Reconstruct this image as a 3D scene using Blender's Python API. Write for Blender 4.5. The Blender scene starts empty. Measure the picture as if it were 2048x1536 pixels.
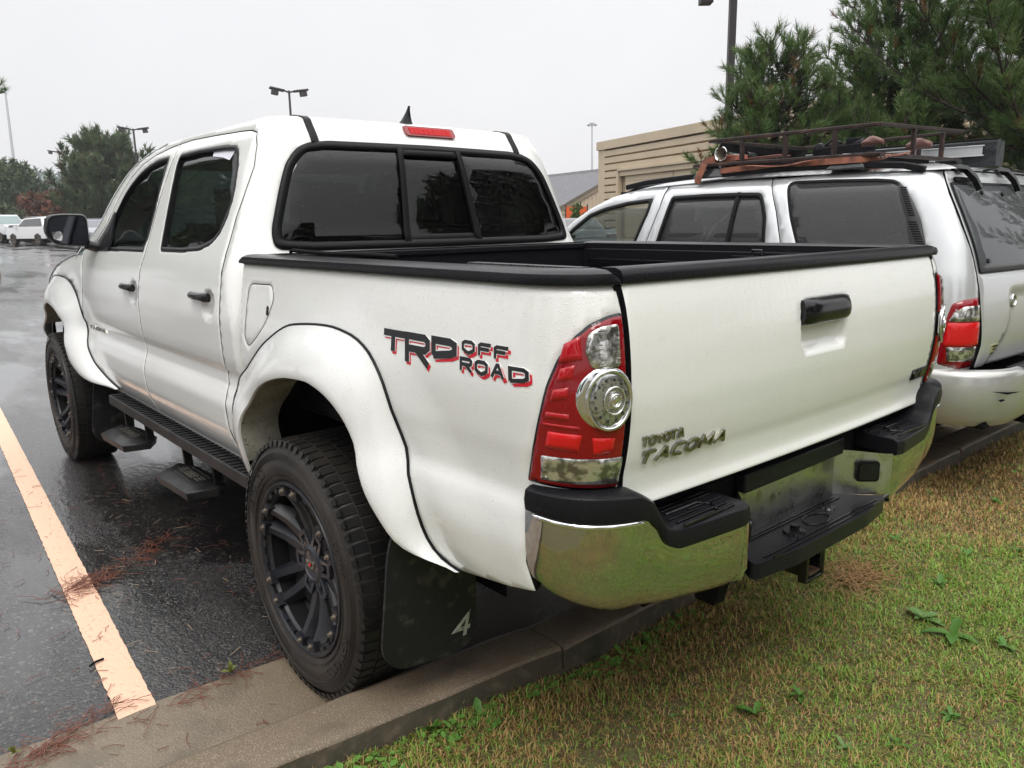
import bpy, bmesh, math, random
import numpy as np
from mathutils import Vector, Matrix
from mathutils.geometry import delaunay_2d_cdt
R_ = math.radians
C = bpy.context.scene.collection
sc = bpy.context.scene
# ---------------------------------------------------------------- camera
cam_d = bpy.data.cameras.new("camera"); cam = bpy.data.objects.new("camera", cam_d); C.objects.link(cam)
FW=Vector((.74528608,-.63465707,-.20435034)); UP=Vector((.14584039,-.14389313,.97878769)); RT=Vector((-.65059914,-.75927938,-.01468292))
m=Matrix.Identity(4)
for i in range(3):
    m[i][0]=RT[i]; m[i][1]=UP[i]; m[i][2]=-FW[i]
m[0][3],m[1][3],m[2][3]=-2.0594,1.8632,1.3943
cam.matrix_world=m
cam_d.sensor_width=36; cam_d.lens=36*1552.6448/2048; cam_d.clip_end=2000; cam_d.clip_start=.05
sc.camera=cam
# ---------------------------------------------------------------- world and sun
w=bpy.data.worlds.new("World"); sc.world=w; w.use_nodes=True
nt=w.node_tree; nt.nodes.clear()
out=nt.nodes.new('ShaderNodeOutputWorld'); bg=nt.nodes.new('ShaderNodeBackground')
sky=nt.nodes.new('ShaderNodeTexSky'); sky.sky_type='NISHITA'; sky.sun_disc=False
SUN_EL,SUN_AZ=R_(58),R_(150)
sky.sun_elevation=SUN_EL; sky.sun_rotation=SUN_AZ; sky.dust_density=4; sky.air_density=1
tc=nt.nodes.new('ShaderNodeTexCoord'); sp=nt.nodes.new('ShaderNodeSeparateXYZ'); nt.links.new(tc.outputs['Generated'],sp.inputs[0])
rp=nt.nodes.new('ShaderNodeValToRGB'); nt.links.new(sp.outputs['Z'],rp.inputs[0])
for p,c in ((0,(.865,.865,.885)),(.15,(.82,.82,.85)),(.38,(.80,.80,.835)),(1,(1,1,1))):
    e=rp.color_ramp.elements[0] if p==0 else (rp.color_ramp.elements[1] if p==1 else rp.color_ramp.elements.new(p))
    e.position=p; e.color=(c[0],c[1],c[2],1)
# overcast deck: brighter overhead, faint large clouds
mr=nt.nodes.new('ShaderNodeMapRange'); mr.inputs[1].default_value=.3; mr.inputs[2].default_value=1; mr.inputs[3].default_value=9.1; mr.inputs[4].default_value=23.5
nt.links.new(sp.outputs['Z'],mr.inputs[0])
nz=nt.nodes.new('ShaderNodeTexNoise'); nz.inputs['Scale'].default_value=2.2; nz.inputs['Detail'].default_value=4; nt.links.new(tc.outputs['Generated'],nz.inputs[0])
mn=nt.nodes.new('ShaderNodeMapRange'); mn.inputs[1].default_value=.3; mn.inputs[2].default_value=.7; mn.inputs[3].default_value=.94; mn.inputs[4].default_value=1.05
nt.links.new(nz.outputs[0],mn.inputs[0])
mm=nt.nodes.new('ShaderNodeMath'); mm.operation='MULTIPLY'; nt.links.new(mr.outputs[0],mm.inputs[0]); nt.links.new(mn.outputs[0],mm.inputs[1])
vm=nt.nodes.new('ShaderNodeVectorMath'); vm.operation='SCALE'; nt.links.new(rp.outputs[0],vm.inputs[0]); nt.links.new(mm.outputs[0],vm.inputs['Scale'])
mx=nt.nodes.new('ShaderNodeMix'); mx.data_type='RGBA'; mx.inputs[0].default_value=.93
nt.links.new(sky.outputs[0],mx.inputs[6]); nt.links.new(vm.outputs[0],mx.inputs[7])
nt.links.new(mx.outputs[2],bg.inputs[0]); bg.inputs[1].default_value=.1; nt.links.new(bg.outputs[0],out.inputs[0])
sd=bpy.data.lights.new("sun",'SUN'); sd.energy=1.1; sd.angle=R_(25); sd.color=(1,.97,.93)
so=bpy.data.objects.new("sun",sd); C.objects.link(so)
so.rotation_euler=Vector((-.45,.42,1)).to_track_quat('Z','Y').to_euler()
sc.view_settings.view_transform='Standard'; sc.view_settings.look='None'; sc.view_settings.exposure=0.22; sc.view_settings.gamma=1
sc.cycles.max_bounces=7; sc.cycles.transparent_max_bounces=12; sc.cycles.caustics_reflective=False; sc.cycles.caustics_refractive=False
sc.cycles.use_denoising=True
# ---------------------------------------------------------------- materials
def mat(name,base,rough=.5,metal=0,coat=0,spec=.5,bump=None,vary=None,trans=0,emis=None,ior=1.5,rvary=None,coords='Object',beads=0,stain=None,streak=0):
    """bump=(scale,strength,detail) ; vary=(scale,other colour,lo,hi) ; rvary=(scale,rough2)"""
    M=bpy.data.materials.new(name); M.use_nodes=True; n=M.node_tree.nodes; l=M.node_tree.links
    b=n['Principled BSDF']; b.inputs['Base Color'].default_value=(*base,1); b.inputs['Roughness'].default_value=rough
    b.inputs['Metallic'].default_value=metal; b.inputs['Coat Weight'].default_value=coat; b.inputs['Coat Roughness'].default_value=.05
    b.inputs['Specular IOR Level'].default_value=spec; b.inputs['Transmission Weight'].default_value=trans; b.inputs['IOR'].default_value=ior
    if emis: b.inputs['Emission Color'].default_value=(*emis[:3],1); b.inputs['Emission Strength'].default_value=emis[3]
    tc=n.new('ShaderNodeTexCoord'); co=tc.outputs[coords]
    def noise(s,d=4,vec=None):
        t=n.new('ShaderNodeTexNoise'); t.inputs['Scale'].default_value=s; t.inputs['Detail'].default_value=d; l.new(vec or co,t.inputs[0]); return t.outputs[0]
    def rng(src,a,b_,c,d):
        t=n.new('ShaderNodeMapRange'); 
        for i,v in zip((1,2,3,4),(a,b_,c,d)): t.inputs[i].default_value=v
        l.new(src,t.inputs[0]); return t.outputs[0]
    if vary:
        t=n.new('ShaderNodeMix'); t.data_type='RGBA'; t.inputs[6].default_value=(*base,1); t.inputs[7].default_value=(*vary[1],1)
        l.new(rng(noise(vary[0],6),vary[2],vary[3],0,1),t.inputs[0]); l.new(t.outputs[2],b.inputs['Base Color'])
    if stain:
        t2=n.new('ShaderNodeMix'); t2.data_type='RGBA'; src=b.inputs['Base Color'].links[0].from_socket if b.inputs['Base Color'].links else None
        if src: l.new(src,t2.inputs[6])
        else: t2.inputs[6].default_value=(*base,1)
        t2.inputs[7].default_value=(*stain[1],1); l.new(rng(noise(stain[0],8),stain[2],stain[3],0,1),t2.inputs[0]); l.new(t2.outputs[2],b.inputs['Base Color'])
    if rvary:
        l.new(rng(noise(rvary[0],5),.35,.65,rough,rvary[1]),b.inputs['Roughness'])
    hs=[]
    if bump: hs.append((noise(bump[0],bump[2] if len(bump)>2 else 3),bump[1]*.01*min(1,20/bump[0])))
    if streak:   # rain runs: noise squeezed sideways
        mp=n.new('ShaderNodeMapping'); mp.inputs['Scale'].default_value=(90,90,3.0); l.new(co,mp.inputs[0])
        hs.append((noise(1.0,3,mp.outputs[0]),streak*.001))
    if beads:
        for sc_,th,am in ((210,.0030,1.0),(380,.0018,.7)):
            v=n.new('ShaderNodeTexVoronoi'); v.inputs['Scale'].default_value=sc_; l.new(co,v.inputs[0])
            a=rng(v.outputs['Distance'],0,.34,1,0)
            g=n.new('ShaderNodeMath'); g.operation='MULTIPLY'; l.new(a,g.inputs[0])
            c2=n.new('ShaderNodeSeparateColor'); l.new(v.outputs['Color'],c2.inputs[0])
            l.new(rng(c2.outputs[0],1-beads,1-beads+.02,0,1),g.inputs[1]); 
            hs.append((g.outputs[0],am*.0009))
    prev=None
    for src,dist in hs:
        bp=n.new('ShaderNodeBump'); bp.inputs['Strength'].default_value=1; bp.inputs['Distance'].default_value=dist; l.new(src,bp.inputs['Height'])
        if prev: l.new(prev,bp.inputs['Normal'])
        prev=bp.outputs[0]
    if prev:
        l.new(prev,b.inputs['Normal']); l.new(prev,b.inputs['Coat Normal'])
    M['b']=1
    return M
def glass(name,tint,rough=.02,beads=.5,spec=1.0,film=None):
    M=bpy.data.materials.new(name); M.use_nodes=True; n=M.node_tree.nodes; l=M.node_tree.links; n.clear()
    o=n.new('ShaderNodeOutputMaterial'); t=n.new('ShaderNodeBsdfTransparent'); t.inputs[0].default_value=(*tint,1)
    g=n.new('ShaderNodeBsdfGlossy'); g.inputs['Roughness'].default_value=rough
    f=n.new('ShaderNodeFresnel'); f.inputs[0].default_value=1.55; mx=n.new('ShaderNodeMixShader')
    tc=n.new('ShaderNodeTexCoord'); prev=None
    for sc_,am in ((170,.0016),(330,.0010)):
        v=n.new('ShaderNodeTexVoronoi'); v.inputs['Scale'].default_value=sc_; l.new(tc.outputs['Object'],v.inputs[0])
        a=n.new('ShaderNodeMapRange'); a.inputs[1].default_value=0; a.inputs[2].default_value=.3; a.inputs[3].default_value=1; a.inputs[4].default_value=0; l.new(v.outputs['Distance'],a.inputs[0])
        c=n.new('ShaderNodeSeparateColor'); l.new(v.outputs['Color'],c.inputs[0])
        k=n.new('ShaderNodeMapRange'); k.inputs[1].default_value=1-beads; k.inputs[2].default_value=1.02-beads; l.new(c.outputs[0],k.inputs[0])
        q=n.new('ShaderNodeMath'); q.operation='MULTIPLY'; l.new(a.outputs[0],q.inputs[0]); l.new(k.outputs[0],q.inputs[1])
        bp=n.new('ShaderNodeBump'); bp.inputs['Distance'].default_value=am; l.new(q.outputs[0],bp.inputs['Height'])
        if prev: l.new(prev,bp.inputs['Normal'])
        prev=bp.outputs[0]
    if beads>0: l.new(prev,g.inputs['Normal']); l.new(prev,f.inputs['Normal'])
    l.new(f.outputs[0],mx.inputs[0])
    base=t.outputs[0]
    if film:
        d=n.new('ShaderNodeBsdfDiffuse'); d.inputs[0].default_value=(*film[:3],1); m2=n.new('ShaderNodeMixShader'); m2.inputs[0].default_value=film[3]
        l.new(base,m2.inputs[1]); l.new(d.outputs[0],m2.inputs[2]); base=m2.outputs[0]
    l.new(base,mx.inputs[1]); l.new(g.outputs[0],mx.inputs[2]); l.new(mx.outputs[0],o.inputs[0])
    return M
# ---------------------------------------------------------------- object helpers
ORG={}
GAPPED=[]; GAP=mat('gap_shadow_black',(.012,.012,.012),.8,spec=.1)
def thing(name,label,cat,loc=(0,0,0),group=None,kind=None,rz=0):
    o=bpy.data.objects.new(name,None); C.objects.link(o); o.location=loc; o.empty_display_size=.2; o.rotation_euler[2]=rz
    o['label']=label; o['category']=cat
    if group: o['group']=group
    if kind: o['kind']=kind
    ORG[o.name]=Vector(loc)
    return o
def tag(o,label=None,cat=None,group=None,kind=None):
    if label: o['label']=label
    if cat: o['category']=cat
    if group: o['group']=group
    if kind: o['kind']=kind
    return o
def copy_tree(o,parent=None):
    c=o.copy(); C.objects.link(c); c.parent=parent
    if o.name in ORG: ORG[c.name]=ORG[o.name]
    for ch in list(o.children): copy_tree(ch,c)
    return c
def org(p):
    while p is not None and p.parent is not None: p=p.parent
    return ORG.get(p.name,Vector((0,0,0))) if p is not None else Vector((0,0,0))
class MB:
    def __init__(s): s.v=[]; s.f=[]; s.m=[]; s.nrm=None
    def add(s,vs,fs,mi=0):
        k=len(s.v); s.v+= [tuple(p) for p in vs]; s.f+=[tuple(i+k for i in f) for f in fs]; s.m+=[mi]*len(fs); return s
    def box(s,c,d,rot=None,mi=0,tap=None):
        vs=[]
        for z in (-.5,.5):
            for x,y in ((-.5,-.5),(.5,-.5),(.5,.5),(-.5,.5)):
                k=1 if (z<0 or not tap) else tap
                p=Vector((x*d[0]*k,y*d[1]*k,z*d[2]))
                if rot is not None: p=rot@p
                vs.append(p+Vector(c))
        return s.add(vs,[(3,2,1,0),(4,5,6,7),(0,1,5,4),(1,2,6,5),(2,3,7,6),(3,0,4,7)],mi)
    def cyl(s,p0,p1,r0,r1=None,n=20,mi=0,caps=True):
        r1=r0 if r1 is None else r1; p0=Vector(p0); p1=Vector(p1); d=(p1-p0).normalized()
        a=d.orthogonal().normalized(); b=d.cross(a); vs=[]
        for p,r in ((p0,r0),(p1,r1)):
            for k in range(n):
                t=2*math.pi*k/n; vs.append(p+(a*math.cos(t)+b*math.sin(t))*r)
        fs=[(k,(k+1)%n,n+(k+1)%n,n+k) for k in range(n)]
        if caps: fs+=[tuple(range(n-1,-1,-1)),tuple(range(n,2*n))]
        return s.add(vs,fs,mi)
    def tube(s,pts,r,n=10,mi=0,closed=False,caps=True):
        pts=[Vector(p) for p in pts]; N=len(pts); up=None; vs=[]
        for i,p in enumerate(pts):
            a=pts[i-1] if (i>0 or closed) else p; b=pts[(i+1)%N] if (i<N-1 or closed) else p
            d=(b-a).normalized()
            if up is None: up=d.orthogonal().normalized()
            up=(up-d*up.dot(d)).normalized(); sd_=d.cross(up)
            rr=r[i] if isinstance(r,(list,tuple)) else r
            for k in range(n):
                t=2*math.pi*k/n; vs.append(p+(up*math.cos(t)+sd_*math.sin(t))*rr)
        fs=[]
        for i in range(N if closed else N-1):
            j=(i+1)%N
            for k in range(n): fs.append((i*n+k,i*n+(k+1)%n,j*n+(k+1)%n,j*n+k))
        if caps and not closed: fs+=[tuple(range(n-1,-1,-1)),tuple(range((N-1)*n,N*n))]
        return s.add(vs,fs,mi)
    def bar(s,pts,w,h,mi=0,up=(0,0,1)):
        """flat bar swept along pts"""
        pts=[Vector(p) for p in pts]; N=len(pts); vs=[]; u0=Vector(up)
        for i,p in enumerate(pts):
            d=(pts[min(i+1,N-1)]-pts[max(i-1,0)]).normalized(); sd_=d.cross(u0 if abs(d.dot(u0.normalized()))<.97 else Vector((1,0,0))).normalized(); u=sd_.cross(d)
            for a,b in ((-1,-1),(1,-1),(1,1),(-1,1)): vs.append(p+sd_*a*w/2+u*b*h/2)
        fs=[]
        for i in range(N-1):
            for k in range(4): fs.append((i*4+k,i*4+(k+1)%4,(i+1)*4+(k+1)%4,(i+1)*4+k))
        fs+=[(3,2,1,0),tuple(range((N-1)*4,N*4))]
        return s.add(vs,fs,mi)
    def grid(s,rows,mi=0,closed=False,flip=False):
        n=len(rows[0]); vs=[p for r in rows for p in r]; fs=[]
        for i in range(len(rows)-1):
            for k in range(n if closed else n-1):
                q=(i*n+k,i*n+(k+1)%n,(i+1)*n+(k+1)%n,(i+1)*n+k)
                fs.append(q[::-1] if flip else q)
        return s.add(vs,fs,mi)
    def rev(s,prof,c,axis='y',n=48,mi=0,a0=0,a1=2*math.pi,flip=False):
        """profile [(radius, along axis)]"""
        full=abs(a1-a0-2*math.pi)<1e-6; N=n if full else n+1; rows=[]
        for r,h in prof:
            row=[]
            for k in range(N):
                t=a0+(a1-a0)*k/n
                if axis=='y': p=(c[0]+r*math.cos(t),c[1]+h,c[2]+r*math.sin(t))
                elif axis=='x': p=(c[0]+h,c[1]+r*math.cos(t),c[2]+r*math.sin(t))
                else: p=(c[0]+r*math.cos(t),c[1]+r*math.sin(t),c[2]+h)
                row.append(p)
            rows.append(row)
        return s.grid(rows,mi,closed=full,flip=flip)
    def prism(s,poly,f,h0,h1,mi=0):
        """polygon (u,v) extruded between heights, f(u,v,h)->point"""
        n=len(poly); tri=cdt(poly,[],1e9)[1]
        pts=[f(u,v,h1) for u,v in poly]+[f(u,v,h0) for u,v in poly]
        a=sum(poly[i][0]*poly[(i+1)%n][1]-poly[(i+1)%n][0]*poly[i][1] for i in range(n))
        fs=[t for t in tri]+[tuple(n+i for i in reversed(t)) for t in tri]
        for i in range(n):
            j=(i+1)%n; fs.append((i,n+i,n+j,j) if a>0 else (j,n+j,n+i,i))
        return s.add(pts,fs,mi)
    def mirror(s):
        n=MB(); n.v=[(x,-y,z) for x,y,z in s.v]; n.f=[f[::-1] for f in s.f]; n.m=list(s.m)
        if s.nrm: n.nrm=[(a,-b,c) for a,b,c in s.nrm]
        return n
    def build(s,name,mats,parent=None,smooth=35,bevel=0,loc=None,label=None,fixn=False):
        me=bpy.data.meshes.new(name)
        o0=org(parent) if loc is None else Vector((0,0,0))
        if parent is None and loc is None: o0=Vector((0,0,0))
        me.from_pydata([(x-o0.x,y-o0.y,z-o0.z) for x,y,z in s.v],[],s.f)
        ml=list(mats) if isinstance(mats,(list,tuple)) else [mats]
        if len(ml)==1 and any(s.m): ml.append(GAP if ml[0] in GAPPED else ml[0])
        for M in ml: me.materials.append(M)
        if any(s.m): me.polygons.foreach_set('material_index',s.m)
        if fixn:
            bm=bmesh.new(); bm.from_mesh(me); bmesh.ops.recalc_face_normals(bm,faces=bm.faces); bm.to_mesh(me); bm.free()
        if smooth:
            me.polygons.foreach_set('use_smooth',[True]*len(me.polygons))
            if not s.nrm: me.set_sharp_from_angle(angle=R_(smooth))
        if s.nrm: me.normals_split_custom_set_from_vertices([Vector(q) for q in s.nrm])
        me.update()
        o=bpy.data.objects.new(name,me); C.objects.link(o); o.parent=parent
        if loc is not None: o.location=loc
        if bevel:
            b=o.modifiers.new('bevel','BEVEL'); b.width=bevel; b.segments=2; b.limit_method='ANGLE'; b.angle_limit=R_(40)
        if label: o['label']=label
        return o
def inside(P,poly):
    x,y=P[:,0],P[:,1]; c=np.zeros(len(P),bool); n=len(poly)
    for i in range(n):
        x0,y0=poly[i]; x1,y1=poly[(i+1)%n]
        if y0==y1: continue
        k=((y0>y)!=(y1>y)); c^= k&(x<(x1-x0)*(y-y0)/(y1-y0)+x0)
    return c
def dens(poly,step):
    o=[]; n=len(poly)
    for i in range(n):
        a=poly[i]; b=poly[(i+1)%n]; d=math.hypot(b[0]-a[0],b[1]-a[1]); k=max(1,int(math.ceil(d/step)))
        o+=[(a[0]+(b[0]-a[0])*j/k,a[1]+(b[1]-a[1])*j/k) for j in range(k)]
    return o
def rnd(poly,r,n=5):
    """round the corners of a polygon with fillets of about r"""
    o=[]; N=len(poly)
    for i in range(N):
        a,p,b=[Vector(q[:2]) for q in (poly[i-1],poly[i],poly[(i+1)%N])]
        rr=poly[i][2] if len(poly[i])>2 else r
        da=(a-p); db=(b-p); t=min(rr,da.length*.48,db.length*.48)
        if t<1e-5: o.append(tuple(p)); continue
        s=p+da.normalized()*t; e=p+db.normalized()*t
        for k in range(n+1):
            q=k/n; o.append(tuple(s*(1-q)**2+p*2*q*(1-q)+e*q*q))
    return o
def cdt(outer,holes,step):
    segs=[]; V=[]; E=[]
    for L in [outer]+holes:
        k=len(V); V+=[Vector(p) for p in L]; E+=[(k+i,k+(i+1)%len(L)) for i in range(len(L))]
    nb=len(V); B=np.array([tuple(v) for v in V])
    if step<1e8:
        x0,y0=B.min(0); x1,y1=B.max(0); xs=np.arange(x0+step/2,x1,step); ys=np.arange(y0+step/2,y1,step)
        if len(xs) and len(ys):
            G=np.array([(x+(step/2 if j%2 else 0)*.5,y) for j,y in enumerate(ys) for x in xs]); ok=inside(G,outer)
            for h in holes: ok&=~inside(G,h)
            G=G[ok]
            if len(G):
                A=B[[e[0] for e in E]]; D=B[[e[1] for e in E]]-A; LL=(D**2).sum(1)+1e-12; dm=np.full(len(G),1e9)
                for a,d,l2 in zip(A,D,LL):
                    t=np.clip(((G-a)@d)/l2,0,1); q=G-(a+t[:,None]*d); dm=np.minimum(dm,(q**2).sum(1))
                G=G[dm>(step*.45)**2]; V+=[Vector(g) for g in G]
    vo,_,fo,ov,_,_=delaunay_2d_cdt(V,E,[],0,1e-7)
    P=np.array([tuple(v) for v in vo]); T=[tuple(f) for f in fo]
    cen=np.array([P[list(t)].mean(0) for t in T]); ok=inside(cen,outer)
    for h in holes: ok&=~inside(cen,h)
    T=[t for t,k in zip(T,ok) if k]
    T2=[]
    for t in T:
        a,b,c=P[t[0]],P[t[1]],P[t[2]]
        T2.append(t if (b[0]-a[0])*(c[1]-a[1])-(b[1]-a[1])*(c[0]-a[0])>0 else t[::-1])
    if len(vo)==len(V) : pass
    # map output boundary back to input order
    inv={}
    for i,l in enumerate(ov):
        for j in l: inv[j]=i
    if step>=1e8:   # prism use: remap to input indices
        back={v:k for k,v in inv.items()}
        T2=[tuple(back.get(i,0) for i in t) for t in T2]
    return [tuple(p) for p in P],T2,inv,nb
def nrm_of(surf,a,z,e=2e-3):
    p=Vector(surf(a+e,z))-Vector(surf(a-e,z)); q=Vector(surf(a,z+e))-Vector(surf(a,z-e))
    n=q.cross(p)
    return n.normalized() if n.length>1e-12 else Vector((0,0,1))
def panel(surf,outer,holes=(),step=.03,skirt=.015,off=0,rim=.0025,mb=None,tilt=.45,keep=None):
    """sheet cut out of a surface, edges turned inward by `skirt`; custom normals"""
    mb=mb or MB()
    if mb.nrm is None: mb.nrm=[]
    bs=min(step,.03)
    outer=dens(list(outer),bs); holes=[dens(list(h),bs) for h in holes]
    P,T,inv,nb=cdt(outer,holes,step)
    N=[nrm_of(surf,*p) for p in P]; X=[Vector(surf(*p)) for p in P]
    loops=[]; k=0
    for L in [outer]+holes:
        ids=[inv[k+i] for i in range(len(L)) if (k+i) in inv]; k+=len(L)
        ids=[j for i,j in enumerate(ids) if j!=ids[i-1]]; loops.append(ids)
    V=[X[i]+N[i]*off for i in range(len(P))]; NN=[n.copy() for n in N]
    sk=[]
    for li,ids in enumerate(loops):
        ar=sum(P[ids[i]][0]*P[ids[(i+1)%len(ids)]][1]-P[ids[(i+1)%len(ids)]][0]*P[ids[i]][1] for i in range(len(ids)))
        sg=1 if (ar>0)==(li==0) else -1
        outs=[]
        for i in range(len(ids)):
            a,b=ids[i-1],ids[(i+1)%len(ids)]; t=(X[b]-X[a]); 
            o=N[ids[i]].cross(t)*sg   # candidate outward
            outs.append(-o.normalized() if o.length>1e-9 else Vector((0,0,0)))
        # decide outward sign: compare with centroid of neighbours via param test
        i0=0; pa=P[ids[i0-1]]; pb=P[ids[(i0+1)%len(ids)]]; 
        for i in range(len(ids)):
            if not (keep and keep(*P[ids[i]])): V[ids[i]]=V[ids[i]]-N[ids[i]]*rim
        sk.append((ids,outs,sg))
    # verify outward sign with the adjacent triangles
    cen={}
    for t in T:
        c=(X[t[0]]+X[t[1]]+X[t[2]])/3
        for i in t: cen.setdefault(i,[]).append(c)
    for ids,outs,sg in sk:
        s=sum((( X[i]-cen[i][0]).dot(o)) for i,o in zip(ids,outs) if i in cen)
        if s<0: outs[:]=[-o for o in outs]
        for i,o in zip(ids,outs):
            if not (keep and keep(*P[i])): NN[i]=(NN[i]+o*tilt).normalized()
    base=len(mb.v)
    mb.add(V,T if True else T); mb.nrm+= [tuple(n) for n in NN]
    # orientation: params (a,z) ccw must match normal
    t=T[len(T)//2]; fn=(V[t[1]]-V[t[0]]).cross(V[t[2]]-V[t[0]])
    if fn.dot(N[t[0]])<0:
        for q in range(len(mb.f)-len(T),len(mb.f)): mb.f[q]=mb.f[q][::-1]
    if skirt:
        for ids,outs,sg in sk:
            n=len(ids); k=len(mb.v)
            top=[V[i] for i in ids]; bot=[V[i]-N[i]*skirt for i in ids]
            mb.add(top+bot,[]); mb.nrm+=[tuple(o) for o in outs]*2
            fs=[]
            for i in range(n):
                j=(i+1)%n; q=(k+i,k+j,k+n+j,k+n+i)
                if keep and keep(*P[ids[i]]) and keep(*P[ids[j]]): continue
                e=(top[j]-top[i]).cross(bot[i]-top[i])
                fs.append(q if e.dot(outs[i])>0 else q[::-1])
            mb.f+=fs; mb.m+=[1]*len(fs)
    return mb
GL={ # stroke letters on a unit cell: (width, polylines)
'T':(1,[[(0,1),(1,1)],[(.45,1),(.45,0)]]),'R':(1,[[(0,0),(0,1),(.86,1),(1,.86),(1,.6),(.86,.46),(.1,.46)],[(.45,.46),(1,0)]]),
'D':(1,[[(0,0),(0,1),(.8,1),(1,.8),(1,.2),(.8,0),(0,0)]]),'O':(1,[[(.5,0),(.2,0),(0,.2),(0,.8),(.2,1),(.8,1),(1,.8),(1,.2),(.8,0),(.5,0)]]),
'F':(.9,[[(0,0),(0,.82),(.15,1),(1,1)],[(0,.5),(.85,.5)]]),'A':(1,[[(0,0),(.45,1),(.6,1),(1,0)],[(.2,.33),(.88,.33)]]),
'Y':(1,[[(0,1),(.5,.5),(1,1)],[(.5,.5),(.5,0)]]),'C':(1,[[(1,1),(.2,1),(0,.8),(0,.2),(.2,0),(1,0)]]),
'M':(1.1,[[(0,0),(.1,1),(.55,.25),(1,1),(1.1,0)]]),'V':(1,[[(0,1),(.5,0),(1,1)]]),
'6':(.8,[[(.8,1),(.2,1),(0,.8),(0,.2),(.2,0),(.65,0),(.8,.15),(.8,.4),(.65,.55),(0,.55)]]),
'4':(.8,[[(.6,0),(.6,1),(0,.3),(.85,.3)]]),'K':(.9,[[(0,0),(0,1)],[(.9,1),(.1,.5),(.9,0)]]),'X':(.9,[[(0,0),(.9,1)],[(0,1),(.9,0)]]),
'W':(1.2,[[(0,1),(.3,0),(.6,.8),(.9,0),(1.2,1)]]),'I':(.15,[[(.07,0),(.07,1)]]),'L':(.8,[[(0,1),(0,0),(.8,0)]]),'U':(.9,[[(0,1),(0,.2),(.2,0),(.7,0),(.9,.2),(.9,1)]]),
'N':(.9,[[(0,0),(0,1),(.9,0),(.9,1)]]),' ':(.5,[])}
def stroke(poly,w):
    """thick polyline -> list of quads (2D)"""
    q=[Vector(p) for p in poly]; n=len(q); L=[]
    for i,p in enumerate(q):
        d0=(q[i]-q[i-1]).normalized() if i>0 else (q[1]-q[0]).normalized()
        d1=(q[i+1]-q[i]).normalized() if i<n-1 else d0
        if i==0: d0=d1
        n0=Vector((-d0.y,d0.x)); n1=Vector((-d1.y,d1.x)); m_=(n0+n1)
        m_=m_.normalized() if m_.length>1e-4 else n0
        k=w/2/max(.45,m_.dot(n1)); L.append((p+m_*k,p-m_*k))
    return [(L[i][0],L[i+1][0],L[i+1][1],L[i][1]) for i in range(n-1)]
def letters(mb,word,f,h,wx,th,gap,h0,h1,shear=0,mi=0,widths=None,hs=None,drop=None):
    """word in stroke letters; f(u,v,height)->point, u along the text"""
    u=0; tiny=0
    for ci,ch in enumerate(word):
        wd,L=GL[ch]; sx=wx if widths is None else widths[ci]; hh=h if hs is None else hs[ci]; dd=0 if drop is None else drop[ci]
        for pl in L:
            pts=[(x*sx,y*(hh-th)+th/2) for x,y in pl]
            # stretch vertical strokes to the full height
            pts=[(x,(y-th/2 if (i in (0,len(pts)-1) and abs(y-th/2)<1e-6) else (y+th/2 if i in (0,len(pts)-1) and abs(y-(hh-th/2))<1e-6 and len(pts)==2 and abs(pts[0][0]-pts[1][0])<1e-6 else y))) for i,(x,y) in enumerate(pts)]
            for qd in stroke(pts,th):
                tiny+=1; hh1=h1+tiny*3e-5
                P=[(u+a.x+shear*(a.y+dd),a.y+dd) for a in qd]
                ar=sum(P[i][0]*P[(i+1)%4][1]-P[(i+1)%4][0]*P[i][1] for i in range(4))
                if ar<0: P=P[::-1]
                top=[f(x,y,hh1) for x,y in P]; bot=[f(x,y,h0) for x,y in P]
                mb.add(top+bot,[(0,1,2,3),(7,6,5,4)]+[(j,i,4+i,4+j) for i,j in ((0,1),(1,2),(2,3),(3,0))],mi)
        u+=wd*sx+gap
    return u
def rr(cx,cy,w,h,r,n=5):
    return rnd([(cx-w/2,cy-h/2),(cx+w/2,cy-h/2),(cx+w/2,cy+h/2),(cx-w/2,cy+h/2)],r,n)
def onsurf(surf):
    def f(a,z,h):
        p=Vector(surf(a,z)); return p+nrm_of(surf,a,z)*h
    return f
# ================================================================ SHAPE FUNCTIONS
def pch(tbl):
    X=[p[0] for p in tbl];Y=[p[1] for p in tbl];n=len(X)
    d=[(Y[i+1]-Y[i])/(X[i+1]-X[i]) for i in range(n-1)]
    m=[d[0]]+[0 if d[i-1]*d[i]<=0 else 2*d[i-1]*d[i]/(d[i-1]+d[i]) for i in range(1,n-1)]+[d[-1]]
    def f(x):
        if x<=X[0]: return Y[0]+m[0]*(x-X[0])
        if x>=X[-1]: return Y[-1]+m[-1]*(x-X[-1])
        lo,hi=0,n-1
        while hi-lo>1:
            k=(lo+hi)//2
            if X[k]<=x: lo=k
            else: hi=k
        h=X[hi]-X[lo];t=(x-X[lo])/h
        return ((1+2*t)*Y[lo]+t*h*m[lo])*(1-t)**2+t*t*((3-2*t)*Y[hi]-(1-t)*h*m[hi])
    return f
def sst(a,b,x):
    t=min(1,max(0,(x-a)/(b-a)));return t*t*(3-2*t)
def rbox(x,z,cx,cz,hx,hz,r):
    qx=abs(x-cx)-hx+r;qz=abs(z-cz)-hz+r
    return math.hypot(max(qx,0),max(qz,0))+min(max(qx,qz),0)-r
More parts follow.
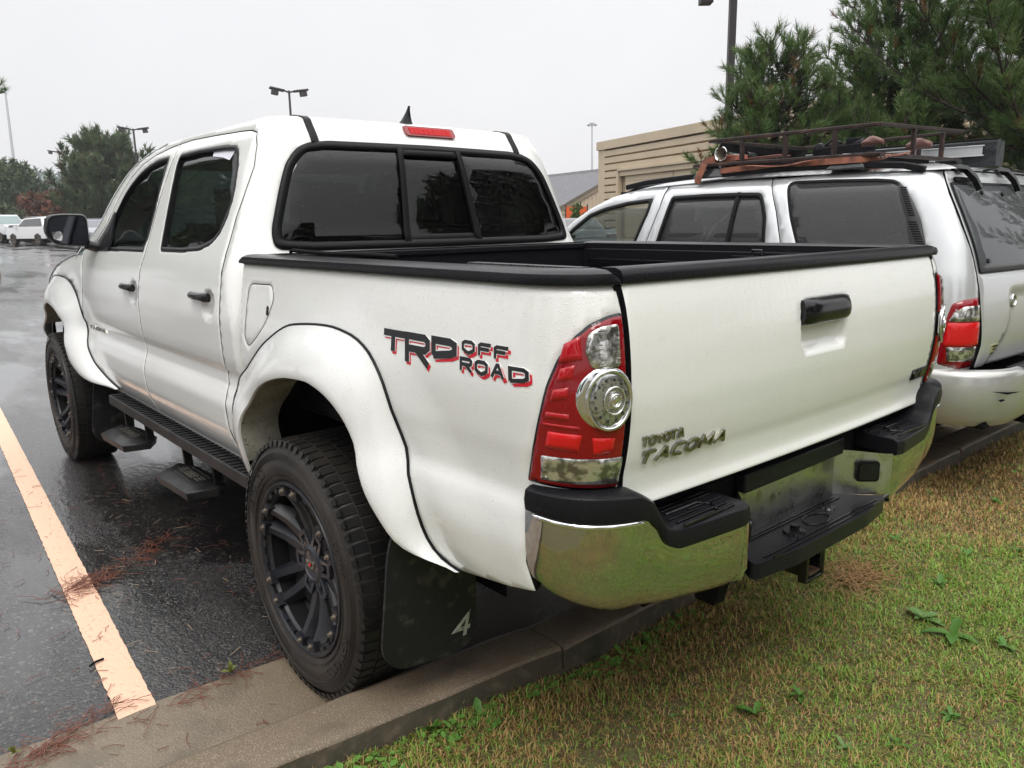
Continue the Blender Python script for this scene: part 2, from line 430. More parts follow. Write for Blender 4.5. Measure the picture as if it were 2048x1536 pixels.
# ---- truck body surfaces (truck frame: x forward from rear axle, y left, z up)
side_prof=pch([(.44,.79),(.50,.818),(.56,.842),(.60,.862),(.64,.876),(.69,.885),(.75,.886),(.80,.877),(.845,.864),(.875,.863),(.91,.873),(.96,.878),(1.05,.879),(1.13,.872),(1.207,.860),(1.25,.850),(1.29,.837),(1.38,.803),(1.463,.773),(1.60,.721),(1.70,.680),(1.75,.648)])
bed_prof=pch([(.50,.80),(.56,.836),(.60,.851),(.66,.866),(.74,.876),(.80,.872),(.85,.862),(.90,.866),(.96,.874),(1.05,.878),(1.13,.872),(1.207,.862),(1.26,.852),(1.31,.842)])
def arch_f(x,z):
    return .020*(1-sst(.58,.80,math.hypot(x-3.236,z-.46))) if x>2.4 else 0
def taper(x): return -.055*max(0,x-2.95)**2-.12*max(0,x-3.75)**2
HND=[(1.745,1.105),(.80,1.115)]
def W(x,z):
    y=side_prof(z)+taper(x)+arch_f(x,z)
    for hx,hz in HND:
        if abs(x-hx)<.12 and abs(z-hz)<.12:
            d=math.hypot((x-hx)/.072,(z-hz)/.062)
            y-=.020*(1-sst(.45,1.0,d))
    return y
def side(a,z): return (a,W(a,z),z)
def Wbed(x,z):
    y=bed_prof(z)
    r=math.hypot(x+.03,(z-.42)*1.05)
    y+=.012*(1-sst(.70,.86,r))*sst(.55,.8,z)
    return y
tail_prof=pch([(.78,-1.068),(.81,-1.064),(.845,-1.056),(.885,-1.059),(.92,-1.067),(.98,-1.076),(1.04,-1.080),(1.10,-1.078),(1.16,-1.073),(1.21,-1.065),(1.245,-1.056),(1.275,-1.044),(1.29,-1.030)])
def tailx(y,z):
    x=tail_prof(z)-.016*(1-(y/.72)**2)
    if abs(y)<.16 and 1.0<z<1.25:
        d=rbox(y,z,-.005,1.130,.118,.068,.035)
        x+=.022*(1-sst(-.024,0,d))
    return x
def tail(y,z): return (tailx(y,z),y,z)
BA=-.88;BL=.26;BY=.728
def bed(a,z):
    if a>=BA: return (a,Wbed(a,z),z)
    th=min(1.0,(BA-a)/BL)*math.pi/2
    Y=Wbed(BA,z);xr=tail_prof(z)+.003
    c=max(math.cos(th),0)**.92;s=max(math.sin(th),0)**.92
    return (BA-(BA-xr)*s,BY+(Y-BY)*c,z)
cab_xr=pch([(.50,.50),(1.25,.515),(1.36,.545),(1.5,.575),(1.6,.598),(1.66,.617),(1.70,.632),(1.75,.665)])
def cab(a,z):
    m=a+.15
    sg=1
    if m<0: m=-m;sg=-1
    a=m-.15
    Wz=side_prof(z);yc=Wz-.16
    xr=cab_xr(z)
    if a>=.74: return (a,sg*W(a,z),z)
    if a>=.50:
        s0=.74-.17*sst(1.34,1.02,z) if z<1.34 else .74
        if a>=s0: return (a,sg*W(a,z),z)
        th=(s0-a)/(s0-.50)*math.pi/2
        c=max(math.cos(th),0)**.85;s=max(math.sin(th),0)**.85
        xe=xr+.02
        return (s0-(s0-xe)*s,sg*(yc+(Wz-yc)*c),z)
    y=yc*(a+.15)/.65
    return (xr+.02*(y/yc)**2,sg*y,z)
# ---- silver suv surfaces
SY=-1.90
suv_prof=pch([(.36,-.10),(.45,-.02),(.60,.0),(.80,.0),(1.0,-.003),(1.10,-.012),(1.2,-.03),(1.35,-.06),(1.5,-.10),(1.56,-.13),(1.61,-.18)])
def suvside(x,z): return (x,SY+suv_prof(z)-.05*max(0,x-2.6)**2,z)
suv_rx=pch([(.70,-.80),(.85,-.815),(1.05,-.80),(1.2,-.765),(1.4,-.68),(1.55,-.60)])
SC=-2.80
def suvtail(y,z):
    u=(y-SC)/.85
    e=.75*sst(-2.12-.20*sst(.66,.92,z),-2.20-.20*sst(.66,.92,z),y)*sst(1.07,1.0,z) if y>-2.8 else .75*sst(1.07,1.0,z)
    return (suv_rx(z)+.05*u*u+.022*e,y,z)
def suvc(a,z):
    SA=min(-.40,suv_rx(z)+.17)
    if a>=SA: return suvside(a,z)
    th=min(1,(SA-a)/(SA+.868))*math.pi/2; ys=SY+suv_prof(z); yi=ys-.13+.09*sst(1.0,1.5,z); xi=suv_rx(z)+.045
    return (SA-(SA-xi)*max(0,math.sin(th))**.95,yi+(ys-yi)*max(0,math.cos(th))**.95,z)
# ================================================================ MATERIALS
white=mat('white_paint',(.84,.84,.815),.24,coat=1,beads=.30,bump=(1.3,.02,2),vary=(2.2,(.78,.77,.73),.50,.95),stain=(230,(.40,.37,.31),.685,.73),streak=.25)
white_beads=mat('white_paint_beaded',(.84,.84,.82),.26,coat=1,beads=.75,stain=(210,(.42,.39,.32),.69,.73))
white_tail=mat('tailgate_paint',(.84,.84,.80),.24,coat=1,beads=.12,streak=.55)
dirty=mat('dirty_lip',(.46,.44,.37),.7,vary=(14,(.33,.31,.25),.4,.6),stain=(110,(.09,.08,.06),.62,.67))
blk=mat('black_plastic',(.010,.010,.012),.30,spec=.16,beads=.35,bump=(350,.03))
blk_gloss=mat('gloss_black',(.005,.005,.006),.14,spec=.45,beads=.30)
blk_matte=mat('matte_black',(.006,.006,.0065),.8,spec=.15)
rubber=mat('seal_rubber',(.008,.008,.009),.32,spec=.16,beads=.2)
inter=mat('interior_grey',(.030,.032,.031),.8,vary=(20,(.03,.03,.03),.4,.6))
inter_d=mat('interior_dark',(.012,.012,.013),.9)
seatm=mat('seat_fabric',(.07,.08,.074),.9,vary=(30,(.07,.08,.075),.4,.6))
tyre_m=mat('tyre_rubber',(.018,.0155,.014),.60,spec=.35,bump=(160,.12),vary=(5,(.050,.043,.038),.35,.75),rvary=(8,.42))
tread_m=mat('tread_rubber',(.010,.010,.010),.36,spec=.35,bump=(90,.1),vary=(9,(.028,.024,.020),.45,.75))
rim_m=mat('rim_black',(.010,.011,.016),.38,spec=.4,bump=(300,.04),vary=(14,(.024,.024,.026),.4,.7))
bolt_m=mat('bolt_metal',(.26,.22,.18),.45,metal=.7)
chrome=mat('chrome',(.56,.56,.545),.025,metal=1,bump=(2.2,.20,2),beads=.02,rvary=(9,.06))
chrome_b=mat('bright_chrome',(.82,.82,.82),.08,metal=1)
galv=mat('worn_chrome',(.60,.60,.58),.22,metal=1,bump=(9,.35),vary=(11,(.30,.27,.20),.57,.66),rvary=(14,.38))
red_l=mat('red_lens',(.24,.002,.006),.07,coat=.45,spec=.4,beads=.12)
red_b=mat('bright_red_lens',(.62,.008,.010),.14,coat=.4,spec=.4,bump=(500,.3),beads=.1)
red_p=mat('pink_red_lens',(.42,.008,.014),.12,coat=.5,spec=.4)
clear_l=mat('clear_lens',(.20,.195,.165),.14,metal=.8,coat=1,bump=(45,.3),vary=(38,(.74,.73,.70),.44,.56))
led_m=mat('led_housing',(.50,.51,.50),.2,metal=.85,coat=1,bump=(150,.3),vary=(120,(.22,.22,.21),.50,.62))
step_m=mat('step_black',(.011,.011,.012),.36,spec=.35,bump=(400,.06),vary=(12,(.032,.031,.030),.45,.7))
flap_m=mat('flap_rubber',(.012,.013,.015),.42,spec=.35,bump=(30,.2),vary=(24,(.05,.047,.04),.56,.68))
rustm=mat('rust',(.20,.085,.045),.75,vary=(40,(.09,.05,.035),.4,.6),bump=(80,.2))
win_g=glass('tinted_window',(.12,.155,.148),beads=.55)
win_r=glass('tinted_rear_window',(.075,.088,.085),beads=.34)
mirror_g=mat('mirror_dark_reflection',(.085,.088,.105),.06,metal=1)  # dark base stands in for the trees reflected in the mirror
paper=mat('white_paper',(.72,.72,.80),.7)
red_dec=mat('decal_red',(.62,.012,.03),.4); blk_dec=mat('decal_black',(.012,.012,.014),.45,bump=(300,.3)); wht_dec=mat('decal_white',(.82,.82,.81),.35)
amber=mat('old_headlamp',(.62,.56,.34),.25,coat=1)
GAPPED+= [white,white_beads,white_tail]
# ================================================================ PICKUP TRUCK
T=thing('pickup_truck','white lifted crew cab pickup truck with black wheels backed against the kerb','pickup truck')
gapw=.0028
# --- cab shell
def rise(pts,d): return pts
door_rear=[(.63,.562),(.65,.60),(.672,.67),(.69,.76),(.692,.90),(.69,1.20),(.712,1.30),(.708,1.42),(.69,1.52),(.676,1.60),(.69,1.675),(.73,1.720),(.80,1.734),(.90,1.740),(1.18,1.750),(1.45,1.756),(1.60,1.752),(1.602,1.70),(1.612,1.62),(1.628,1.52),(1.628,1.42),(1.62,1.33),(1.626,1.27),(1.655,1.21),(1.664,1.10),(1.668,.90),(1.664,.72),(1.645,.64),(1.625,.562)]
door_front=[(1.625+2*gapw,.562),(1.645+2*gapw,.64),(1.664+2*gapw,.72),(1.668+2*gapw,.90),(1.664+2*gapw,1.10),(1.655+2*gapw,1.21),(1.626+2*gapw,1.27),(1.62+2*gapw,1.33),(1.628+2*gapw,1.42),(1.628+2*gapw,1.52),(1.612+2*gapw,1.62),(1.602+2*gapw,1.70),(1.60+2*gapw,1.7515),(1.73,1.745),(1.90,1.726),(2.05,1.692),(2.19,1.636),(2.287,1.569),(2.36,1.490),(2.43,1.40),(2.55,1.318),(2.72,1.285),(2.735,1.20),(2.715,1.10),(2.735,.95),(2.745,.80),(2.72,.68),(2.67,.60),(2.64,.562)]
winR_o=rnd([(1.425,1.293),(1.455,1.372),(1.48,1.465),(1.506,1.56),(1.532,1.66),(1.525,1.706,.03),(1.29,1.710),(1.0,1.701),(.85,1.690,.05),(.795,1.61),(.757,1.50),(.764,1.42),(.80,1.363),(.86,1.326),(.97,1.302),(1.16,1.294)],.02,3)
_fx=pch([(1.276,2.55),(1.35,2.41),(1.43,2.325),(1.50,2.275),(1.56,2.225),(1.60,2.17)]); _tx=pch([(1.70,1.709),(1.80,1.706),(1.90,1.694),(2.0,1.671),(2.08,1.645),(2.17,1.60)])
winF_o=rnd([(1.66,1.284),(1.640,1.351),(1.644,1.469),(1.656,1.60),(1.656,1.707,.02)]+[(x,_tx(x)) for x in (1.72,1.8,1.87,1.94,2.0,2.05,2.10,2.14)]+[(2.17,1.60,.04)]+[(_fx(z),z) for z in (1.56,1.51,1.46,1.41,1.36,1.32)]+[(2.55,1.280)],.012,2)
def inset(poly,d):
    P=[Vector(p[:2]) for p in poly]; n=len(P); ar=sum(P[i].x*P[(i+1)%n].y-P[(i+1)%n].x*P[i].y for i in range(n)); s=1 if ar>0 else -1; o=[]
    for i in range(n):
        a=(P[i]-P[i-1]).normalized(); b=(P[(i+1)%n]-P[i]).normalized(); n0=Vector((-a.y,a.x)); n1=Vector((-b.y,b.x)); m_=(n0+n1)
        m_=m_.normalized() if m_.length>1e-5 else n0
        o.append(tuple(P[i]+m_*s*d/max(.4,m_.dot(n1))))
    return o
glassF=lambda d:inset(winF_o,d)
# cab frame outline in (a,z)
ZT=1.775
frame_out=[(-.15,1.22),(.47,1.22),(.50,.50),(.615,.50),(.625,.562),(.645,.60),(.667,.67),(.685,.76),(.687,.90),(.685,1.20),(.707,1.30),(.703,1.42),(.685,1.52),(.671,1.60),(.685,1.677),(.727,1.724),(.80,1.7385),(.90,1.7445),(1.18,1.7545),(1.45,1.7605),(1.60,1.7565),(1.73,1.7495),(1.90,1.7305),(2.052,1.696),(2.193,1.640),(2.291,1.572),(2.364,1.493),(2.434,1.404),(2.552,1.323),(2.74,1.288),(2.80,1.288),(2.66,1.35),(2.53,1.43),(2.44,1.53),(2.34,1.61),(2.24,1.67),(2.10,1.722),(1.96,1.756),(1.80,ZT),(-.15,ZT)]
frame_z=[(.544,1.345),(.546,1.447),(.545,1.534),(.544,1.621,.06),(.515,1.672,.05),(.41,1.694),(.2,1.699),(-.15,1.702)]
fo=rnd([(-.45,1.700),(.40,1.695),(.512,1.682,.05),(.549,1.61),(.553,1.52),(.553,1.37,.05),(.53,1.312,.05),(.40,1.303),(-.45,1.300)],.03,6)
fi=inset(fo,.030)
def clipL(poly):  # keep the left half a>=-.15
    o=[]
    for i in range(len(poly)):
        a=poly[i]; b=poly[(i+1)%len(poly)]
        if a[0]>=-.15: o.append(a)
        if (a[0]>=-.15)!=(b[0]>=-.15):
            t=(-.15-a[0])/(b[0]-a[0]); o.append((-.15,a[1]+(b[1]-a[1])*t))
    return o
foL=clipL(inset(fo,.012)); zlo=min(p[1] for p in foL if abs(p[0]+.15)<1e-6); zhi=max(p[1] for p in foL if abs(p[0]+.15)<1e-6)
win_path=[p for p in foL if p[0]>-.15+1e-6]
# order window path from top centre to bottom centre, and splice it in the outline
top_i=min(range(len(foL)),key=lambda i:(foL[i][0]+.15)*10-foL[i][1]); k=foL[top_i:]+foL[:top_i]
if abs(k[1][0]+.15)<1e-6: k=[k[0]]+k[1:][::-1]
frame_poly=frame_out+k
mb=panel(cab,frame_poly,step=.022,skirt=.012,keep=lambda a,z:z>ZT-1e-4 or a<-.15+1e-4)
# roof above the shell, windscreen and its pillars
def ring(n_side=26):
    pts=[]
    for i in range(0,9): pts.append(cab(-.15+.65*i/8,ZT))
    for i in range(1,11): pts.append(cab(.50+.24*i/10,ZT))
    for i in range(1,n_side+1): pts.append(cab(.74+(1.80-.74)*i/n_side,ZT))
    w0=W(1.80,ZT)
    for i in range(1,17):
        t=math.pi/2*i/16; pts.append((1.80+.20*math.sin(t)**.9,w0*max(0,math.cos(t))**.75,ZT))
    return pts
base=[Vector(p) for p in ring()]
def roofz(u): return .030*(.40*(1-(1-u)**11)+.60*(1-(1-u)**2.4))
rows=[]; US=[0,.012,.028,.05,.08,.12,.17,.24,.33,.45,.6,.8,1]
for u in US:
    rows.append([(lambda p,q:(p.x+(q.x-p.x)*u,p.y*(1-u),ZT+roofz(u)))(p,Vector((min(1.45,max(1.0,p.x)),0,0))) for p in base])
rf=MB(); rf.grid(rows)
rf.nrm=[]
for j in range(len(US)):
    for i in range(len(base)):
        a=Vector(rows[j][max(i-1,0)]); b=Vector(rows[j][min(i+1,len(base)-1)]); c=Vector(rows[max(j-1,0)][i]); d=Vector(rows[min(j+1,len(US)-1)][i])
        if j==0: c=Vector((base[i].x,base[i].y,ZT)); 
        n=(b-a).cross(d-c); n=n.normalized() if n.length>1e-9 else Vector((0,0,1))
        if n.z<0: n=-n
        if i==0: n.y=0; n.normalize()
        if j==0 and i<45:
            aa=-.15+.65*i/8 if i<9 else (.50+.24*(i-8)/10 if i<19 else .74+(1.80-.74)*(i-18)/26)
            n=nrm_of(cab,aa,ZT-.003)
        elif j==1: n=(n+nrm_of(cab,min(1.8,-.15+.65*i/8 if i<9 else (.50+.24*(i-8)/10 if i<19 else .74+(1.80-.74)*(i-18)/26)),ZT-.003)*.5).normalized()
        rf.nrm.append(tuple(n))
def xA(z): return pch([(1.20,2.92),(1.288,2.80),(1.35,2.66),(1.43,2.53),(1.53,2.44),(1.61,2.34),(1.67,2.24),(1.722,2.10),(1.756,1.96),(ZT,1.80)])(z)
ws_p=lambda b,z:(xA(z)+.20*math.sin(b*math.pi/2)**.9*(1+.6*(ZT-z)),W(min(xA(z),2.9),z)*max(0,math.cos(b*math.pi/2))**.75,z)
zs=[1.22+(ZT-1.22)*i/16 for i in range(17)]
ap=MB(); ap.grid([[ws_p(.12*k/3,z) for k in range(4)] for z in zs]); 
hdr=MB(); hdr.grid([[ws_p(.12+.88*k/14,z) for k in range(15)] for z in zs[-2:]])
ws=MB(); ws.grid([[ws_p(.12+.88*k/14,z) for k in range(15)] for z in zs[:-1]])
cabm=MB(); cabm.nrm=None
allv=MB()
def both(x):
    y=x.mirror(); x2=MB(); x2.nrm=(x.nrm+y.nrm) if x.nrm else None
    x2.v=x.v+y.v; k=len(x.v); x2.f=x.f+[tuple(i+k for i in f) for f in y.f]; x2.m=x.m+y.m
    return x2
cab_o=both(mb).build('cab',white,T)
for i_,f_ in enumerate(rf.f):
    a,b,c=[Vector(rf.v[k]) for k in f_[:3]]
    if (b-a).cross(c-a).dot(Vector(rf.nrm[f_[0]]))<0: rf.f[i_]=f_[::-1]
both(rf).build('roof',white,T)
for s_,q in (('l',ap),('r',ap.mirror())): q.build('windscreen_pillar',white,T,smooth=60)
both(hdr).build('windscreen_header',blk_gloss,T,smooth=60)
both(ws).build('windscreen',win_g,T,smooth=60)
# roof mouldings (black strips in the roof channels)
def on_roof(x,y):
    best=None
    for j in range(len(US)-1):
        for i in range(len(base)-1):
            a=Vector(rows[j][i]); 
            d=(a.x-x)**2+(a.y-y)**2
            if best is None or d<best[0]: best=(d,a.z)
    return best[1]
def cabx(y,z):
    Wz=side_prof(z); yc=Wz-.16; y=abs(y)
    if y<=yc: return cab_xr(z)+.02*(y/yc)**2
    t=min(1,(y-yc)/(Wz-yc)); th=math.acos(t**(1/.85)); return .74-(.74-cab_xr(z)-.02)*max(0,math.sin(th))**.85
for sg in (1,-1):
    pts=[]
    y0=.485
    for z in (1.688,1.71,1.73,1.75,1.765,1.775): pts.append((cabx(y0,z)-.001,y0,z))
    xq=cabx(y0,ZT)
    for x in (.02,.045,.08,.13,.2,.35,.6,.9,1.1,1.25): 
        xx=xq+x; pts.append((xx,y0,on_roof(xx,y0)-.001))
    q=MB().bar([(p[0],p[1]*sg,p[2]) for p in pts],.030,.010,up=(-.3,0,1)); q.build('roof_moulding',rubber,T,bevel=.003)
# high brake light, antenna
q=MB(); 
brz=lambda y,z:(cabx(y,min(z,1.775))-.002,y,z)
fz=lambda u,v,h:Vector((cabx(u,min(v,1.772))+(max(0,v-1.772))*1.3-h,u,v))
q.prism(rr(-.035,1.757,.245,.040,.014),lambda u,v,h:fz(u,v,h),-.01,.012)
bl=q.build('brake_light',red_l,T,fixn=True,bevel=.003,label='red high brake light')
q=MB()
for i in range(9): q.prism(rr(-.035-.09+.0225*i,1.757,.021,.026,.004,2),lambda u,v,h:fz(u,v,h),.010,.0128)
q.build('reflector_cell',mat('cell_red',(.50,.006,.008),.35,spec=.2),bl,fixn=True)
q=MB()
prof=[(0,.105),(.2,.085),(.4,.06),(.6,.042),(.8,.026),(1,.014)]
rowsA=[]
for t in (0,.1,.25,.45,.65,.85,1):
    hh=.078*t; L=.060*(1-t)**1.7+.010; wd=.022*(1-t)**1.3+.003; xc=.85-.030*t
    zb_=on_roof(.85,-.04)-.004
    rowsA.append([(xc+L*math.cos(a)*(1.0 if math.cos(a)>0 else .55),-.045+wd*math.sin(a),zb_+hh) for a in [2*math.pi*i/16 for i in range(16)]])
q.grid(rowsA,closed=True); q.f.append(tuple(range(6*16,7*16))); q.m.append(0)
q.build('antenna',blk_gloss,T,smooth=60,fixn=True)
# rear window
RW=MB(); panel(cab,fo,[inset(fo,.030)],step=.03,skirt=.02,off=.012,rim=.006,mb=RW,tilt=.9)
rw=RW.build('rear_window',rubber,T)
PL=inset(fo,.028)
def band(a0,a1):
    o=[]
    for p in PL:
        o.append((min(max(p[0],a0),a1),p[1]))
    r=[o[0]]
    for p in o[1:]:
        if math.hypot(p[0]-r[-1][0],p[1]-r[-1][1])>1e-4: r.append(p)
    return r
# the frame outline covers only a>=-.45: build full width by mirroring the left half
full=[p for p in clipL(inset(fo,.002)) ]
# (rear window parts are rebuilt over the full width)
bpy.data.objects.remove(rw)
def mirA(poly): return [(-.30-a,z) for a,z in poly][::-1]
def fullw(poly):
    L=clipL(poly); i=min(range(len(L)),key=lambda i:(L[i][0]+.15)*10-L[i][1]); L=L[i:]+L[:i]
    if abs(L[1][0]+.15)<1e-6 and len(L)>2: L=[L[0]]+L[1:][::-1]
    M_=mirA(L)[1:-1]
    return L+M_
FO=fullw(fo); FI=fullw(inset(fo,.030)); FI2=fullw(inset(fo,.034))
RW=panel(cab,FO,[FI],step=.03,skirt=.016,off=.011,rim=.006,tilt=.9)
rw=RW.build('rear_window',rubber,T)
xs_=[-.322,.022]
def cut(poly,a0,a1):
    o=[]
    for i in range(len(poly)):
        p=poly[i]; q_=poly[(i+1)%len(poly)]
        if a0<=p[0]<=a1: o.append(p)
        for A in ((a0,a1) if q_[0]>p[0] else (a1,a0)):
            if (p[0]-A)*(q_[0]-A)<0:
                t=(A-p[0])/(q_[0]-p[0]); o.append((A,p[1]+(q_[1]-p[1])*t))
    return o
for a0,a1 in ((-2,-.322),(.022,2)):
    panel(cab,cut(FI,a0,a1),step=.05,skirt=0,off=.003,rim=0).build('side_pane',win_r,rw)
panel(cab,cut(FI,-.322,.022),step=.05,skirt=0,off=-.006,rim=0).build('sliding_pane',win_r,rw)
q=MB()
for a in xs_:
    panel(cab,[(a-.014,1.325),(a+.014,1.325),(a+.014,1.68),(a-.014,1.68)],step=.05,skirt=.02,off=.012,rim=.003,mb=q)
panel(cab,[(-.308,1.325),(.008,1.325),(.008,1.352),(-.308,1.352)],step=.05,skirt=.012,off=.006,rim=.002,mb=q)
panel(cab,[(-.308,1.655),(.008,1.655),(.008,1.676),(-.308,1.676)],step=.05,skirt=.012,off=.008,rim=.002,mb=q)
q.build('divider',rubber,rw)
# --- doors
def make_door(out_,win_,hx,hz,sgn,rear):
    side=cab if rear else globals()['side']
    nm='rear_door' if rear else 'front_door'
    q=panel(side,out_,[inset(win_,.004)],step=.0145,skirt=.014,tilt=.35)
    d=(q if sgn>0 else q.mirror()).build(nm,white,T)
    q=panel(side,[(p[0],p[1]) for p in inset(out_,.012)],[inset(win_,.03)],step=.05,skirt=0,off=-.022,rim=0)
    (q if sgn>0 else q.mirror()).build('door_trim',inter_d,d)
    tr=panel(side,win_,[inset(win_,.020)],step=.04,skirt=.02,off=.002,rim=.004,tilt=.8)
    (tr if sgn>0 else tr.mirror()).build('window_trim',rubber,d)
    g=panel(side,inset(win_,.017),step=.05,skirt=0,off=-.010,rim=0)
    (g if sgn>0 else g.mirror()).build('window_glass',win_g,d)
    h=MB(); f=onsurf(side)
    # pull handle: arched grip with a fixed rear block
    L=.092; R0=[]
    for i in range(13):
        t=i/12; s=hx+L-2*L*t; hh=.020+.020*math.sin(math.pi*min(1,max(0,(t-.02)/.96)))**.5; w_=.0135+.004*(1 if t>.75 else 0)
        c=Vector((s,side_prof(hz)+taper(s)-.004,hz)); R0.append([c+Vector((0,hh*.5*math.cos(a)+hh*.5,w_*math.sin(a))) for a in [2*math.pi*k_/10 for k_ in range(10)]])
    h.grid(R0,closed=True); h.f+= [tuple(range(10))[::-1],tuple(range(120,130))]; h.m+=[0,0]
    (h if sgn>0 else h.mirror()).build('door_handle',blk_gloss,d,fixn=True,smooth=50)
    return d
for sgn in (1,-1):
    dr=make_door(door_rear,winR_o,.87,1.143,sgn,True); df=make_door(door_front,winF_o,1.812,1.128,sgn,False)
    if sgn>0:
        q=MB(); f=onsurf(side); g=MB()
        letters(g,'TACOMA',lambda u,v,h:f(2.665-u,.858+v,h),.019,.040,.0055,.013,.000,.004,shear=.25)
        g.build('badge_lettering',mat('door_badge_chrome',(.30,.29,.26),.25,metal=1),df,smooth=0,fixn=True)
        q=MB(); q.add([Vector(f(a,z,-.0085)) for a,z in ((1.12,1.668),(1.13,1.700),(.885,1.684),(.925,1.640),(1.0,1.655))],[(0,1,2,3,4)])
        q.build('paper_note',paper,dr,smooth=0)
    # black sail panel and mirror
    q=panel(side,[(2.22,1.285),(2.56,1.281),(2.43,1.352),(2.335,1.435),(2.305,1.475),(2.285,1.46)],step=.05,skirt=.01,off=.006,rim=.002)
    (q if sgn>0 else q.mirror()).build('sail_panel',blk,df)
# rocker sills
for sgn in (1,-1):
    q=panel(lambda a,z:(a,W(a,z)-.004,z),[(.60,.530),(2.66,.530),(2.66,.557),(.60,.557)],step=.04,skirt=.07)
    (q if sgn>0 else q.mirror()).build('rocker_sill',white,T)
# --- mirrors
for sgn in (1,-1):
    q=MB(); HX=2.42
    out_=rr(.962,1.383,.205,.165,.055,7); out_=[(y-(.018 if z<1.33 else 0)*(1 if y>1.0 else 0),z) for y,z in out_]
    out_=rnd([(.872,1.302),(1.02,1.308),(1.074,1.375),(1.052,1.462),(.985,1.469),(.872,1.466)],.035,5)
    for t,sc_ in ((0,.93),(.012,1.0),(.05,1.0),(.09,.93),(.12,.75),(.135,.45)):
        cx,cz=.965,1.385; q.add([(HX+t,cx+(y-cx)*sc_,cz+(z-cz)*sc_) for y,z in out_],[])
    n=len(out_)
    for j in range(5):
        for k in range(n): q.f.append((j*n+k,j*n+(k+1)%n,(j+1)*n+(k+1)%n,(j+1)*n+k)); q.m.append(0)
    q.f.append(tuple(range(5*n,6*n))); q.m.append(0)
    q.f.append(tuple(range(n))[::-1]); q.m.append(0)
    q.tube([(2.46,.89,1.315),(2.45,.85,1.300),(2.44,.815,1.298)],.026,12)
    m_=(q if sgn>0 else q.mirror()).build('wing_mirror',blk_gloss,T,fixn=True,smooth=50)
    gl=MB(); gl.prism([(.9645+(y-.9645)*.86,1.385+(z-1.385)*.84) for y,z in out_],lambda u,v,h:Vector((2.4190-h,u,v)),0,.004)
    (gl if sgn>0 else gl.mirror()).build('mirror_glass',mirror_g,m_,fixn=True)
    sp_=MB(); sp_.prism(rnd([(1.005,1.333),(1.040,1.345),(1.043,1.378),(1.005,1.382),(.997,1.36)],.008,4),lambda u,v,h:Vector((2.4140-h-(.0006-((u-1.02)**2+(v-1.36)**2))*3,u,v)),0,.004)
    (sp_ if sgn>0 else sp_.mirror()).build('blind_spot_mirror',chrome_b,m_,fixn=True)
# --- front: fenders, bonnet, nose
def WE(x):
    z=pch([(2.55,1.265),(2.9,1.25),(3.3,1.19),(3.7,1.10),(3.95,1.0),(4.08,.92)])(x); return W(min(x,4.05),z)+.002
def hoodz(x,y):
    c=pch([(2.55,1.335),(2.9,1.325),(3.3,1.30),(3.7,1.23),(3.95,1.13),(4.08,1.02)])(x)
    e=abs(y)/WE(x); return c-(.035+.06*sst(2.7,3.7,x))*e**2.4-.035*sst(.86,1.0,e)
fz_=lambda x:hoodz(x,WE(x))-.001
fo_f=[(2.74,.60)]+[(2.66,.585)]
flare_f_out=[(2.29,.572),(2.42,.61),(2.54,.67),(2.63,.75),(2.69,.85),(2.75,.96),(2.83,1.045),(2.94,1.095),(3.08,1.118),(3.236,1.122),(3.43,1.11),(3.56,1.07),(3.68,.98),(3.76,.86),(3.80,.74),(3.81,.62)]
fen=[(2.742,.80),(2.74,.95),(2.72,1.10),(2.741,1.20),(2.726,1.283)]+[(2.74+(4.02-2.74)*i/12,min(fz_(2.74+(4.02-2.74)*i/12),1.283)) for i in range(13)]+[(4.02,.80),(3.83,.80),(3.70,.98),(3.55,1.07),(3.40,1.115),(3.15,1.13),(2.95,1.115),(2.82,1.06),(2.745,.95)]
fen=[(2.745,.66),(2.752,.80),(2.74,.95),(2.72,1.10),(2.741,1.20),(2.726,1.283)]+[(2.76+(4.02-2.76)*i/12,min(fz_(2.76+(4.02-2.76)*i/12),1.283)) for i in range(13)]+[(4.02,.70),(3.80,.70),(3.75,.90),(3.62,1.03),(3.45,1.10),(3.15,1.125),(2.95,1.105),(2.84,1.05),(2.79,.95),(2.775,.80),(2.76,.66)]
for sgn in (1,-1):
    q=panel(side,fen,step=.03,skirt=.012); (q if sgn>0 else q.mirror()).build('front_wing',white_beads,T)
rows_=[]
for i in range(24):
    x=2.70+(4.06-2.70)*i/23; wy=WE(x)
    rows_.append([(x,wy*k/16,hoodz(x,wy*k/16)) for k in range(-16,17)])
MB().grid(rows_).build('bonnet',white_beads,T,smooth=60,fixn=True)
q=MB(); rows_=[]
for z in (1.0,.95,.85,.75,.62,.50,.42):
    k_=1-(1.0-z)*.05; rows_.append([(4.06+.10*(1-(abs(k)/12)**3)*(.4+.6*min(1,(1.0-z)/.15)),.72*k_*k/12*1.02,z) for k in range(-12,13)])
q.grid(rows_); q.build('front_bumper',white,T,smooth=60,fixn=True)
MB().box((4.165,0,.80),(.02,.75,.22)).build('grille',blk,T,bevel=.01)
for sgn in (1,-1):
    q=MB(); rows_=[]
    for i in range(6):
        z=1.03-.20*i/5
        rows_.append([(3.86+.24*t+.008,(W(3.86,1.0)+.012)-.30*t**2,z) for t in [k/8 for k in range(9)]])
    q.grid(rows_); (q if sgn>0 else q.mirror()).build('headlamp',amber,T,smooth=60,fixn=True)
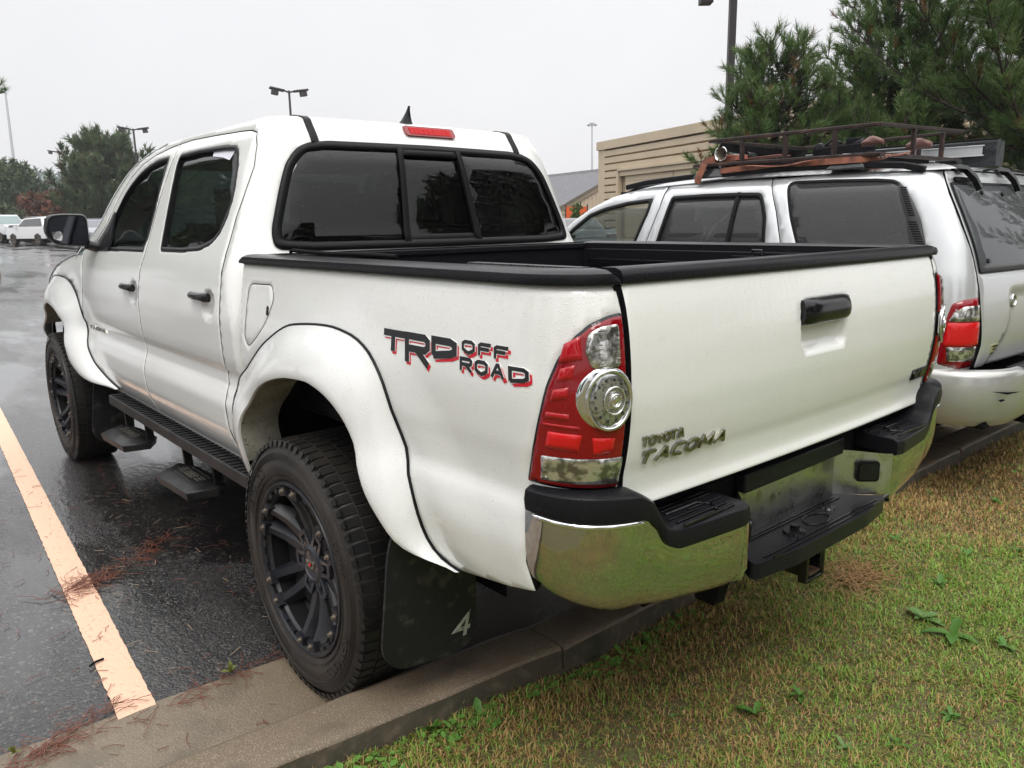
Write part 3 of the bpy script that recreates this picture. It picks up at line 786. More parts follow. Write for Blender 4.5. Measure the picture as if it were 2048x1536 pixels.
# --- bed sides
bs=[(.496,.50),(.496,1.274),(-1.135,1.274),(-1.139,1.20),(-1.139,.868),(-1.139,.80),(-1.01,.80),(-.932,.80),(-.915,.70),(-.925,.635),(-.88,.617),(-.76,.595),(-.66,.565),(-.55,.53)]
arch=[(-.50,.50),(-.46,.62),(-.40,.76),(-.33,.88),(-.23,.94),(-.12,.965),(.065,.945),(.19,.90),(.28,.84),(.36,.75),(.40,.66),(.42,.50)]
bs=[(.496,.50),(.496,1.274),(-1.135,1.274),(-1.139,1.20),(-1.139,.868),(-1.139,.80),(-1.01,.80),(-.932,.80),(-.915,.70),(-.925,.635),(-.86,.615),(-.76,.598),(-.655,.579),(-.60,.585)]+[(-.53,.63),(-.46,.74),(-.40,.84),(-.33,.93),(-.23,.99),(-.12,1.01),(.065,.99),(.19,.95),(.30,.88),(.38,.79),(.44,.66),(.455,.50)]
lamp_o=rnd([(-1.137,1.221),(-1.097,1.217),(-1.052,1.203),(-1.017,1.178),(-.985,1.136),(-.965,1.085),(-.949,1.018),(-.935,.950),(-.920,.878,.006),(-.964,.874),(-1.03,.870),(-1.137,.864)],.01,3)
fuel=rnd([(.434,1.212),(.255,1.216),(.236,1.17),(.285,1.09),(.36,1.035),(.43,1.003),(.468,1.03)],.035,5)
for sgn in (1,-1):
    hl=[inset(lamp_o,-.002)]
    if sgn>0: hl.append(fuel)
    bs2=[p for p in bs]
    lampcut=inset(lamp_o,.004)
    # lamp opening reaches the rear edge: make it an inner hole just short of it
    hole=[(max(a,-1.134),z) for a,z in lampcut]
    q=panel(bed,bs2,[hole]+([fuel] if sgn>0 else []),step=.0165,skirt=.016,tilt=.4)
    b_=(q if sgn>0 else q.mirror()).build('bed_side',white,T)
    if sgn>0:
        BS=b_
        q=panel(bed,inset(fuel,.003),step=.02,skirt=.01,off=0); q.build('fuel_door',white,b_)
        f=onsurf(bed); q=MB(); q.prism(rr(.272,1.135,.012,.028,.004),f,-.002,.0015); q.build('fuel_door_notch',blk,b_,fixn=True)
        q=panel(bed,inset(fuel,-.01),step=.04,skirt=0,off=-.014,rim=0); q.build('fuel_door_recess',blk_matte,b_)
        # TRD OFF ROAD decal
        def dec(u,v,h): return f(-.418-u,v,h)
        for nm,mt,du,dv,th,h in (('decal_lettering_shadow',red_dec,.006,-.0065,0,.0008),('decal_lettering_border',wht_dec,.0,0,.0035,.0014),('decal_lettering',blk_dec,0,0,0,.0021)):
            g=MB(); ff=lambda u,v,hh:dec(u+du,v+dv,hh)
            # T / R / D
            letters(g,'T',lambda u,v,hh:ff(u,1.093+v,hh),.051,.094,.0165+th,0,0,h,shear=-.05)
            letters(g,'R',lambda u,v,hh:ff(.1040+u,1.075+v,hh),.070,.086,.0170+th,0,0,h,shear=-.08)
            letters(g,'D',lambda u,v,hh:ff(.2110+u,1.103+v,hh),.043,.079,.0170+th,0,0,h,shear=-.08)
            letters(g,'OFF',lambda u,v,hh:ff(.319+u,1.122+v,hh),.027,.038,.0076+th,.0185,0,h,shear=-.08)
            letters(g,'ROAD',lambda u,v,hh:ff(.315+u,1.083+v,hh),.029,.036,.0080+th,.0170,0,h,shear=-.08)
            g.build(nm,mt,b_,smooth=0,fixn=True)
    # --- tail lamp
    f=onsurf(bed)
    q=panel(bed,lamp_o,step=.02,skirt=.03,off=.004,rim=.004,tilt=.8); base_l=(q if sgn>0 else q.mirror()).build('tail_lamp',blk_gloss,T)
    def add(nm,mt,poly,off,step=.010,skirt=.008,rim=.002):
        q=panel(bed,poly,step=step,skirt=skirt,off=off,rim=rim,tilt=.7); (q if sgn>0 else q.mirror()).build(nm,mt,base_l)
    add('red_lens',red_l,inset(lamp_o,.006),.009,rim=.005)
    add('upper_clear_lens',clear_l,rnd([(-1.072,1.196),(-1.115,1.200),(-1.113,1.118),(-1.055,1.118),(-1.04,1.150),(-1.046,1.183)],.01),.0128)
    add('lower_clear_lens',clear_l,rnd([(-.958,.944),(-1.128,.938),(-1.128,.880),(-.956,.892)],.004),.0128)
    for pl in ([(-.993,1.118),(-1.022,1.126),(-1.016,1.098),(-.987,1.092)],[(-.981,1.077),(-1.010,1.083),(-1.008,1.062),(-.976,1.055)],[(-.968,1.034),(-1.010,1.031),(-1.012,1.019),(-.966,1.022)],[(-.962,1.006),(-1.03,1.000),(-1.03,1.007),(-.962,1.012)],[(-1.0,1.165),(-1.03,1.18),(-1.035,1.135),(-.99,1.13)]):
        add('lens_facet',red_p,pl,.0112,rim=.0012,skirt=.004)
    add('reflector',red_b,[(-.972,.995),(-1.036,.990),(-1.030,.956),(-.966,.963)],.0115,rim=.001,skirt=.004)
    add('reflector',red_b,[(-1.056,.984),(-1.104,.980),(-1.101,.952),(-1.06,.950)],.0115,rim=.001,skirt=.004)
    # round led unit (cut straight at the tailgate side)
    def disc(ra,rz,ca=-1.092,cz=1.057,amin=-1.1335,n=40): return [(max(ca+ra*math.cos(t),amin),cz+rz*math.sin(t)) for t in [2*math.pi*k/n for k in range(n)]]
    def clean(p):
        o=[p[0]]
        for x in p[1:]:
            if math.hypot(x[0]-o[-1][0],x[1]-o[-1][1])>1e-3: o.append(x)
        return o
    add('led_surround',chrome_b,clean(disc(.060,.060,ca=-1.083,cz=1.061)),.011,rim=.002)
    add('led_lens',led_m,clean(disc(.043,.053,ca=-1.090)),.015,rim=.002,skirt=.01)
    def ringt(nm,mt,ra,rz,ca,cz,h,r,n=44):
        pts=[(ca+ra*math.cos(t),cz+rz*math.sin(t)) for t in [2*math.pi*k/n for k in range(n+1)]]
        pts=[(max(a,-1.134),z) for a,z in pts]; g_=MB().tube([f(a,z,h) for a,z in pts[:-1]],r,8,closed=True); (g_ if sgn>0 else g_.mirror()).build(nm,mt,base_l,smooth=60)
    ringt('led_ring',chrome_b,.045,.056,-1.089,1.057,.0135,.0042)
    ringt('led_ring',chrome_b,.021,.026,-1.097,1.056,.0160,.0022)
    add('led_dome',clear_l,clean(disc(.019,.024,ca=-1.097)),.0160,rim=.002,skirt=.01)
    ringt('led_ring',chrome_b,.010,.012,-1.098,1.056,.0180,.0024)
    add('led_bulb',chrome_b,clean(disc(.008,.010,ca=-1.100)),.0205,rim=.003,skirt=.01)
    g=MB()
    for k in range(12):
        t=2*math.pi*k/12+.2; a,z=-1.090+.032*math.cos(t),1.057+.040*math.sin(t)
        if a>-1.128: g.prism(rr(a,z,.0045,.006,.002,2),f,.0145,.0165)
    (g if sgn>0 else g.mirror()).build('led_cell',inter,base_l,fixn=True)
    g=MB()
    for k in range(8): g.prism([(-1.066,1.128+.0085*k),(-1.112,1.127+.0085*k),(-1.112,1.1285+.0085*k),(-1.066,1.1295+.0085*k)],f,.010,.0140)
    (g if sgn>0 else g.mirror()).build('lens_rib',chrome_b,base_l,fixn=True); g=MB()
    for k in range(5): g.prism([(-.966,.897+.0085*k),(-1.124,.889+.0085*k),(-1.124,.891+.0085*k),(-.966,.899+.0085*k)],f,.010,.0140)
    (g if sgn>0 else g.mirror()).build('lens_rib',chrome_b,base_l,fixn=True)
    # rail cap
    rows_=[]
    A=[.505-.0*i for i in range(1)]+[.50-.02*i for i in range(1,75)]
    A=[a for a in A if a>-.88]+[-.88-.26*i/12 for i in range(13)]
    for a in A:
        e=min(1,max(.0,(a+1.143)/.022)); fr=min(1,(.512-a)/.03); e=min(1,(.25+.75*e**.5))*min(1,.3+.7*max(0,fr)**.5)
        n_=nrm_of(bed,a,1.26); n_.z=0; n_.normalize(); p=Vector(bed(a,1.27)); 
        row=[p+n_*.002+Vector((0,0,.003)),p+n_*.009+Vector((0,0,.004)),p+n_*.0115+Vector((0,0,.014*e)),p+n_*.007+Vector((0,0,.025*e)),p-n_*.008+Vector((0,0,.031*e)),p-n_*.05+Vector((0,0,.034*e)),p-n_*.095+Vector((0,0,.030*e)),p-n_*.11+Vector((0,0,.026*e)),p-n_*.112+Vector((0,0,-.03))]
        if a<-.88:
            row=[Vector((q_.x,max(q_.y,.725),q_.z)) for q_ in row]
        rows_.append(row)
    q=MB().grid(rows_); q.f+=[tuple(range(9)),tuple(range(len(q.v)-9,len(q.v)))[::-1]]; q.m+=[0,0]
    (q if sgn>0 else q.mirror()).build('bed_rail_cap',blk,T,smooth=45,fixn=True)
    # --- flares
    def flare(outp,inp,surf,ybase,proud,nm):
        q=MB(); rows_=[]; n=len(outp)
        N=56
        def samp(P,t):
            d=[0]
            for i in range(1,len(P)): d.append(d[-1]+math.hypot(P[i][0]-P[i-1][0],P[i][1]-P[i-1][1]))
            fx=pch([(d[i]/d[-1],P[i][0]) for i in range(len(P))]); fy=pch([(d[i]/d[-1],P[i][1]) for i in range(len(P))]); return fx(t),fy(t)
        prof_=[(0,.0),(.0,.004),(.05,.0075),(.14,.014),(.28,.028),(.45,.044),(.63,.058),(.80,.067),(.92,.071),(.985,.0695),(1.0,.062)]
        for i in range(N+1):
            t=i/N; o=samp(outp,t); c=samp(inp,t); row=[]
            for u,h in prof_:
                a,z=o[0]+(c[0]-o[0])*u,o[1]+(c[1]-o[1])*u; p=Vector(surf(a,z)); row.append(Vector((p.x,p.y+h*proud*(1-.8*sst(.88,1,t)-(0 if nm=='rear_flare' else .7*sst(.14,0,t))),p.z)))
            p=row[-1]
            rows_.append(row)
        q.grid(rows_)
        fl=(q if sgn>0 else q.mirror()).build(nm,white_beads,T,smooth=50,fixn=True)
        q=MB(); rr_=[[r[-1],r[-1]+Vector((0,-.004,.003)),r[-1]+Vector((0,-.09,.004)),r[-1]+Vector((0,-.13,.012))] for r in rows_[3:-7]]
        q.grid(rr_); (q if sgn>0 else q.mirror()).build('flare_lip',dirty,fl,smooth=50)
        q=MB().tube([Vector(surf(*samp(outp,i/60)))+Vector((0,.003,0)) for i in range(61)],.0040,8); (q if sgn>0 else q.mirror()).build('flare_seal',rubber,fl)
    flare([(.63,.52),(.615,.68),(.592,.79),(.555,.87),(.44,.935),(.25,1.045),(.06,1.112),(-.15,1.126),(-.26,1.115),(-.352,1.083),(-.422,1.017),(-.466,.925),(-.504,.846),(-.516,.805),(-.542,.742),(-.556,.66),(-.575,.615),(-.61,.590),(-.67,.580)],
          [(.43,.545),(.405,.64),(.385,.745),(.30,.850),(.197,.917),(.065,.958),(-.02,.972),(-.129,.978),(-.20,.967),(-.265,.943),(-.325,.895),(-.368,.83),(-.41,.752),(-.455,.69),(-.495,.645),(-.535,.612),(-.59,.592),(-.66,.581)],bed,.875,1.0,'rear_flare')
    flare(flare_f_out,[(2.32,.566),(2.48,.575),(2.66,.60),(2.78,.67),(2.86,.77),(2.93,.86),(3.01,.92),(3.11,.950),(3.24,.962),(3.36,.947),(3.47,.905),(3.56,.83),(3.63,.72),(3.66,.62)],side,.88,1.0,'front_flare')
    # wheel housings
    for cx,r in ((0,.545),(3.236,.52)):
        q=MB()
        q.rev([(r*.96,0),(r,.05),(r,.33)],(cx,.50,.42),n=30,a0=.25,a1=math.pi-.45)
        q.add([(cx-.42,.50,.3),(cx+.50,.50,.3),(cx+.50,.50,1.0),(cx-.42,.50,1.0)],[(0,1,2,3)])
        (q if sgn>0 else q.mirror()).build('wheel_housing',blk_matte,T,smooth=60)
    # mud flaps
    for (cx,y0,y1,z1,zb,tw) in ((-.480,.668,.960,.68,.250,.015),(2.66,.70,.93,.62,.205,.0)):
        q=MB(); poly=rnd([(y0,z1),(y0+.01,zb+.03,.06),(y0+.06,zb,.04),(y1-.05,zb+.0,.05),(y1+.0,zb+.06,.05),(y1-.03,z1-.1),(y1-.06,z1)],.03,4)
        q.prism(poly,lambda u,v,h:Vector((cx-h+.16*(z1-v)*.12-.05*(u-.8)**2*4+(.03 if False else 0)-tw*math.sin((u-.6)*14),u,v)),0,.008)
        mf=(q if sgn>0 else q.mirror()).build('mud_flap',flap_m,T,fixn=True,smooth=50)
        if sgn>0 and cx<0:
            g=MB(); 
            letters(g,'4',lambda u,v,h:Vector((cx+.16*(z1-.32)*.12-.05*((.748-u)-.8)**2*4-tw*math.sin(((.748-u)-.6)*14)-h+.004,.748-u,.292+v)),.065,.055,.011,0,.009,.0105,shear=.25)
            g.build('flap_lettering',mat('faded_letter',(.34,.35,.29),.6,vary=(60,(.12,.12,.10),.55,.65)),mf,smooth=0,fixn=True)
# --- bed box
q=MB()
z0,z1=.80,1.272
q.box((-.27,0,z0-.01),(1.50,1.46,.02))
for s in (1,-1): q.box((-.27,s*.735,(z0+z1)/2),(1.53,.012,z1-z0))
q.box((.48,0,1.04),(.02,1.50,.48)); q.box((.486,0,1.285),(.05,1.50,.022))
for k in range(-5,6): q.box((-.27,k*.125,z0+.004),(1.46,.05,.014))
for s in (1,-1): q.box((0,s*.62,z0+.09),(.80,.20,.18))
bedb=q.build('bed_box',blk,T,bevel=.004)
for s in (1,-1):
    q=MB().box((-.25,s*.70,1.215),(1.3,.028,.030)); 
    q.box((-.45,s*.70,1.247),(.20,.03,.022)); q.tube([(-.47,s*.70,1.257),(-.47,s*.70,1.278),(-.43,s*.70,1.278),(-.43,s*.70,1.257)],.006,8)
    q.build('tie_down_rail',blk_gloss,bedb,bevel=.003)
q=MB().cyl((-.72,.66,1.19),(-.72,.66,1.262),.008,n=12); q.cyl((-.72,.66,1.255),(-.72,.66,1.266),.013,n=12); q.build('tie_down_pin',chrome_b,bedb)
q=MB(); q.box((-.80,.752,1.3030),(.36,.03,.004)); q.build('rail_trim_strip',mat('dark_perforated',(.10,.10,.10),.5,metal=.5,vary=(220,(.02,.02,.02),.48,.52)),bedb)
# rope lying on the rail
q=MB().tube([(.30,.77,1.312),(.24,.79,1.318),(.15,.765,1.312),(.05,.775,1.312),(-.15,.76,1.312),(-.3,.755,1.31)],.006,8); q.build('strap_end',blk_matte,bedb)
# --- tailgate
tg=[(-.716,.812),(.716,.812),(.717,1.276),(-.717,1.276)]
tg=rnd([(-.714,.812,.012),(.714,.812,.012),(.717,.95),(.718,1.1),(.717,1.276,.004),(-.717,1.276,.004),(-.718,1.1),(-.717,.95)],.006,4)
q=panel(tail,tg,step=.0125,skirt=.03,tilt=.5)
TG=q.build('tailgate',white_tail,T)
MB().box((-1.0,0,1.03),(.02,1.42,.44)).build('tailgate_inner_panel',blk,TG)
rows_=[]
for k in range(-24,25):
    y=.722*k/24; x=tailx(y,1.27); e=1 if abs(k)<24 else .9
    rows_.append([Vector((x+.002,y,1.2735)),Vector((x-.007,y,1.2745)),Vector((x-.009,y,1.284)),Vector((x-.002,y,1.299*1)),Vector((x+.012,y,1.305)),Vector((x+.05,y,1.304)),Vector((x+.066,y,1.296)),Vector((x+.068,y,1.24))])
q=MB().grid(rows_); q.f+=[tuple(range(8)),tuple(range(len(q.v)-8,len(q.v)))[::-1]]; q.m+=[0,0]; q.build('tailgate_cap',blk,TG,smooth=45,fixn=True)
f=onsurf(tail)
# pull handle: flap over the recess
q=MB(); rows_=[]
hp=[(1.202,.004),(1.198,.016),(1.184,.026),(1.165,.030),(1.150,.028),(1.142,.022),(1.136,.014),(1.134,.000)]
for k in range(13):
    y=.110-.224*k/12; e=1-.55*(abs(k-6)/6)**7
    rows_.append([Vector((tailx(.2,1.17)-.0-h*e,y,1.168+(z-1.168)*(1-.10*(abs(k-6)/6)**6))) for z,h in hp])
q.grid(rows_); q.f+=[tuple(range(8)),tuple(range(len(q.v)-8,len(q.v)))[::-1]]; q.m+=[0,0]
th_=q.build('tailgate_handle',blk_gloss,TG,smooth=40,fixn=True)
q=MB().prism(rr(-.002,1.168,.225,.062,.012),lambda u,v,h:Vector((tailx(.2,1.17)-h,u,v)),-.004,.005); q.build('handle_surround',blk,TG,fixn=True,bevel=.002)
q=MB()
letters(q,'TOYOTA',lambda u,v,h:f(.682-u,.943+v+.0*u,h),.0215,.0162,.0042,.0058,.000,.006,shear=-.0)
letters(q,'TACOMA',lambda u,v,h:f(.684-u,.905+v,h),.0265,.0335,.0056,.0125,.000,.007,shear=.35,widths=[.038,.036,.034,.034,.036,.036])
q.build('badge_lettering',mat('badge_chrome',(.36,.35,.30),.22,metal=1),TG,smooth=0,fixn=True)
q=MB(); letters(q,'V6',lambda u,v,h:f(-.602-u,.900+v,h),.027,.040,.010,.014,.000,.007,shear=.1); q.prism(rr(-.655,.913,.118,.034,.006),lambda u,v,h:f(u,v,h),0,.0035)
q.build('badge_lettering',blk_gloss,TG,smooth=0,fixn=True)
# dark filler behind the body gaps
for s in (1,-1): MB().box((-1.02,s*.722,1.03),(.05,.03,.48)).box((-1.005,s*.70,.84),(.07,.10,.08)).build('tailgate_jamb',blk_matte,T)
MB().box((-.98,0,.80),(.10,1.5,.03)).build('rear_crossmember',blk_matte,T); MB().box((.505,0,.95),(.02,1.62,.7)).build('cab_back_panel',blk_matte,T)
# --- cab interior
q=MB(); q.box((1.65,0,.62),(2.1,1.6,.10)); q.box((.72,0,.95),(.04,1.56,.70)); q.box((1.55,0,1.69),(1.4,1.2,.01)); q.build('cab_floor',inter_d,T)
def seat(x,y,w_,nm,hr):
    q=MB(); q.box((x+.25,y,.88),(.52,w_,.16)); q.box((x-.02,y,1.14),(.14,w_,.52),rot=Matrix.Rotation(R_(-12),3,'Y'))
    for hy in hr:
        q.box((x-.09,y+hy,1.475),(.09,.25,.17),rot=Matrix.Rotation(R_(-8),3,'Y')); q.cyl((x-.07,y+hy-.06,1.36),(x-.08,y+hy-.06,1.42),.008,n=8); q.cyl((x-.07,y+hy+.06,1.36),(x-.08,y+hy+.06,1.42),.008,n=8)
    return q.build(nm,seatm,T,bevel=.03)
seat(1.72,.37,.50,'front_seat',(0,)); seat(1.72,-.37,.50,'front_seat',(0,)); seat(.92,0,1.25,'rear_bench',(.37,-.37))
q=MB(); q.box((2.62,0,1.12),(.45,1.46,.26)); q.box((2.40,.37,1.21),(.16,.42,.09)); q.box((2.45,0,1.10),(.25,.30,.30)); q.build('dashboard',inter,T,bevel=.04)
q=MB(); cx,cz=2.28,1.20; pts=[]
for k in range(28):
    t=2*math.pi*k/28; pts.append((cx+.08*math.sin(t),.37+.185*math.cos(t),cz+.17*math.sin(t)))
q.tube(pts,.014,10,closed=True); q.cyl((2.30,.37,1.195),(2.42,.37,1.15),.05,n=14); q.bar([(cx,.20,cz),(cx,.54,cz)],.01,.03); q.build('steering_wheel',inter_d,T)
MB().box((2.30,0,1.60),(.02,.24,.065)).cyl((2.31,0,1.62),(2.36,0,1.70),.008,n=8).build('rear_view_mirror',inter_d,T,bevel=.01)
# --- underbody
q=MB(); q.box((1.48,.42,.50),(4.7,.09,.12)); q.box((1.48,-.42,.50),(4.7,.09,.12)); q.box((1.6,0,.54),(2.4,1.50,.04)); q.box((-.55,0,.67),(.9,1.3,.18)); q.box((3.4,0,.5),(.9,.7,.3)); q.box((1.0,0,.44),(1.1,.5,.16))
q.box((.35,-.2,.60),(.2,1.2,.12))
q.build('chassis',blk_matte,T,bevel=.01)
q=MB(); q.cyl((0,-.78,.392),(0,.78,.392),.045,n=16); q.rev([(.02,-.13),(.10,-.10),(.14,0),(.10,.10),(.02,.13)],(0,0,.392),n=20); q.build('rear_axle',blk_matte,T)
q=MB(); q.cyl((3.236,-.78,.392),(3.236,.78,.392),.04,n=12); q.build('front_axle',blk_matte,T)
# --- bumper
def bplan(b,off=0):
    s=1 if b>=0 else -1; b=abs(b)
    if b<.37: 
        t=min(1,(.37-b)/.13)
        if b>.24: x,y=-1.138+(.118)*t,.372-.125*t; n=Vector((-.72,-.69,0)) if True else 0
        else: x,y=-1.020,.247*b/.24; n=Vector((-1,0,0))
    elif b<.68: x,y=-1.152+.047*(b/.68)**2+(.008 if b<.385 else 0),b; n=Vector((-1,.12*b,0))
    elif b<.98:
        t=(b-.68)/.30*math.pi/2; c=max(0,math.cos(t))**.9; s_=max(0,math.sin(t))**.9
        x,y=-.925-.180*c,.68+.190*s_; n=Vector((-math.cos(t),math.sin(t),0))
    else: x,y=-.925+(b-.98),.870; n=Vector((0,1,0))
    n.normalize(); p=Vector((x,y,0))+n*off
    return Vector((p.x,p.y*s,0)),Vector((n.x,n.y*s,0))
zt=pch([(0,.735),(.24,.735),(.37,.722),(.60,.722),(.64,.738),(.685,.800),(.72,.813),(.85,.818),(1.01,.832)])
zbm=pch([(0,.600),(.24,.600),(.36,.600),(.40,.548),(.55,.562),(.70,.583),(.85,.607),(1.01,.630)])
Bs=sorted(set([i*.02 for i in range(0,19)]+[.365,.3701,.378]+[.38+.015*i for i in range(40)]+[.975]))
prof_=[(0,-.002),(.015,.0015),(.03,.0030),(.09,.003),(.25,.004),(.45,.003),(.62,-.001),(.78,-.010),(.90,-.026),(1.0,-.055)]
wing=MB(); rows_=[]
for b in Bs:
    row=[]
    for t,o in prof_:
        z=zt(b)+(zbm(b)-zt(b))*t; oo=o if b>.39 else 0
        p,n=bplan(b,oo); row.append(Vector((p.x,p.y,z)))
    rows_.append(row)
i0=next(i for i,b in enumerate(Bs) if b>=.37)
W1=MB().grid(rows_[i0-1:]); 
B_=MB().box((-.985,0,.70),(.05,1.2,.14)).build('rear_bumper',blk_matte,T,bevel=.01)
W1.build('chrome_wing',chrome,B_,smooth=40,fixn=True); W1.mirror().build('chrome_wing',chrome,B_,smooth=40,fixn=True)
for s in (1,-1):
    q=MB().tube([(lambda p:Vector((p.x,p.y*s,zt(b)-.013)))(bplan(b,.0045)[0]) for b in [.70+.0135*i for i in range(20)]],[.002]+[.0065]*18+[.002],8); q.build('chrome_lip',chrome_b,B_,smooth=60)  # rolled edge in brighter chrome, added for the highlight along the wing top
q=both(MB().grid(rows_[:i0])); q.build('plate_recess',galv,B_,smooth=40,fixn=True)
zp=pch([(.37,.764),(.60,.764),(.64,.775),(.685,.842),(.72,.862),(.80,.868),(1.0,.872)])
for sgn in (1,-1):
    rows_=[]
    bb=[.376,.38]+[.40+.02*i for i in range(11)]+[.61+.012*i for i in range(10)]+[.73+.02*i for i in range(13)]
    for b in bb:
        z_=zp(b); zl=zt(b)-.008; d=.13 if b<.68 else .13-.04*min(1,(b-.68)/.2)
        P=lambda off,z:(lambda p:Vector((p[0].x,p[0].y,z)))(bplan(b,off))
        ti=(lambda z:Vector((min(-1.0,bplan(b)[0].x+.14),bplan(b)[0].y,z))) if b<.66 else (lambda z:P(-d,z))
        rows_.append([P(-.004,zl),P(.010,zl+.002),P(.013,zl+(z_-zl)*.5),P(.009,z_-.006),P(-.004,z_),ti(z_+.001),ti(z_-.04)])
    q=MB().grid(rows_); q.f+=[tuple(range(7)),tuple(range(len(q.v)-7,len(q.v)))[::-1]]; q.m+=[0,0]
    pad=(q if sgn>0 else q.mirror()).build('step_pad',blk,T,smooth=40,fixn=True,bevel=.002)
    q=MB()
    for x,y0,y1 in ((-1.125,.42,.60),(-1.105,.42,.60),(-1.075,.40,.52),(-1.045,.40,.58),(-1.03,.40,.58),(-1.085,.50,.60)):
        q.box((x+.015*0,(y0+y1)/2,.7665),(.006,y1-y0,.006))
    q.tube([(-1.115,.47,.766),(-1.085,.45,.766),(-1.06,.47,.766),(-1.06,.58,.766)],.004,6)
    (q if sgn>0 else q.mirror()).build('tread_rib',blk_gloss,pad,bevel=.001)
    # reversing lamp on the slanted side of the plate recess
    q=MB(); d=Vector((.118,-.125,0)).normalized(); n=Vector((-.69,-.72,0)); c0=Vector((-1.085,.316,.672))
    for (w_,h_,o0,o1,mi) in ((.066,.062,0,.010,0),(.052,.048,.009,.016,1)):
        q.prism(rr(0,0,w_,h_,.012,4),lambda u,v,h:c0+d*u+Vector((0,0,v))+n*h,o0,o1,mi)
    (q if sgn>0 else q.mirror()).build('number_plate_lamp',[rubber,blk_gloss],B_,fixn=True)
q=MB(); q.box((-1.03,0,.752),(.03,.50,.05)); q.box((-1.012,0,.785),(.02,1.36,.02)); q.build('bumper_top_strip',blk,B_,bevel=.005)
q=MB()
pl=rnd([(-.255,-1.02),(.255,-1.02),(.345,-1.135,.03),(.18,-1.158),(-.18,-1.158),(-.345,-1.135,.03)],.02,5)
q.prism(pl,lambda u,v,h:Vector((v,u,h)),.558,.600)
lp=q.build('lower_step',blk,T,fixn=True,bevel=.008)
q=MB()
for x,yw in ((-1.145,.27),(-1.13,.29),(-1.05,.23),(-1.04,.22)): q.box((x,0,.601),(.005,yw*2,.005))
q.tube([(-1.09+.028*math.cos(t),-.03+.05*math.sin(t),.602) for t in [2*math.pi*k/24 for k in range(24)]],.003,6,closed=True)
q.rev([(.030,0),(.028,.008),(.0,.010)],(-1.10,.10,.600),axis='z',n=20); q.rev([(.022,0),(.018,.006),(.0,.006)],(-1.07,-.13,.600),axis='z',n=18); q.rev([(.012,0),(.012,.018),(.0,.018)],(-1.10,.10,.606),axis='z',n=12)
q.build('tread_rib',blk_gloss,lp)
# hitch
q=MB(); h=.038
for s in (1,-1): q.box((-.98,s*.034,.495),(.26,.010,.078)); q.box((-.98,0,.495+s*.034),(.26,.078-.022,.010))
q.box((-1.10,.043,.495),(.025,.012,.102)); q.box((-1.10,-.043,.495),(.025,.012,.102)); q.box((-1.10,0,.543),(.025,.074,.012)); q.box((-1.10,0,.447),(.025,.074,.012))
hi=q.build('tow_hitch',blk_gloss,T,bevel=.003)
MB().box((-1.0,0,.4645),(.22,.056,.003)).box((-.95,0,.495),(.02,.058,.055)).build('rusty_hitch_lining',rustm,hi)
q=MB(); q.box((-.90,0,.51),(.08,1.0,.08)); q.prism([(0,0),(.10,0),(.08,-.075),(.02,-.075)],lambda u,v,h:Vector((-1.02+u,.25+h,.50+v)),0,.045)
q.build('hitch_crossbar',blk_matte,T,fixn=True,bevel=.004)
# --- side steps
for sgn in (1,-1):
    q=MB(); q.box((1.37,.855,.538),(1.78,.10,.010)); q.box((1.37,.905,.527),(1.80,.010,.046)); q.box((1.37,.82,.515),(1.76,.05,.04))
    q.prism([(0,0),(.09,0),(.02,-.045),(0,-.045)],lambda u,v,h:Vector((.475+u*.3,.80+h,.55+v)),0,.105); q.box((2.268,.86,.527),(.010,.10,.046))
    for x in (.7,1.5,2.1): q.box((x,.62,.49),(.06,.44,.05))
    st=(q if sgn>0 else q.mirror()).build('side_step',step_m,T,bevel=.003,fixn=True)
    q=MB()
    for k in range(40): q.bar([(.53+.043*k,.83,.545),(.545+.043*k,.897,.545)],.008,.005)
    (q if sgn>0 else q.mirror()).build('step_rib',blk_gloss,st)
    for x in (1.13,2.03):
        q=MB(); Z=.392
        rim_=[(x-.19,.845),(x-.165,.968),(x+.165,.985),(x+.255,.865),(x+.12,.80),(x-.10,.79)]
        top=[(x+(a-x)*.80+.01,.89+(b-.89)*.66) for a,b in rim_]; n=6
        q.add([(a,b,Z) for a,b in top]+[(a,b,Z-.018) for a,b in rim_]+[(x+(a-x)*.97,.88+(b-.88)*.92,Z-.052) for a,b in rim_],[tuple(range(6))]+[(i,(i+1)%6,6+(i+1)%6,6+i) for i in range(6)]+[(6+i,6+(i+1)%6,12+(i+1)%6,12+i) for i in range(6)]+[tuple(range(12,18))])
        for dx in (-.15,.19): q.bar([(x+dx,.86,.515),(x+dx*1.05,.84,.46),(x+dx*1.02,.835,Z-.02)],.035,.02,up=(1,0,0))
        pd=(q if sgn>0 else q.mirror()).build('foot_step',step_m,st,fixn=True,bevel=.003)
        if sgn>0:
            g=MB(); g.box((x+.015,.885,Z+.001),(.098,.036,.002)); letters(g,'KYX',lambda u,v,h:Vector((x+.052-u,.897-v,h)),.024,.021,.005,.006,Z,Z+.0045)
            for k in range(3):
                g.box((x+.105,.868+.014*k,Z+.001),(.05,.006,.003)); g.box((x-.075,.868+.014*k,Z+.001),(.05,.006,.003))
            for k in range(10): g.box((x-.09+.021*k,.848,Z+.001),(.007,.007,.004)); g.box((x-.09+.021*k,.925,Z+.001),(.007,.007,.004))
            g.build('step_lettering',bpy.data.materials.get('step_letter') or mat('step_letter',(.075,.070,.058),.45),st,smooth=0,fixn=True)
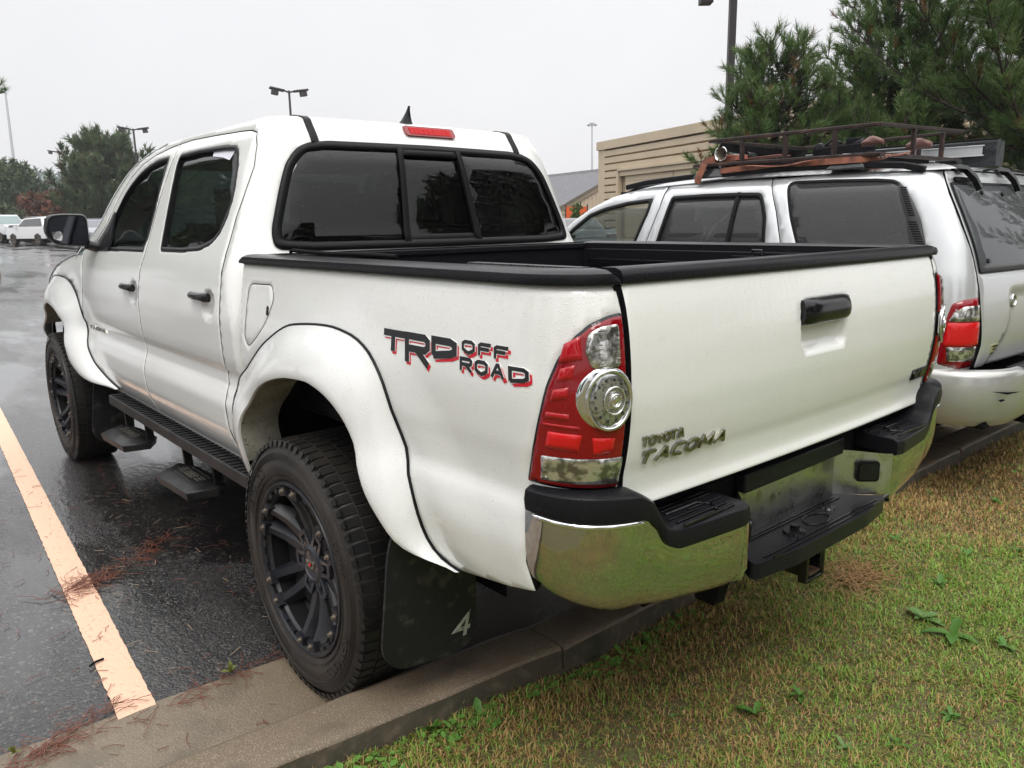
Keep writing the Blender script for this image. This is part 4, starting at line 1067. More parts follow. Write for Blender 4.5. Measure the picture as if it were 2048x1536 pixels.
# --- wheels (built at the hub, facing +y)
TR,RO=.392,.2655
def make_wheel(parent):
    q=MB(); q.rev([(.0,-.10),(.15,-.10),(.165,-.085),(.165,-.06),(.0,-.06)],(0,0,0),n=30)
    q.rev([(.245,-.19),(.235,-.17),(.225,-.06),(.238,-.015),(.25,-.006)],(0,0,0),n=60,flip=True)
    wh=q.build('wheel',blk_matte,parent,loc=(0,0,0),fixn=False)
    prof=[(.255,-.20),(.275,-.225),(.33,-.238),(.365,-.232),(.383,-.215),(.388,-.19),(.388,-.045),(.383,-.018),(.368,-.003),(.348,.004),(.345,.0045),(.320,.006),(.318,.0075),(.300,.0065),(.280,.001),(.268,-.003),(.264,-.012),(.250,-.016)]
    q=MB().rev(prof,(0,0,0),n=96)
    # sidewall ridges
    for r,h in ((.352,.0035),(.347,.0045),(.342,.0055),(.336,.006),(.289,.004),(.284,.003)): q.rev([(r-.0014,h-.001),(r-.0008,h+.0016),(r+.0008,h+.0016),(r+.0014,h-.001)],(0,0,0),n=96)
    ty=q.build('tyre',tyre_m,wh,loc=(0,0,0),smooth=50,fixn=True)
    q=MB(); nb=70
    for k in range(nb):
        t=2*math.pi*k/nb; 
        def P(dt,y,r): a=t+dt; return Vector((r*math.cos(a),y,r*math.sin(a)))
        # shoulder blocks wrap onto the sidewall
        for y0,y1,w_,ofs in ((-.048,-.006,.036,0),(-.100,-.053,.038,.03),(-.152,-.105,.038,0),(-.232,-.200,.036,.02),(-.196,-.157,.038,.045)):
            r0=.380; r1=TR+ (0 if y1<-.02 else 0)
            ya,yb=(y0,y1)
            q.add([P(ofs-w_,ya,r0),P(ofs+w_,ya,r0),P(ofs+w_,yb,r0-.003),P(ofs-w_,yb,r0-.003),P(ofs-w_*.95,ya,r1),P(ofs+w_*.95,ya,r1),P(ofs+w_*.9,yb-(.006 if yb>-.03 else 0),r1-(.003 if yb>-.03 else 0)),P(ofs-w_*.9,yb-(.006 if yb>-.03 else 0),r1-(.003 if yb>-.03 else 0))],[(4,5,6,7),(0,1,5,4),(1,2,6,5),(2,3,7,6),(3,0,4,7)])
        q.add([P(-.026,-.008,.386),P(.026,-.008,.386),P(.022,.0010,.372),P(-.022,.0010,.372),P(-.026,-.004,.3895),P(.026,-.004,.3895),P(.020,.0024,.373),P(-.020,.0024,.373)],[(4,5,6,7),(0,1,5,4),(1,2,6,5),(2,3,7,6),(3,0,4,7)])
    q.build('tread',tread_m,wh,loc=(0,0,0),smooth=25,fixn=True)
    def arc(word,a0,r,h_,wx,gap):
        q=MB(); letters(q,word,lambda u,v,h:Vector(((r+v)*math.cos(a0-u/r),h,(r+v)*math.sin(a0-u/r))),h_,wx,.0045,gap,.004,.0088); q.build('tyre_lettering',tyre_m,wh,loc=(0,0,0),smooth=0,fixn=True)
    arc('COUNTRY',R_(62),.300,.028,.022,.009); arc('WILD',R_(-12),.300,.028,.020,.009); arc('COUNTRY',R_(242),.300,.028,.022,.009); arc('WILD',R_(170),.300,.028,.020,.009)
    # rim
    q=MB()
    q.rev([(.246,-.03),(.250,-.004),(.256,.002),(.264,.002),(.267,-.004),(.266,-.02)],(0,0,0),n=84)
    q.rev([(.247,-.012),(.236,-.014),(.232,-.024),(.238,-.03)],(0,0,0),n=84)
    q.rev([(.236,-.022),(.222,-.10),(.19,-.14),(.10,-.15),(.0,-.15)],(0,0,0),n=60)
    q.rev([(.130,-.145),(.120,-.085),(.085,-.070),(.0,-.068)],(0,0,0),n=40)
    for k in range(6):
        a=R_(60*k+90+0)
        for s in (-1,1):
            a1=a+s*R_(9.5); a0=a+s*R_(13)
            u0=Vector((math.cos(a0),0,math.sin(a0))); u1=Vector((math.cos(a1),0,math.sin(a1)))
            t0=Vector((-math.sin(a0),0,math.cos(a0))); t1=Vector((-math.sin(a1),0,math.cos(a1)))
            rws=[]
            for r,w_,y,dp in ((.060,.028,-.062,.05),(.12,.026,-.054,.05),(.17,.022,-.040,.045),(.205,.020,-.022,.04),(.225,.019,-.010,.03),(.244,.020,-.003,.02)):
                f_=min(1,(r-.07)/.17); c=(u0*(1-f_)+u1*f_).normalized()*r; tt=(t0*(1-f_)+t1*f_).normalized()
                rws.append([c-tt*w_*1.35+Vector((0,y-dp,0)),c-tt*w_*.8+Vector((0,y-.010,0)),c-tt*w_*.5+Vector((0,y,0)),c+tt*w_*.5+Vector((0,y,0)),c+tt*w_*.8+Vector((0,y-.010,0)),c+tt*w_*1.35+Vector((0,y-dp,0))])
            q.grid(rws); q.f+=[tuple(range(len(q.v)-6,len(q.v)))[::-1]]; q.m+=[0]
            # bolt pad
            q.prism([(-.021,.222),(.021,.222),(.019,.249),(-.019,.249)],lambda u,v,h:u1*v+t1*u+Vector((0,h,0)),-.02,.001)
        for s in (-1,1):   # shallow lip pads between spoke pairs
            am=a+s*R_(24); um=Vector((math.cos(am),0,math.sin(am))); tm=Vector((-math.sin(am),0,math.cos(am)))
            q.prism([(-.012,.238),(.012,.238),(.011,.249),(-.011,.249)],lambda u,v,h:um*v+tm*u+Vector((0,h,0)),-.02,-.004)
    rm=q.build('rim',rim_m,wh,loc=(0,0,0),smooth=35,fixn=True)
    q=MB()
    for k in range(6):
        for s in (-1,1):
            a1=R_(60*k+90)+s*R_(8.5); c=Vector((.236*math.cos(a1),0,.236*math.sin(a1)))
            q.cyl(c+Vector((0,0,0)),c+Vector((0,.004,0)),.0085,n=14); q.cyl(c+Vector((0,.003,0)),c+Vector((0,.010,0)),.0058,n=6)
    q.build('rim_bolt',bolt_m,wh,loc=(0,0,0),smooth=30)
    # hub cap: six lugged arms and a round centre
    q=MB()
    for k in range(6):
        a=R_(60*k+60); u=Vector((math.cos(a),0,math.sin(a))); t=Vector((-math.sin(a),0,math.cos(a)))
        F=lambda x,y,h:u*y+t*x+Vector((0,h,0))
        # frame of the triangular window
        for e in (([(-.028,.050),(-.012,.050),(-.016,.104),(-.024,.104)]),([(.012,.050),(.028,.050),(.024,.104),(.016,.104)]),([(-.020,.094),(.020,.094),(.015,.110),(-.015,.110)]),([(-.014,.050),(.014,.050),(.004,.074),(-.004,.074)])):
            q.prism(e,F,-.018,.004-.0)
        q.prism([(-.026,.05),(.026,.05),(.021,.104),(-.021,.104)],F,-.02,-.010)
        q.cyl(F(0,.086,-.009),F(0,.086,-.003),.006,n=8)
    q.rev([(.062,-.014),(.060,.004),(.050,.010),(.046,.009),(.044,.006),(.0,.009)],(0,0,0),n=40)
    hc=q.build('hub_cap',mat('cap_black',(.020,.022,.030),.38,coat=.3) if 'cap_black' not in bpy.data.materials else bpy.data.materials['cap_black'],wh,loc=(0,0,0),smooth=35,fixn=True)
    q=MB(); letters(q,'XD',lambda u,v,h:Vector((.026-u,h,-.011+v)),.024,.020,.0055,.008,.007,.0115); q.build('cap_lettering',bolt_m,wh,loc=(0,0,0),smooth=0,fixn=True)
    q=MB(); q.prism([(-.004,0),(0,-.006),(.004,0),(0,.006)],lambda u,v,h:Vector((u,h,v)),.010,.0135); q.build('cap_dot',mat('cap_red',(.8,.01,.03),.3),wh,loc=(0,0,0),fixn=True)
    for c_ in wh.children:
        if c_.name.startswith(('hub_cap','cap_')): c_.location=(0,-.054,0)
    return wh
w0=make_wheel(T)
for i,(x,s,rot) in enumerate(((0,1,0.10),(3.236,1,.4),(0,-1,.2),(3.236,-1,.9))):
    w_=w0 if i==0 else copy_tree(w0,T)
    w_.location=(x,.962*s,TR); w_.rotation_euler=(0,rot,0 if s>0 else math.pi)
    if i==1: w_.rotation_euler=(0,rot,R_(0))
# ================================================================ SILVER SUV
silver=mat('silver_paint',(.68,.69,.70),.30,metal=.5,coat=1,beads=.15,streak=.2)
suv_dirt=mat('silver_bumper_paint',(.50,.50,.49),.32,metal=.55,coat=.8,beads=.15,vary=(6,(.50,.48,.40),.45,.8))
suv_gl=glass('suv_privacy_glass',(.30,.29,.29),beads=.12,film=(.10,.10,.105,.42))
suv_gf=glass('suv_front_glass',(.55,.60,.58),beads=.12)
suv_rg=glass('suv_rear_glass',(.10,.10,.10),beads=.05,film=(.16,.17,.18,.55))  # pale diffuse film paints in the sky reflected by this pane
GAPPED+=[silver]
SO=Vector((.0,-2.80,0))
S=thing('silver_suv','silver sport utility vehicle with a rusty roof rack, parked beyond the white pickup','car',tuple(SO))
def bothS(x):
    n=MB(); n.v=x.v+[(a,2*SC-b,c) for a,b,c in x.v]; k=len(x.v); n.f=x.f+[tuple(i+k for i in f[::-1]) for f in x.f]; n.m=x.m+x.m
    if x.nrm: n.nrm=x.nrm+[(a,-b,c) for a,b,c in x.nrm]
    return n
def mirS(x):
    n=MB(); n.v=[(a,2*SC-b,c) for a,b,c in x.v]; n.f=[f[::-1] for f in x.f]; n.m=list(x.m)
    if x.nrm: n.nrm=[(a,-b,c) for a,b,c in x.nrm]
    return n
wF=rnd([(1.775,1.345),(1.63,1.440),(1.50,1.479),(1.315,1.511),(1.112,1.527,.02),(1.13,1.43),(1.16,1.35),(1.205,1.225),(1.90,1.215)],.02,4)
wR=rnd([(.975,1.533,.02),(.739,1.538),(.51,1.537),(.365,1.532,.03),(.335,1.48),(.305,1.403),(.283,1.225),(1.045,1.225),(1.005,1.40)],.02,4)
wQ=rnd([(.235,1.587,.05),(-.011,1.585),(-.247,1.577),(-.345,1.567,.05),(-.40,1.525),(-.455,1.452),(-.50,1.378),(-.552,1.235,.03),(.095,1.235,.02),(.165,1.39)],.02,4)
rail=lambda x: pch([(-.56,1.592),(-.45,1.604),(.277,1.614),(.756,1.608),(1.05,1.597)])(x)
qp=[(.335,1.604),(.25,1.43),(.195,1.27),(.19,1.0),(.19,.46),(-.40,.46),(-.86,.70),(-.868,.80),(-.868,1.02),(-.868,1.2),(-.868,1.40),(-.865,1.55),(-.80,1.60),(-.62,1.605),(-.45,1.606),(0,1.612)]
rd=[(1.03,1.597),(1.046,1.468),(1.085,1.333),(1.115,1.24),(1.13,1.1),(1.13,.46),(.196,.46),(.196,1.0),(.201,1.27),(.256,1.43),(.341,1.6045),(.5,1.606),(.756,1.606)]
fd=[(1.04,1.596),(1.052,1.468),(1.091,1.333),(1.121,1.24),(1.136,1.1),(1.136,.46),(2.25,.46),(2.25,1.15),(1.95,1.20),(1.86,1.325),(1.771,1.394),(1.62,1.478),(1.461,1.542),(1.30,1.577),(1.16,1.592)]
def spanel(poly,holes=(),**k): return panel(suvc,rnd(poly,.008,2),holes,**k)
for sgn in (1,-1):
    g_=lambda q:(q if sgn>0 else mirS(q))
    g_(spanel(qp,[inset(wQ,.003)],step=.03)).build('quarter_panel',silver,S)
    for nm,pl,w_,gm in (('rear_door',rd,wR,suv_gl),('front_door',fd,wF,suv_gf)):
        d=g_(spanel(pl,[inset(w_,.003)],step=.035)).build(nm,silver,S)
        g_(panel(suvc,w_,[inset(w_,.022)],step=.05,off=.002,rim=.003,tilt=.7)).build('window_trim',rubber,d)
        g_(panel(suvc,inset(w_,.018),step=.06,skirt=0,off=-.012,rim=0)).build('window_glass',gm,d)
        if nm=='rear_door': g_(panel(suvc,[(.500,1.54),(.522,1.54),(.545,1.22),(.520,1.22)],step=.06,off=.001)).build('window_divider',rubber,d)
    v=rnd([(-.355,1.560),(-.405,1.52),(-.455,1.452),(-.50,1.378),(-.548,1.24),(-.478,1.24),(-.435,1.38),(-.38,1.49)],.01,3)
    qg=g_(panel(suvc,inset(wQ,.002),step=.05,skirt=0,off=-.004,rim=0)).build('quarter_window',suv_gl,S)
    g_(panel(suvc,wQ,[inset(wQ,.012)],step=.06,off=.001,rim=.002)).build('window_trim',rubber,qg)
    g_(panel(suvc,v,step=.05,skirt=.003,off=.0,rim=0)).build('vent_panel',mat('vent_grey',(.030,.030,.032),.5) if 'vent_grey' not in bpy.data.materials else bpy.data.materials['vent_grey'],qg)
    q=MB(); f=onsurf(suvc)
    for (z0,z1) in ((1.392,1.532),(1.262,1.372)):
        n=int((z1-z0)/.0105)
        for k in range(n):
            z=z1-(k+.5)*(z1-z0)/n; aL=-.372-(1.535-z)*.50-(0 if z>1.38 else -.01); aR=aL-.033
            aR=-.400-(1.535-z)*.505
            q.prism([(aL,z-.0028),(aR,z-.0028),(aR,z+.0028),(aL,z+.0028)],f,.0,.0016)
        g_(q).build('vent_slot',blk_matte,qg,fixn=True); q=MB()
    # tail lamp
    L=rnd([(-.655,.725),(-.66,.83),(-.675,.93),(-.70,1.005),(-.76,1.022),(-.862,1.030),(-.866,.99),(-.866,.80),(-.862,.712),(-.76,.704)],.015,4)
    tl=g_(panel(suvc,L,step=.03,skirt=.02,off=.006,rim=.006,tilt=.8)).build('tail_lamp',red_l,S)
    def la(nm,mt,pl,o=.008): g_(panel(suvc,rnd(pl,.006,2),step=.03,skirt=.003,off=o,rim=.001)).build(nm,mt,tl)
    la('clear_lens',clear_l,[(-.69,.925),(-.86,.925),(-.86,.995),(-.76,.992),(-.71,.965)])
    la('red_lens',red_b,[(-.675,.815),(-.862,.815),(-.862,.918),(-.685,.918)])
    la('clear_lens',clear_l,[(-.70,.742),(-.855,.742),(-.855,.808),(-.69,.808)])
    q=MB()
    for z in (.755,.770,.785,.945,.96,.975): q.prism([(-.715,z),(-.845,z),(-.845,z+.003),(-.715,z+.003)],f,.008,.0095)
    g_(q).build('lens_rib',chrome_b,tl,fixn=True)
# rounded roof, windscreen, bonnet
sb=[Vector(suvc(-.868+.246*i/10,1.604)) for i in range(11)]+[Vector((x,suvside(x,min(rail(x),1.604))[1],rail(x) if x>-.5 else 1.604)) for x in [-.60+.1*i for i in range(17)]]
edge=[(p.x,p.y,p.z) for p in sb]
edge=[(suv_rx(1.60)+.045*((j/8)**2),SC+(sb[0].y-SC)*j/8,1.604) for j in range(0,8)]+edge+[(1.16,-2.06,1.592),(1.30,-2.055,1.577),(1.461,-2.03,1.542),(1.62,-2.01,1.478)]
front=[(1.75+.0*k,0,0) for k in range(1)]
rows_=[]
for u in (0,.02,.05,.1,.2,.35,.55,.8,1):
    rows_.append([(x+(min(1.1,max(0,x))-x)*u,y+(SC-y)*u,z+.062*(.3*(1-(1-u)**9)+.7*(1-(1-u)**2.2))*1.0-(0 if x<1.2 else (1-u)*0)) for x,y,z in edge])
bothS(MB().grid(rows_)).build('roof',silver,S,smooth=60,fixn=True)
q=MB(); rows_=[]
for k in range(9):
    t=k/8; x=1.62+(2.25-1.62)*t; z=1.478+(1.12-1.478)*t; yy=-2.01+.06*t
    rows_.append([(x+.12*(1-(abs(j)/10)**2),SC+(yy-SC)*-j/10 if False else SC+(abs(yy-SC))*j/10,z) for j in range(-10,11)])
q.grid(rows_); q.build('windscreen',suv_gf,S,smooth=60)
rows_=[[(1.30+.32*t+ .12*t*(1-(abs(j)/10)**2),SC+(.745+.04*t)*j/10,1.645-.165*t-.05*(abs(j)/10)**3*(1-t)+.035*(1-abs(j)/10)*t) for j in range(-10,11)] for t in (0,.3,.6,1)]
MB().grid(rows_).build('roof_front',silver,S,smooth=60)
rows_=[[(2.2+1.5*t,SC+(.86-.12*t*t)*j/8,1.14-.18*t**2-.05*(abs(j)/8)**4) for j in range(-8,9)] for t in [i/8 for i in range(9)]]
rows_+=[[(3.72,SC+.74*j/8,z) for j in range(-8,9)] for z in (.85,.6,.42)]
MB().grid(rows_).build('bonnet',silver,S,smooth=60)
for sgn in (1,-1):
    q=MB().add([(2.25,SC+sgn*.885,.46),(3.70,SC+sgn*.74,.46),(3.70,SC+sgn*.74,.90),(2.25,SC+sgn*.86,1.09)],[(0,1,2,3)]); q.build('front_wing',silver,S,smooth=0)
# tailgate
tgp=[(-2.055,.70),(-2.072,.80),(-2.045,.98),(-2.030,1.10),(-2.030,1.20),(-2.033,1.33),(-2.045,1.46),(-2.062,1.545),(-2.085,1.598)]
tgp=tgp+[(2*SC-y,z) for y,z in tgp[::-1]]
gl=[(-2.045,1.135),(-2.048,1.20),(-2.053,1.33),(-2.064,1.46),(-2.082,1.545,.02)]; gl=gl+[(2*SC-p[0],p[1]) for p in gl[::-1]]
gl=rnd(gl,.015,3)
tgt=panel(suvtail,rnd(tgp,.01,2),[gl],step=.035,skirt=.02).build('tailgate',silver,S)
rgl=panel(suvtail,inset(gl,.002),step=.08,skirt=.005,off=.004,rim=.002).build('rear_window',suv_rg,tgt)
panel(suvtail,gl,[inset(gl,.012)],step=.08,off=.006,rim=.002).build('window_trim',rubber,tgt)
f=onsurf(suvtail)
q=MB(); q.prism(rr(SC,1.555,1.35,.022,.008,2),f,.0,.010); q.build('tailgate_seal',blk_matte,tgt,fixn=True)
hn=None
for y in (-2.235,-2.70):
    q=MB(); q.bar([f(y+.035,1.612,.004),f(y+.01,1.592,.028),f(y-.018,1.55,.034),f(y-.045,1.502,.024)],.030,.026,up=(-1,0,.3)); q.prism(rr(y+.03,1.606,.07,.03,.01,3),f,-.01,.014)
    q.build('window_hinge',blk_gloss,tgt,bevel=.006,fixn=True)
q=MB(); q.bar([f(-2.47,1.603,.004),f(-2.485,1.600,.02),f(-2.52,1.602,.026)],.012,.014,up=(-1,0,.3)); q.build('washer_nozzle',blk,tgt,bevel=.003)
q=MB()
for y,z in ((-2.135,1.185),(-2.33,1.495),(-2.56,1.49)): q.cyl(f(y,z,.004),f(y,z,.012),.011,n=14)
q.build('glass_stud',blk,rgl)
q=MB(); q.prism(rr(-2.215,.775,.085,.050,.004,2),f,.0,.003)
st=q.build('dealer_sticker',mat('sticker',(.45,.44,.22),.5),tgt,fixn=True)
q=MB()
for k,(w_,z) in enumerate(((.07,.790),(.05,.775),(.078,.757))):
    for i in range(9): q.prism(rr(-2.215+w_*(i-4)/9,z,w_/13,.007 if k<2 else .009,.001,1),f,.002,.0038)
q.build('sticker_print',blk_dec,tgt,smooth=0,fixn=True)
q=MB().tube([f(-2.40+.03*math.cos(t),.99+.028*math.sin(t),.006) for t in [2*math.pi*k/20 for k in range(20)]],.006,6,closed=True); q.build('tailgate_emblem',chrome_b,tgt)
# bumper
def sbp(b):
    if b<.42: return (-.925,SC+.62*b/.42)
    if b<.80:
        t=(b-.42)/.38*math.pi/2; return (-.66-.265*math.cos(t),SC+.62+.295*math.sin(t))
    return (-.66+(b-.80),SC+.915)
rows_=[]
for k in range(41):
    b=1.0*k/40; x,y=sbp(b); zt_=.655 if b<.30 else .655+.05*sst(.30,.42,b); row=[]
    for t,o in ((0,-.05),(.01,-.02),(.05,-.003),(.12,.004),(.5,.004),(.85,-.012),(1,-.05)):
        zz=zt_+(.44-zt_)*t; cx,cy=-.5,SC; d=Vector((x-cx,(y-cy)*.6,0)).normalized(); row.append((x+d.x*o,y+d.y*o,zz))
    rows_.append(row)
sbm=bothS(MB().grid(rows_)).build('rear_bumper',suv_dirt,S,smooth=45,fixn=True)
q=MB(); pl=rnd([(-.80,SC-.46),(-.80,SC+.46),(-.93,SC+.42),(-.945,SC+.35),(-.945,SC-.35),(-.93,SC-.42)],.02,3)
q.prism(pl,lambda u,v,h:Vector((u,v,h)),.635,.672); sp2=q.build('bumper_step_pad',blk,sbm,fixn=True,bevel=.008)
q=MB()
for x in (-.86,-.88,-.90,-.92): q.box((x,SC,.673),(.007,.76,.006))
q.build('pad_rib',blk_gloss,sbm)
q=MB(); q.box((-.85,-1.96,.70),(.001,.001,.001))
for sgn in (1,-1):
    q=MB(); y=SC+sgn*.50; q.box((-.930,y,.565),(.012,.085,.032),rot=Matrix.Rotation(R_(-6*sgn),3,'Z')); q.build('bumper_reflector',red_b,sbm,bevel=.003)
q=MB()
fb=lambda b,z,o:Vector((sbp(b)[0]-o,sbp(b)[1]+o*.6,z))
q.add([fb(.60,.617,.014),fb(.53,.600,.014),fb(.44,.603,.014),fb(.52,.610,.014)],[(0,1,2,3)]); q.add([fb(.57,.575,.014),fb(.555,.568,.014),fb(.535,.575,.014),fb(.55,.582,.014)],[(0,1,2,3)])
q.build('bumper_scuff',blk_matte,sbm,smooth=0)
# interior, underbody, wheels
q=MB(); q.box((.55,SC,.80),(2.6,1.55,.08)); q.box((.55,SC,1.57),(2.0,1.2,.02)); q.build('cabin_floor',inter_d,S)
for x,ys in ((1.30,(-.37,.37)),(.45,(-.4,.0,.4))):
    for y in ys:
        q=MB(); q.box((x,SC+y,1.10),(.12,.46 if x>1 else .38,.56),rot=Matrix.Rotation(R_(-12),3,'Y')); q.box((x-.07,SC+y,1.42),(.09,.24,.14)); q.box((x+.22,SC+y,.90),(.46,.46 if x>1 else .38,.12)); q.build('seat',inter,S,bevel=.03)
q=MB(); cl=random.Random(4)
for k in range(7): q.rev([(.0,-.05),(.05,-.04),(.07,0),(.05,.04),(0,.05)],(-.05-.07*cl.random()*4,-2.10-.1*cl.random(),1.22+.05*cl.random()),n=12,axis='z')
q.build('crumpled_cloth',mat('pale_cloth',(.55,.53,.55),.9,bump=(30,.6)),S,smooth=60)
q=MB(); q.box((.5,SC,.48),(2.7,1.6,.10)); q.box((2.6,SC,.5),(1.6,1.3,.14)); q.box((-.50,SC,.52),(.5,1.1,.12)); q.cyl((-.6,SC+.25,.42),(-.86,SC+.25,.40),.035,n=14); q.build('underbody',blk_matte,S,bevel=.01)
def plain_wheel(name,c,r,w_,face,parent,rimm):
    """tyre with rounded shoulders, dished rim and spokes; face=+1/-1 for the outer side along y"""
    q=MB(); q.rev([(r*.62,-w_),(r*.8,-w_*1.04),(r*.95,-w_*.95),(r,-w_*.7),(r,w_*-.2),(r*.95,w_*.02),(r*.8,w_*.08),(r*.62,0)],(0,0,0),n=40)
    wh=q.build(name,tyre_m,parent,loc=c,smooth=50,fixn=True)
    q=MB(); q.rev([(r*.63,0),(r*.60,.005),(r*.57,-.04),(r*.3,-.07),(0,-.07)],(0,0,0),n=32)
    for k in range(5):
        a=2*math.pi*k/5; u=Vector((math.cos(a),0,math.sin(a))); q.bar([u*.02+Vector((0,-.02,0)),u*r*.35+Vector((0,-.012,0)),u*r*.60+Vector((0,-.008,0))],.045,.02,up=(0,1,0))
    q.rev([(.05,-.03),(.045,0),(0,.004)],(0,0,0),n=16)
    q.build('rim',rimm,wh,loc=(0,0,0),smooth=40,fixn=True)
    if face<0: wh.rotation_euler=(0,0,math.pi)
    return wh
for x in (.05,2.75):
    for s_ in (1,-1): plain_wheel('wheel',(x-SO.x,s_*.84,.365),.365,.22,s_,S,bolt_m)
q=MB(); q.rev([(.10,-.10),(.30,-.10),(.345,-.05),(.345,.05),(.30,.10),(.10,.10),(0,.02)],(-.42,SC,.43),axis='z',n=30); q.build('spare_wheel',tyre_m,S,smooth=45)
for sgn in (1,-1):
    y0=SC+sgn*.735
    q=MB(); q.bar([(1.38,y0,1.600),(1.22,y0,1.622),(.9,y0,1.640),(.3,y0,1.652),(-.15,y0,1.648),(-.36,y0,1.632),(-.46,y0,1.607)],.030,.032)
    q.build('roof_rail',blk,S,bevel=.006)
MB().box((-.50,-2.25,1.642),(.075,.09,.024)).build('roof_rail_cover',blk,S,bevel=.008)
# ================================================================ ROOF RACK AND ITS LOAD
rack_m=mat('rusty_rack',(.030,.019,.017),.45,spec=.3,vary=(14,(.085,.045,.035),.54,.72),bump=(90,.2),beads=.25)
YN,YF,XR,XF=-2.05,-3.08,-.236,.74
Kr=thing('roof_rack','rusty dark steel basket rack mounted on the silver vehicle roof','roof rack',(.25,-2.56,1.62))
def sq(pts,w_=.026,h_=.026): return MB().bar(pts,w_*.85,h_*.85)
zu=lambda y:1.830+.018*(YN-y)
for nm,pts in (('top_rail',[(XF,YN,1.832),(XR,YN,1.832)]),('top_rail',[(XF,YF,1.842),(XR,YF,1.858)]),('top_rail',[(XR,YN-.0,1.832),(XR,YF,1.858)]),('top_rail',[(XF,YN,1.832),(XF,YF,1.842)]),
               ('bottom_rail',[(XF+.10,YN+.01,1.700),(XR-.0,YN,1.692)]),('bottom_rail',[(XF,YF,1.70),(XR,YF,1.70)]),('bottom_rail',[(XR,YN,1.692),(XR,YF+.04,1.700)]),('bottom_rail',[(XF,YN,1.70),(XF,YF,1.70)])):
    sq(pts,.028,.022).build(nm,rack_m,Kr,bevel=.004)
for (x,y) in ((.524,YN),(.26,YN),(-.012,YN),(XR,-2.44),(XR,-2.80),(XR,-2.55),(XF,-2.4),(XF,-2.75),(.5,YF),(.0,YF)):
    if y==-2.55: continue
    sq([(x,y,1.70),(x,y,1.835)],.026,.026).build('upright',rack_m,Kr,bevel=.003)
q=MB()
for k in range(16): x=XF-.03-.058*k; q.bar([(x,YN-.02,1.706),(x,YF+.02,1.706)],.012,.006)
for k in range(12): y=YN-.08-.08*k; q.bar([(XF,y,1.703),(XR,y,1.703)],.010,.005)
q.build('floor_mesh',blk_matte,Kr)
for (x0,nm) in ((-.07,1),(.755,2)):
    for y in (YN-.04,YF+.10):
        q=MB(); q.add([(x0-.11,y+.05,1.628),(x0+.105,y+.05,1.628),(x0+.105,y-.05,1.628),(x0-.11,y-.05,1.628),(x0-.08,y+.03,1.70),(x0+.02,y+.03,1.708),(x0+.02,y-.03,1.708),(x0-.08,y-.03,1.70)],[(3,2,1,0),(4,5,6,7),(0,1,5,4),(1,2,6,5),(2,3,7,6),(3,0,4,7)])
        q.build('mounting_foot',mat('foot_plastic',(.035,.037,.040),.16,coat=1,beads=.4) if 'foot_plastic' not in bpy.data.materials else bpy.data.materials['foot_plastic'],Kr,bevel=.008,fixn=True)
    q=MB(); q.bar([(x0-.03,YN-.02,1.695),(x0-.03,YF+.02,1.695)],.03,.02); q.build('cross_bar',blk_matte,Kr,bevel=.003)
MB().add([(.80,YN-.02,1.70),(.80,YF,1.70),(.70,YF,1.82),(.70,YN-.06,1.82)],[(0,1,2,3)]).add([(.805,YN-.02,1.70),(.805,YF,1.70),(.705,YF,1.82),(.705,YN-.06,1.82)],[(3,2,1,0)]).build('wind_deflector',blk,Kr)
q=MB()
rg=random.Random(5)
for k in range(46):
    t=k/45; q.rev([(0,-.003),(.0035,0),(0,.003)],(.55-.85*t,YN+.003,1.683-.004*math.sin(t*9)+(.0 if t<.6 else -.01*(t-.6))),n=6,axis='z')
q.build('water_bead',mat('water_bead',(.75,.75,.78),.05,metal=1),Kr)
strap_m=mat('orange_strap',(.34,.125,.075),.6,vary=(22,(.16,.065,.045),.42,.65),bump=(200,.3))
q=MB()
def ribbon(pts,w_,twist,th=.003):
    P=[Vector(p) for p in pts]; rows=[]
    for i,p in enumerate(P):
        d=(P[min(i+1,len(P)-1)]-P[max(i-1,0)]).normalized(); up=Vector((0,0,1)) if abs(d.z)<.8 else Vector((1,0,0)); s=d.cross(up).normalized(); u=s.cross(d)
        a=twist[i]; e=(u*math.cos(a)+s*math.sin(a)); nn=d.cross(e).normalized()
        rows.append([p+e*w_/2+nn*th,p-e*w_/2+nn*th,p-e*w_/2-nn*th,p+e*w_/2-nn*th])
    return MB().grid(rows,closed=True)
def dn(pts,n):
    fx=[pch([(i,p[j]) for i,p in enumerate(pts)]) for j in range(3)]
    return [tuple(g(i*(len(pts)-1)/n) for g in fx) for i in range(n+1)]
sp1=dn([(.66,-2.045,1.663),(.45,-2.03,1.668),(.25,-2.04,1.666),(.05,-2.035,1.672),(-.15,-2.04,1.672),(-.25,-2.15,1.685),(-.25,-2.36,1.71)],60)
tw=[math.pi*.5*abs(math.sin((i/60)*2*math.pi*.82+.0))**3 for i in range(61)]
q=ribbon(sp1,.030,tw); s1=q.build('ratchet_strap',strap_m,None,smooth=60,fixn=True); tag(s1,'faded orange strap stretched flat along the near side under the rack','strap','straps on the rusty roof rack')
sp2_=dn([(.62,-2.25,1.735),(.70,-2.10,1.735),(.745,-2.035,1.722),(.76,-2.02,1.69),(.79,-2.02,1.63),(.80,-2.025,1.600)],40)
q=ribbon(sp2_,.040,[0.0+1.57*min(1,i/14) if False else math.pi/2 for i in range(41)]); 
s2=ribbon(sp2_,.042,[0 for i in range(41)]).build('ratchet_strap',strap_m,None,smooth=60,fixn=True); tag(s2,'loose orange strap end hanging over the front corner of the rack beside the horn','strap','straps on the rusty roof rack')
sp3=dn([(-.19,-2.06,1.637),(-.22,-2.3,1.638),(-.24,-2.6,1.650),(-.25,-3.0,1.67)],30)
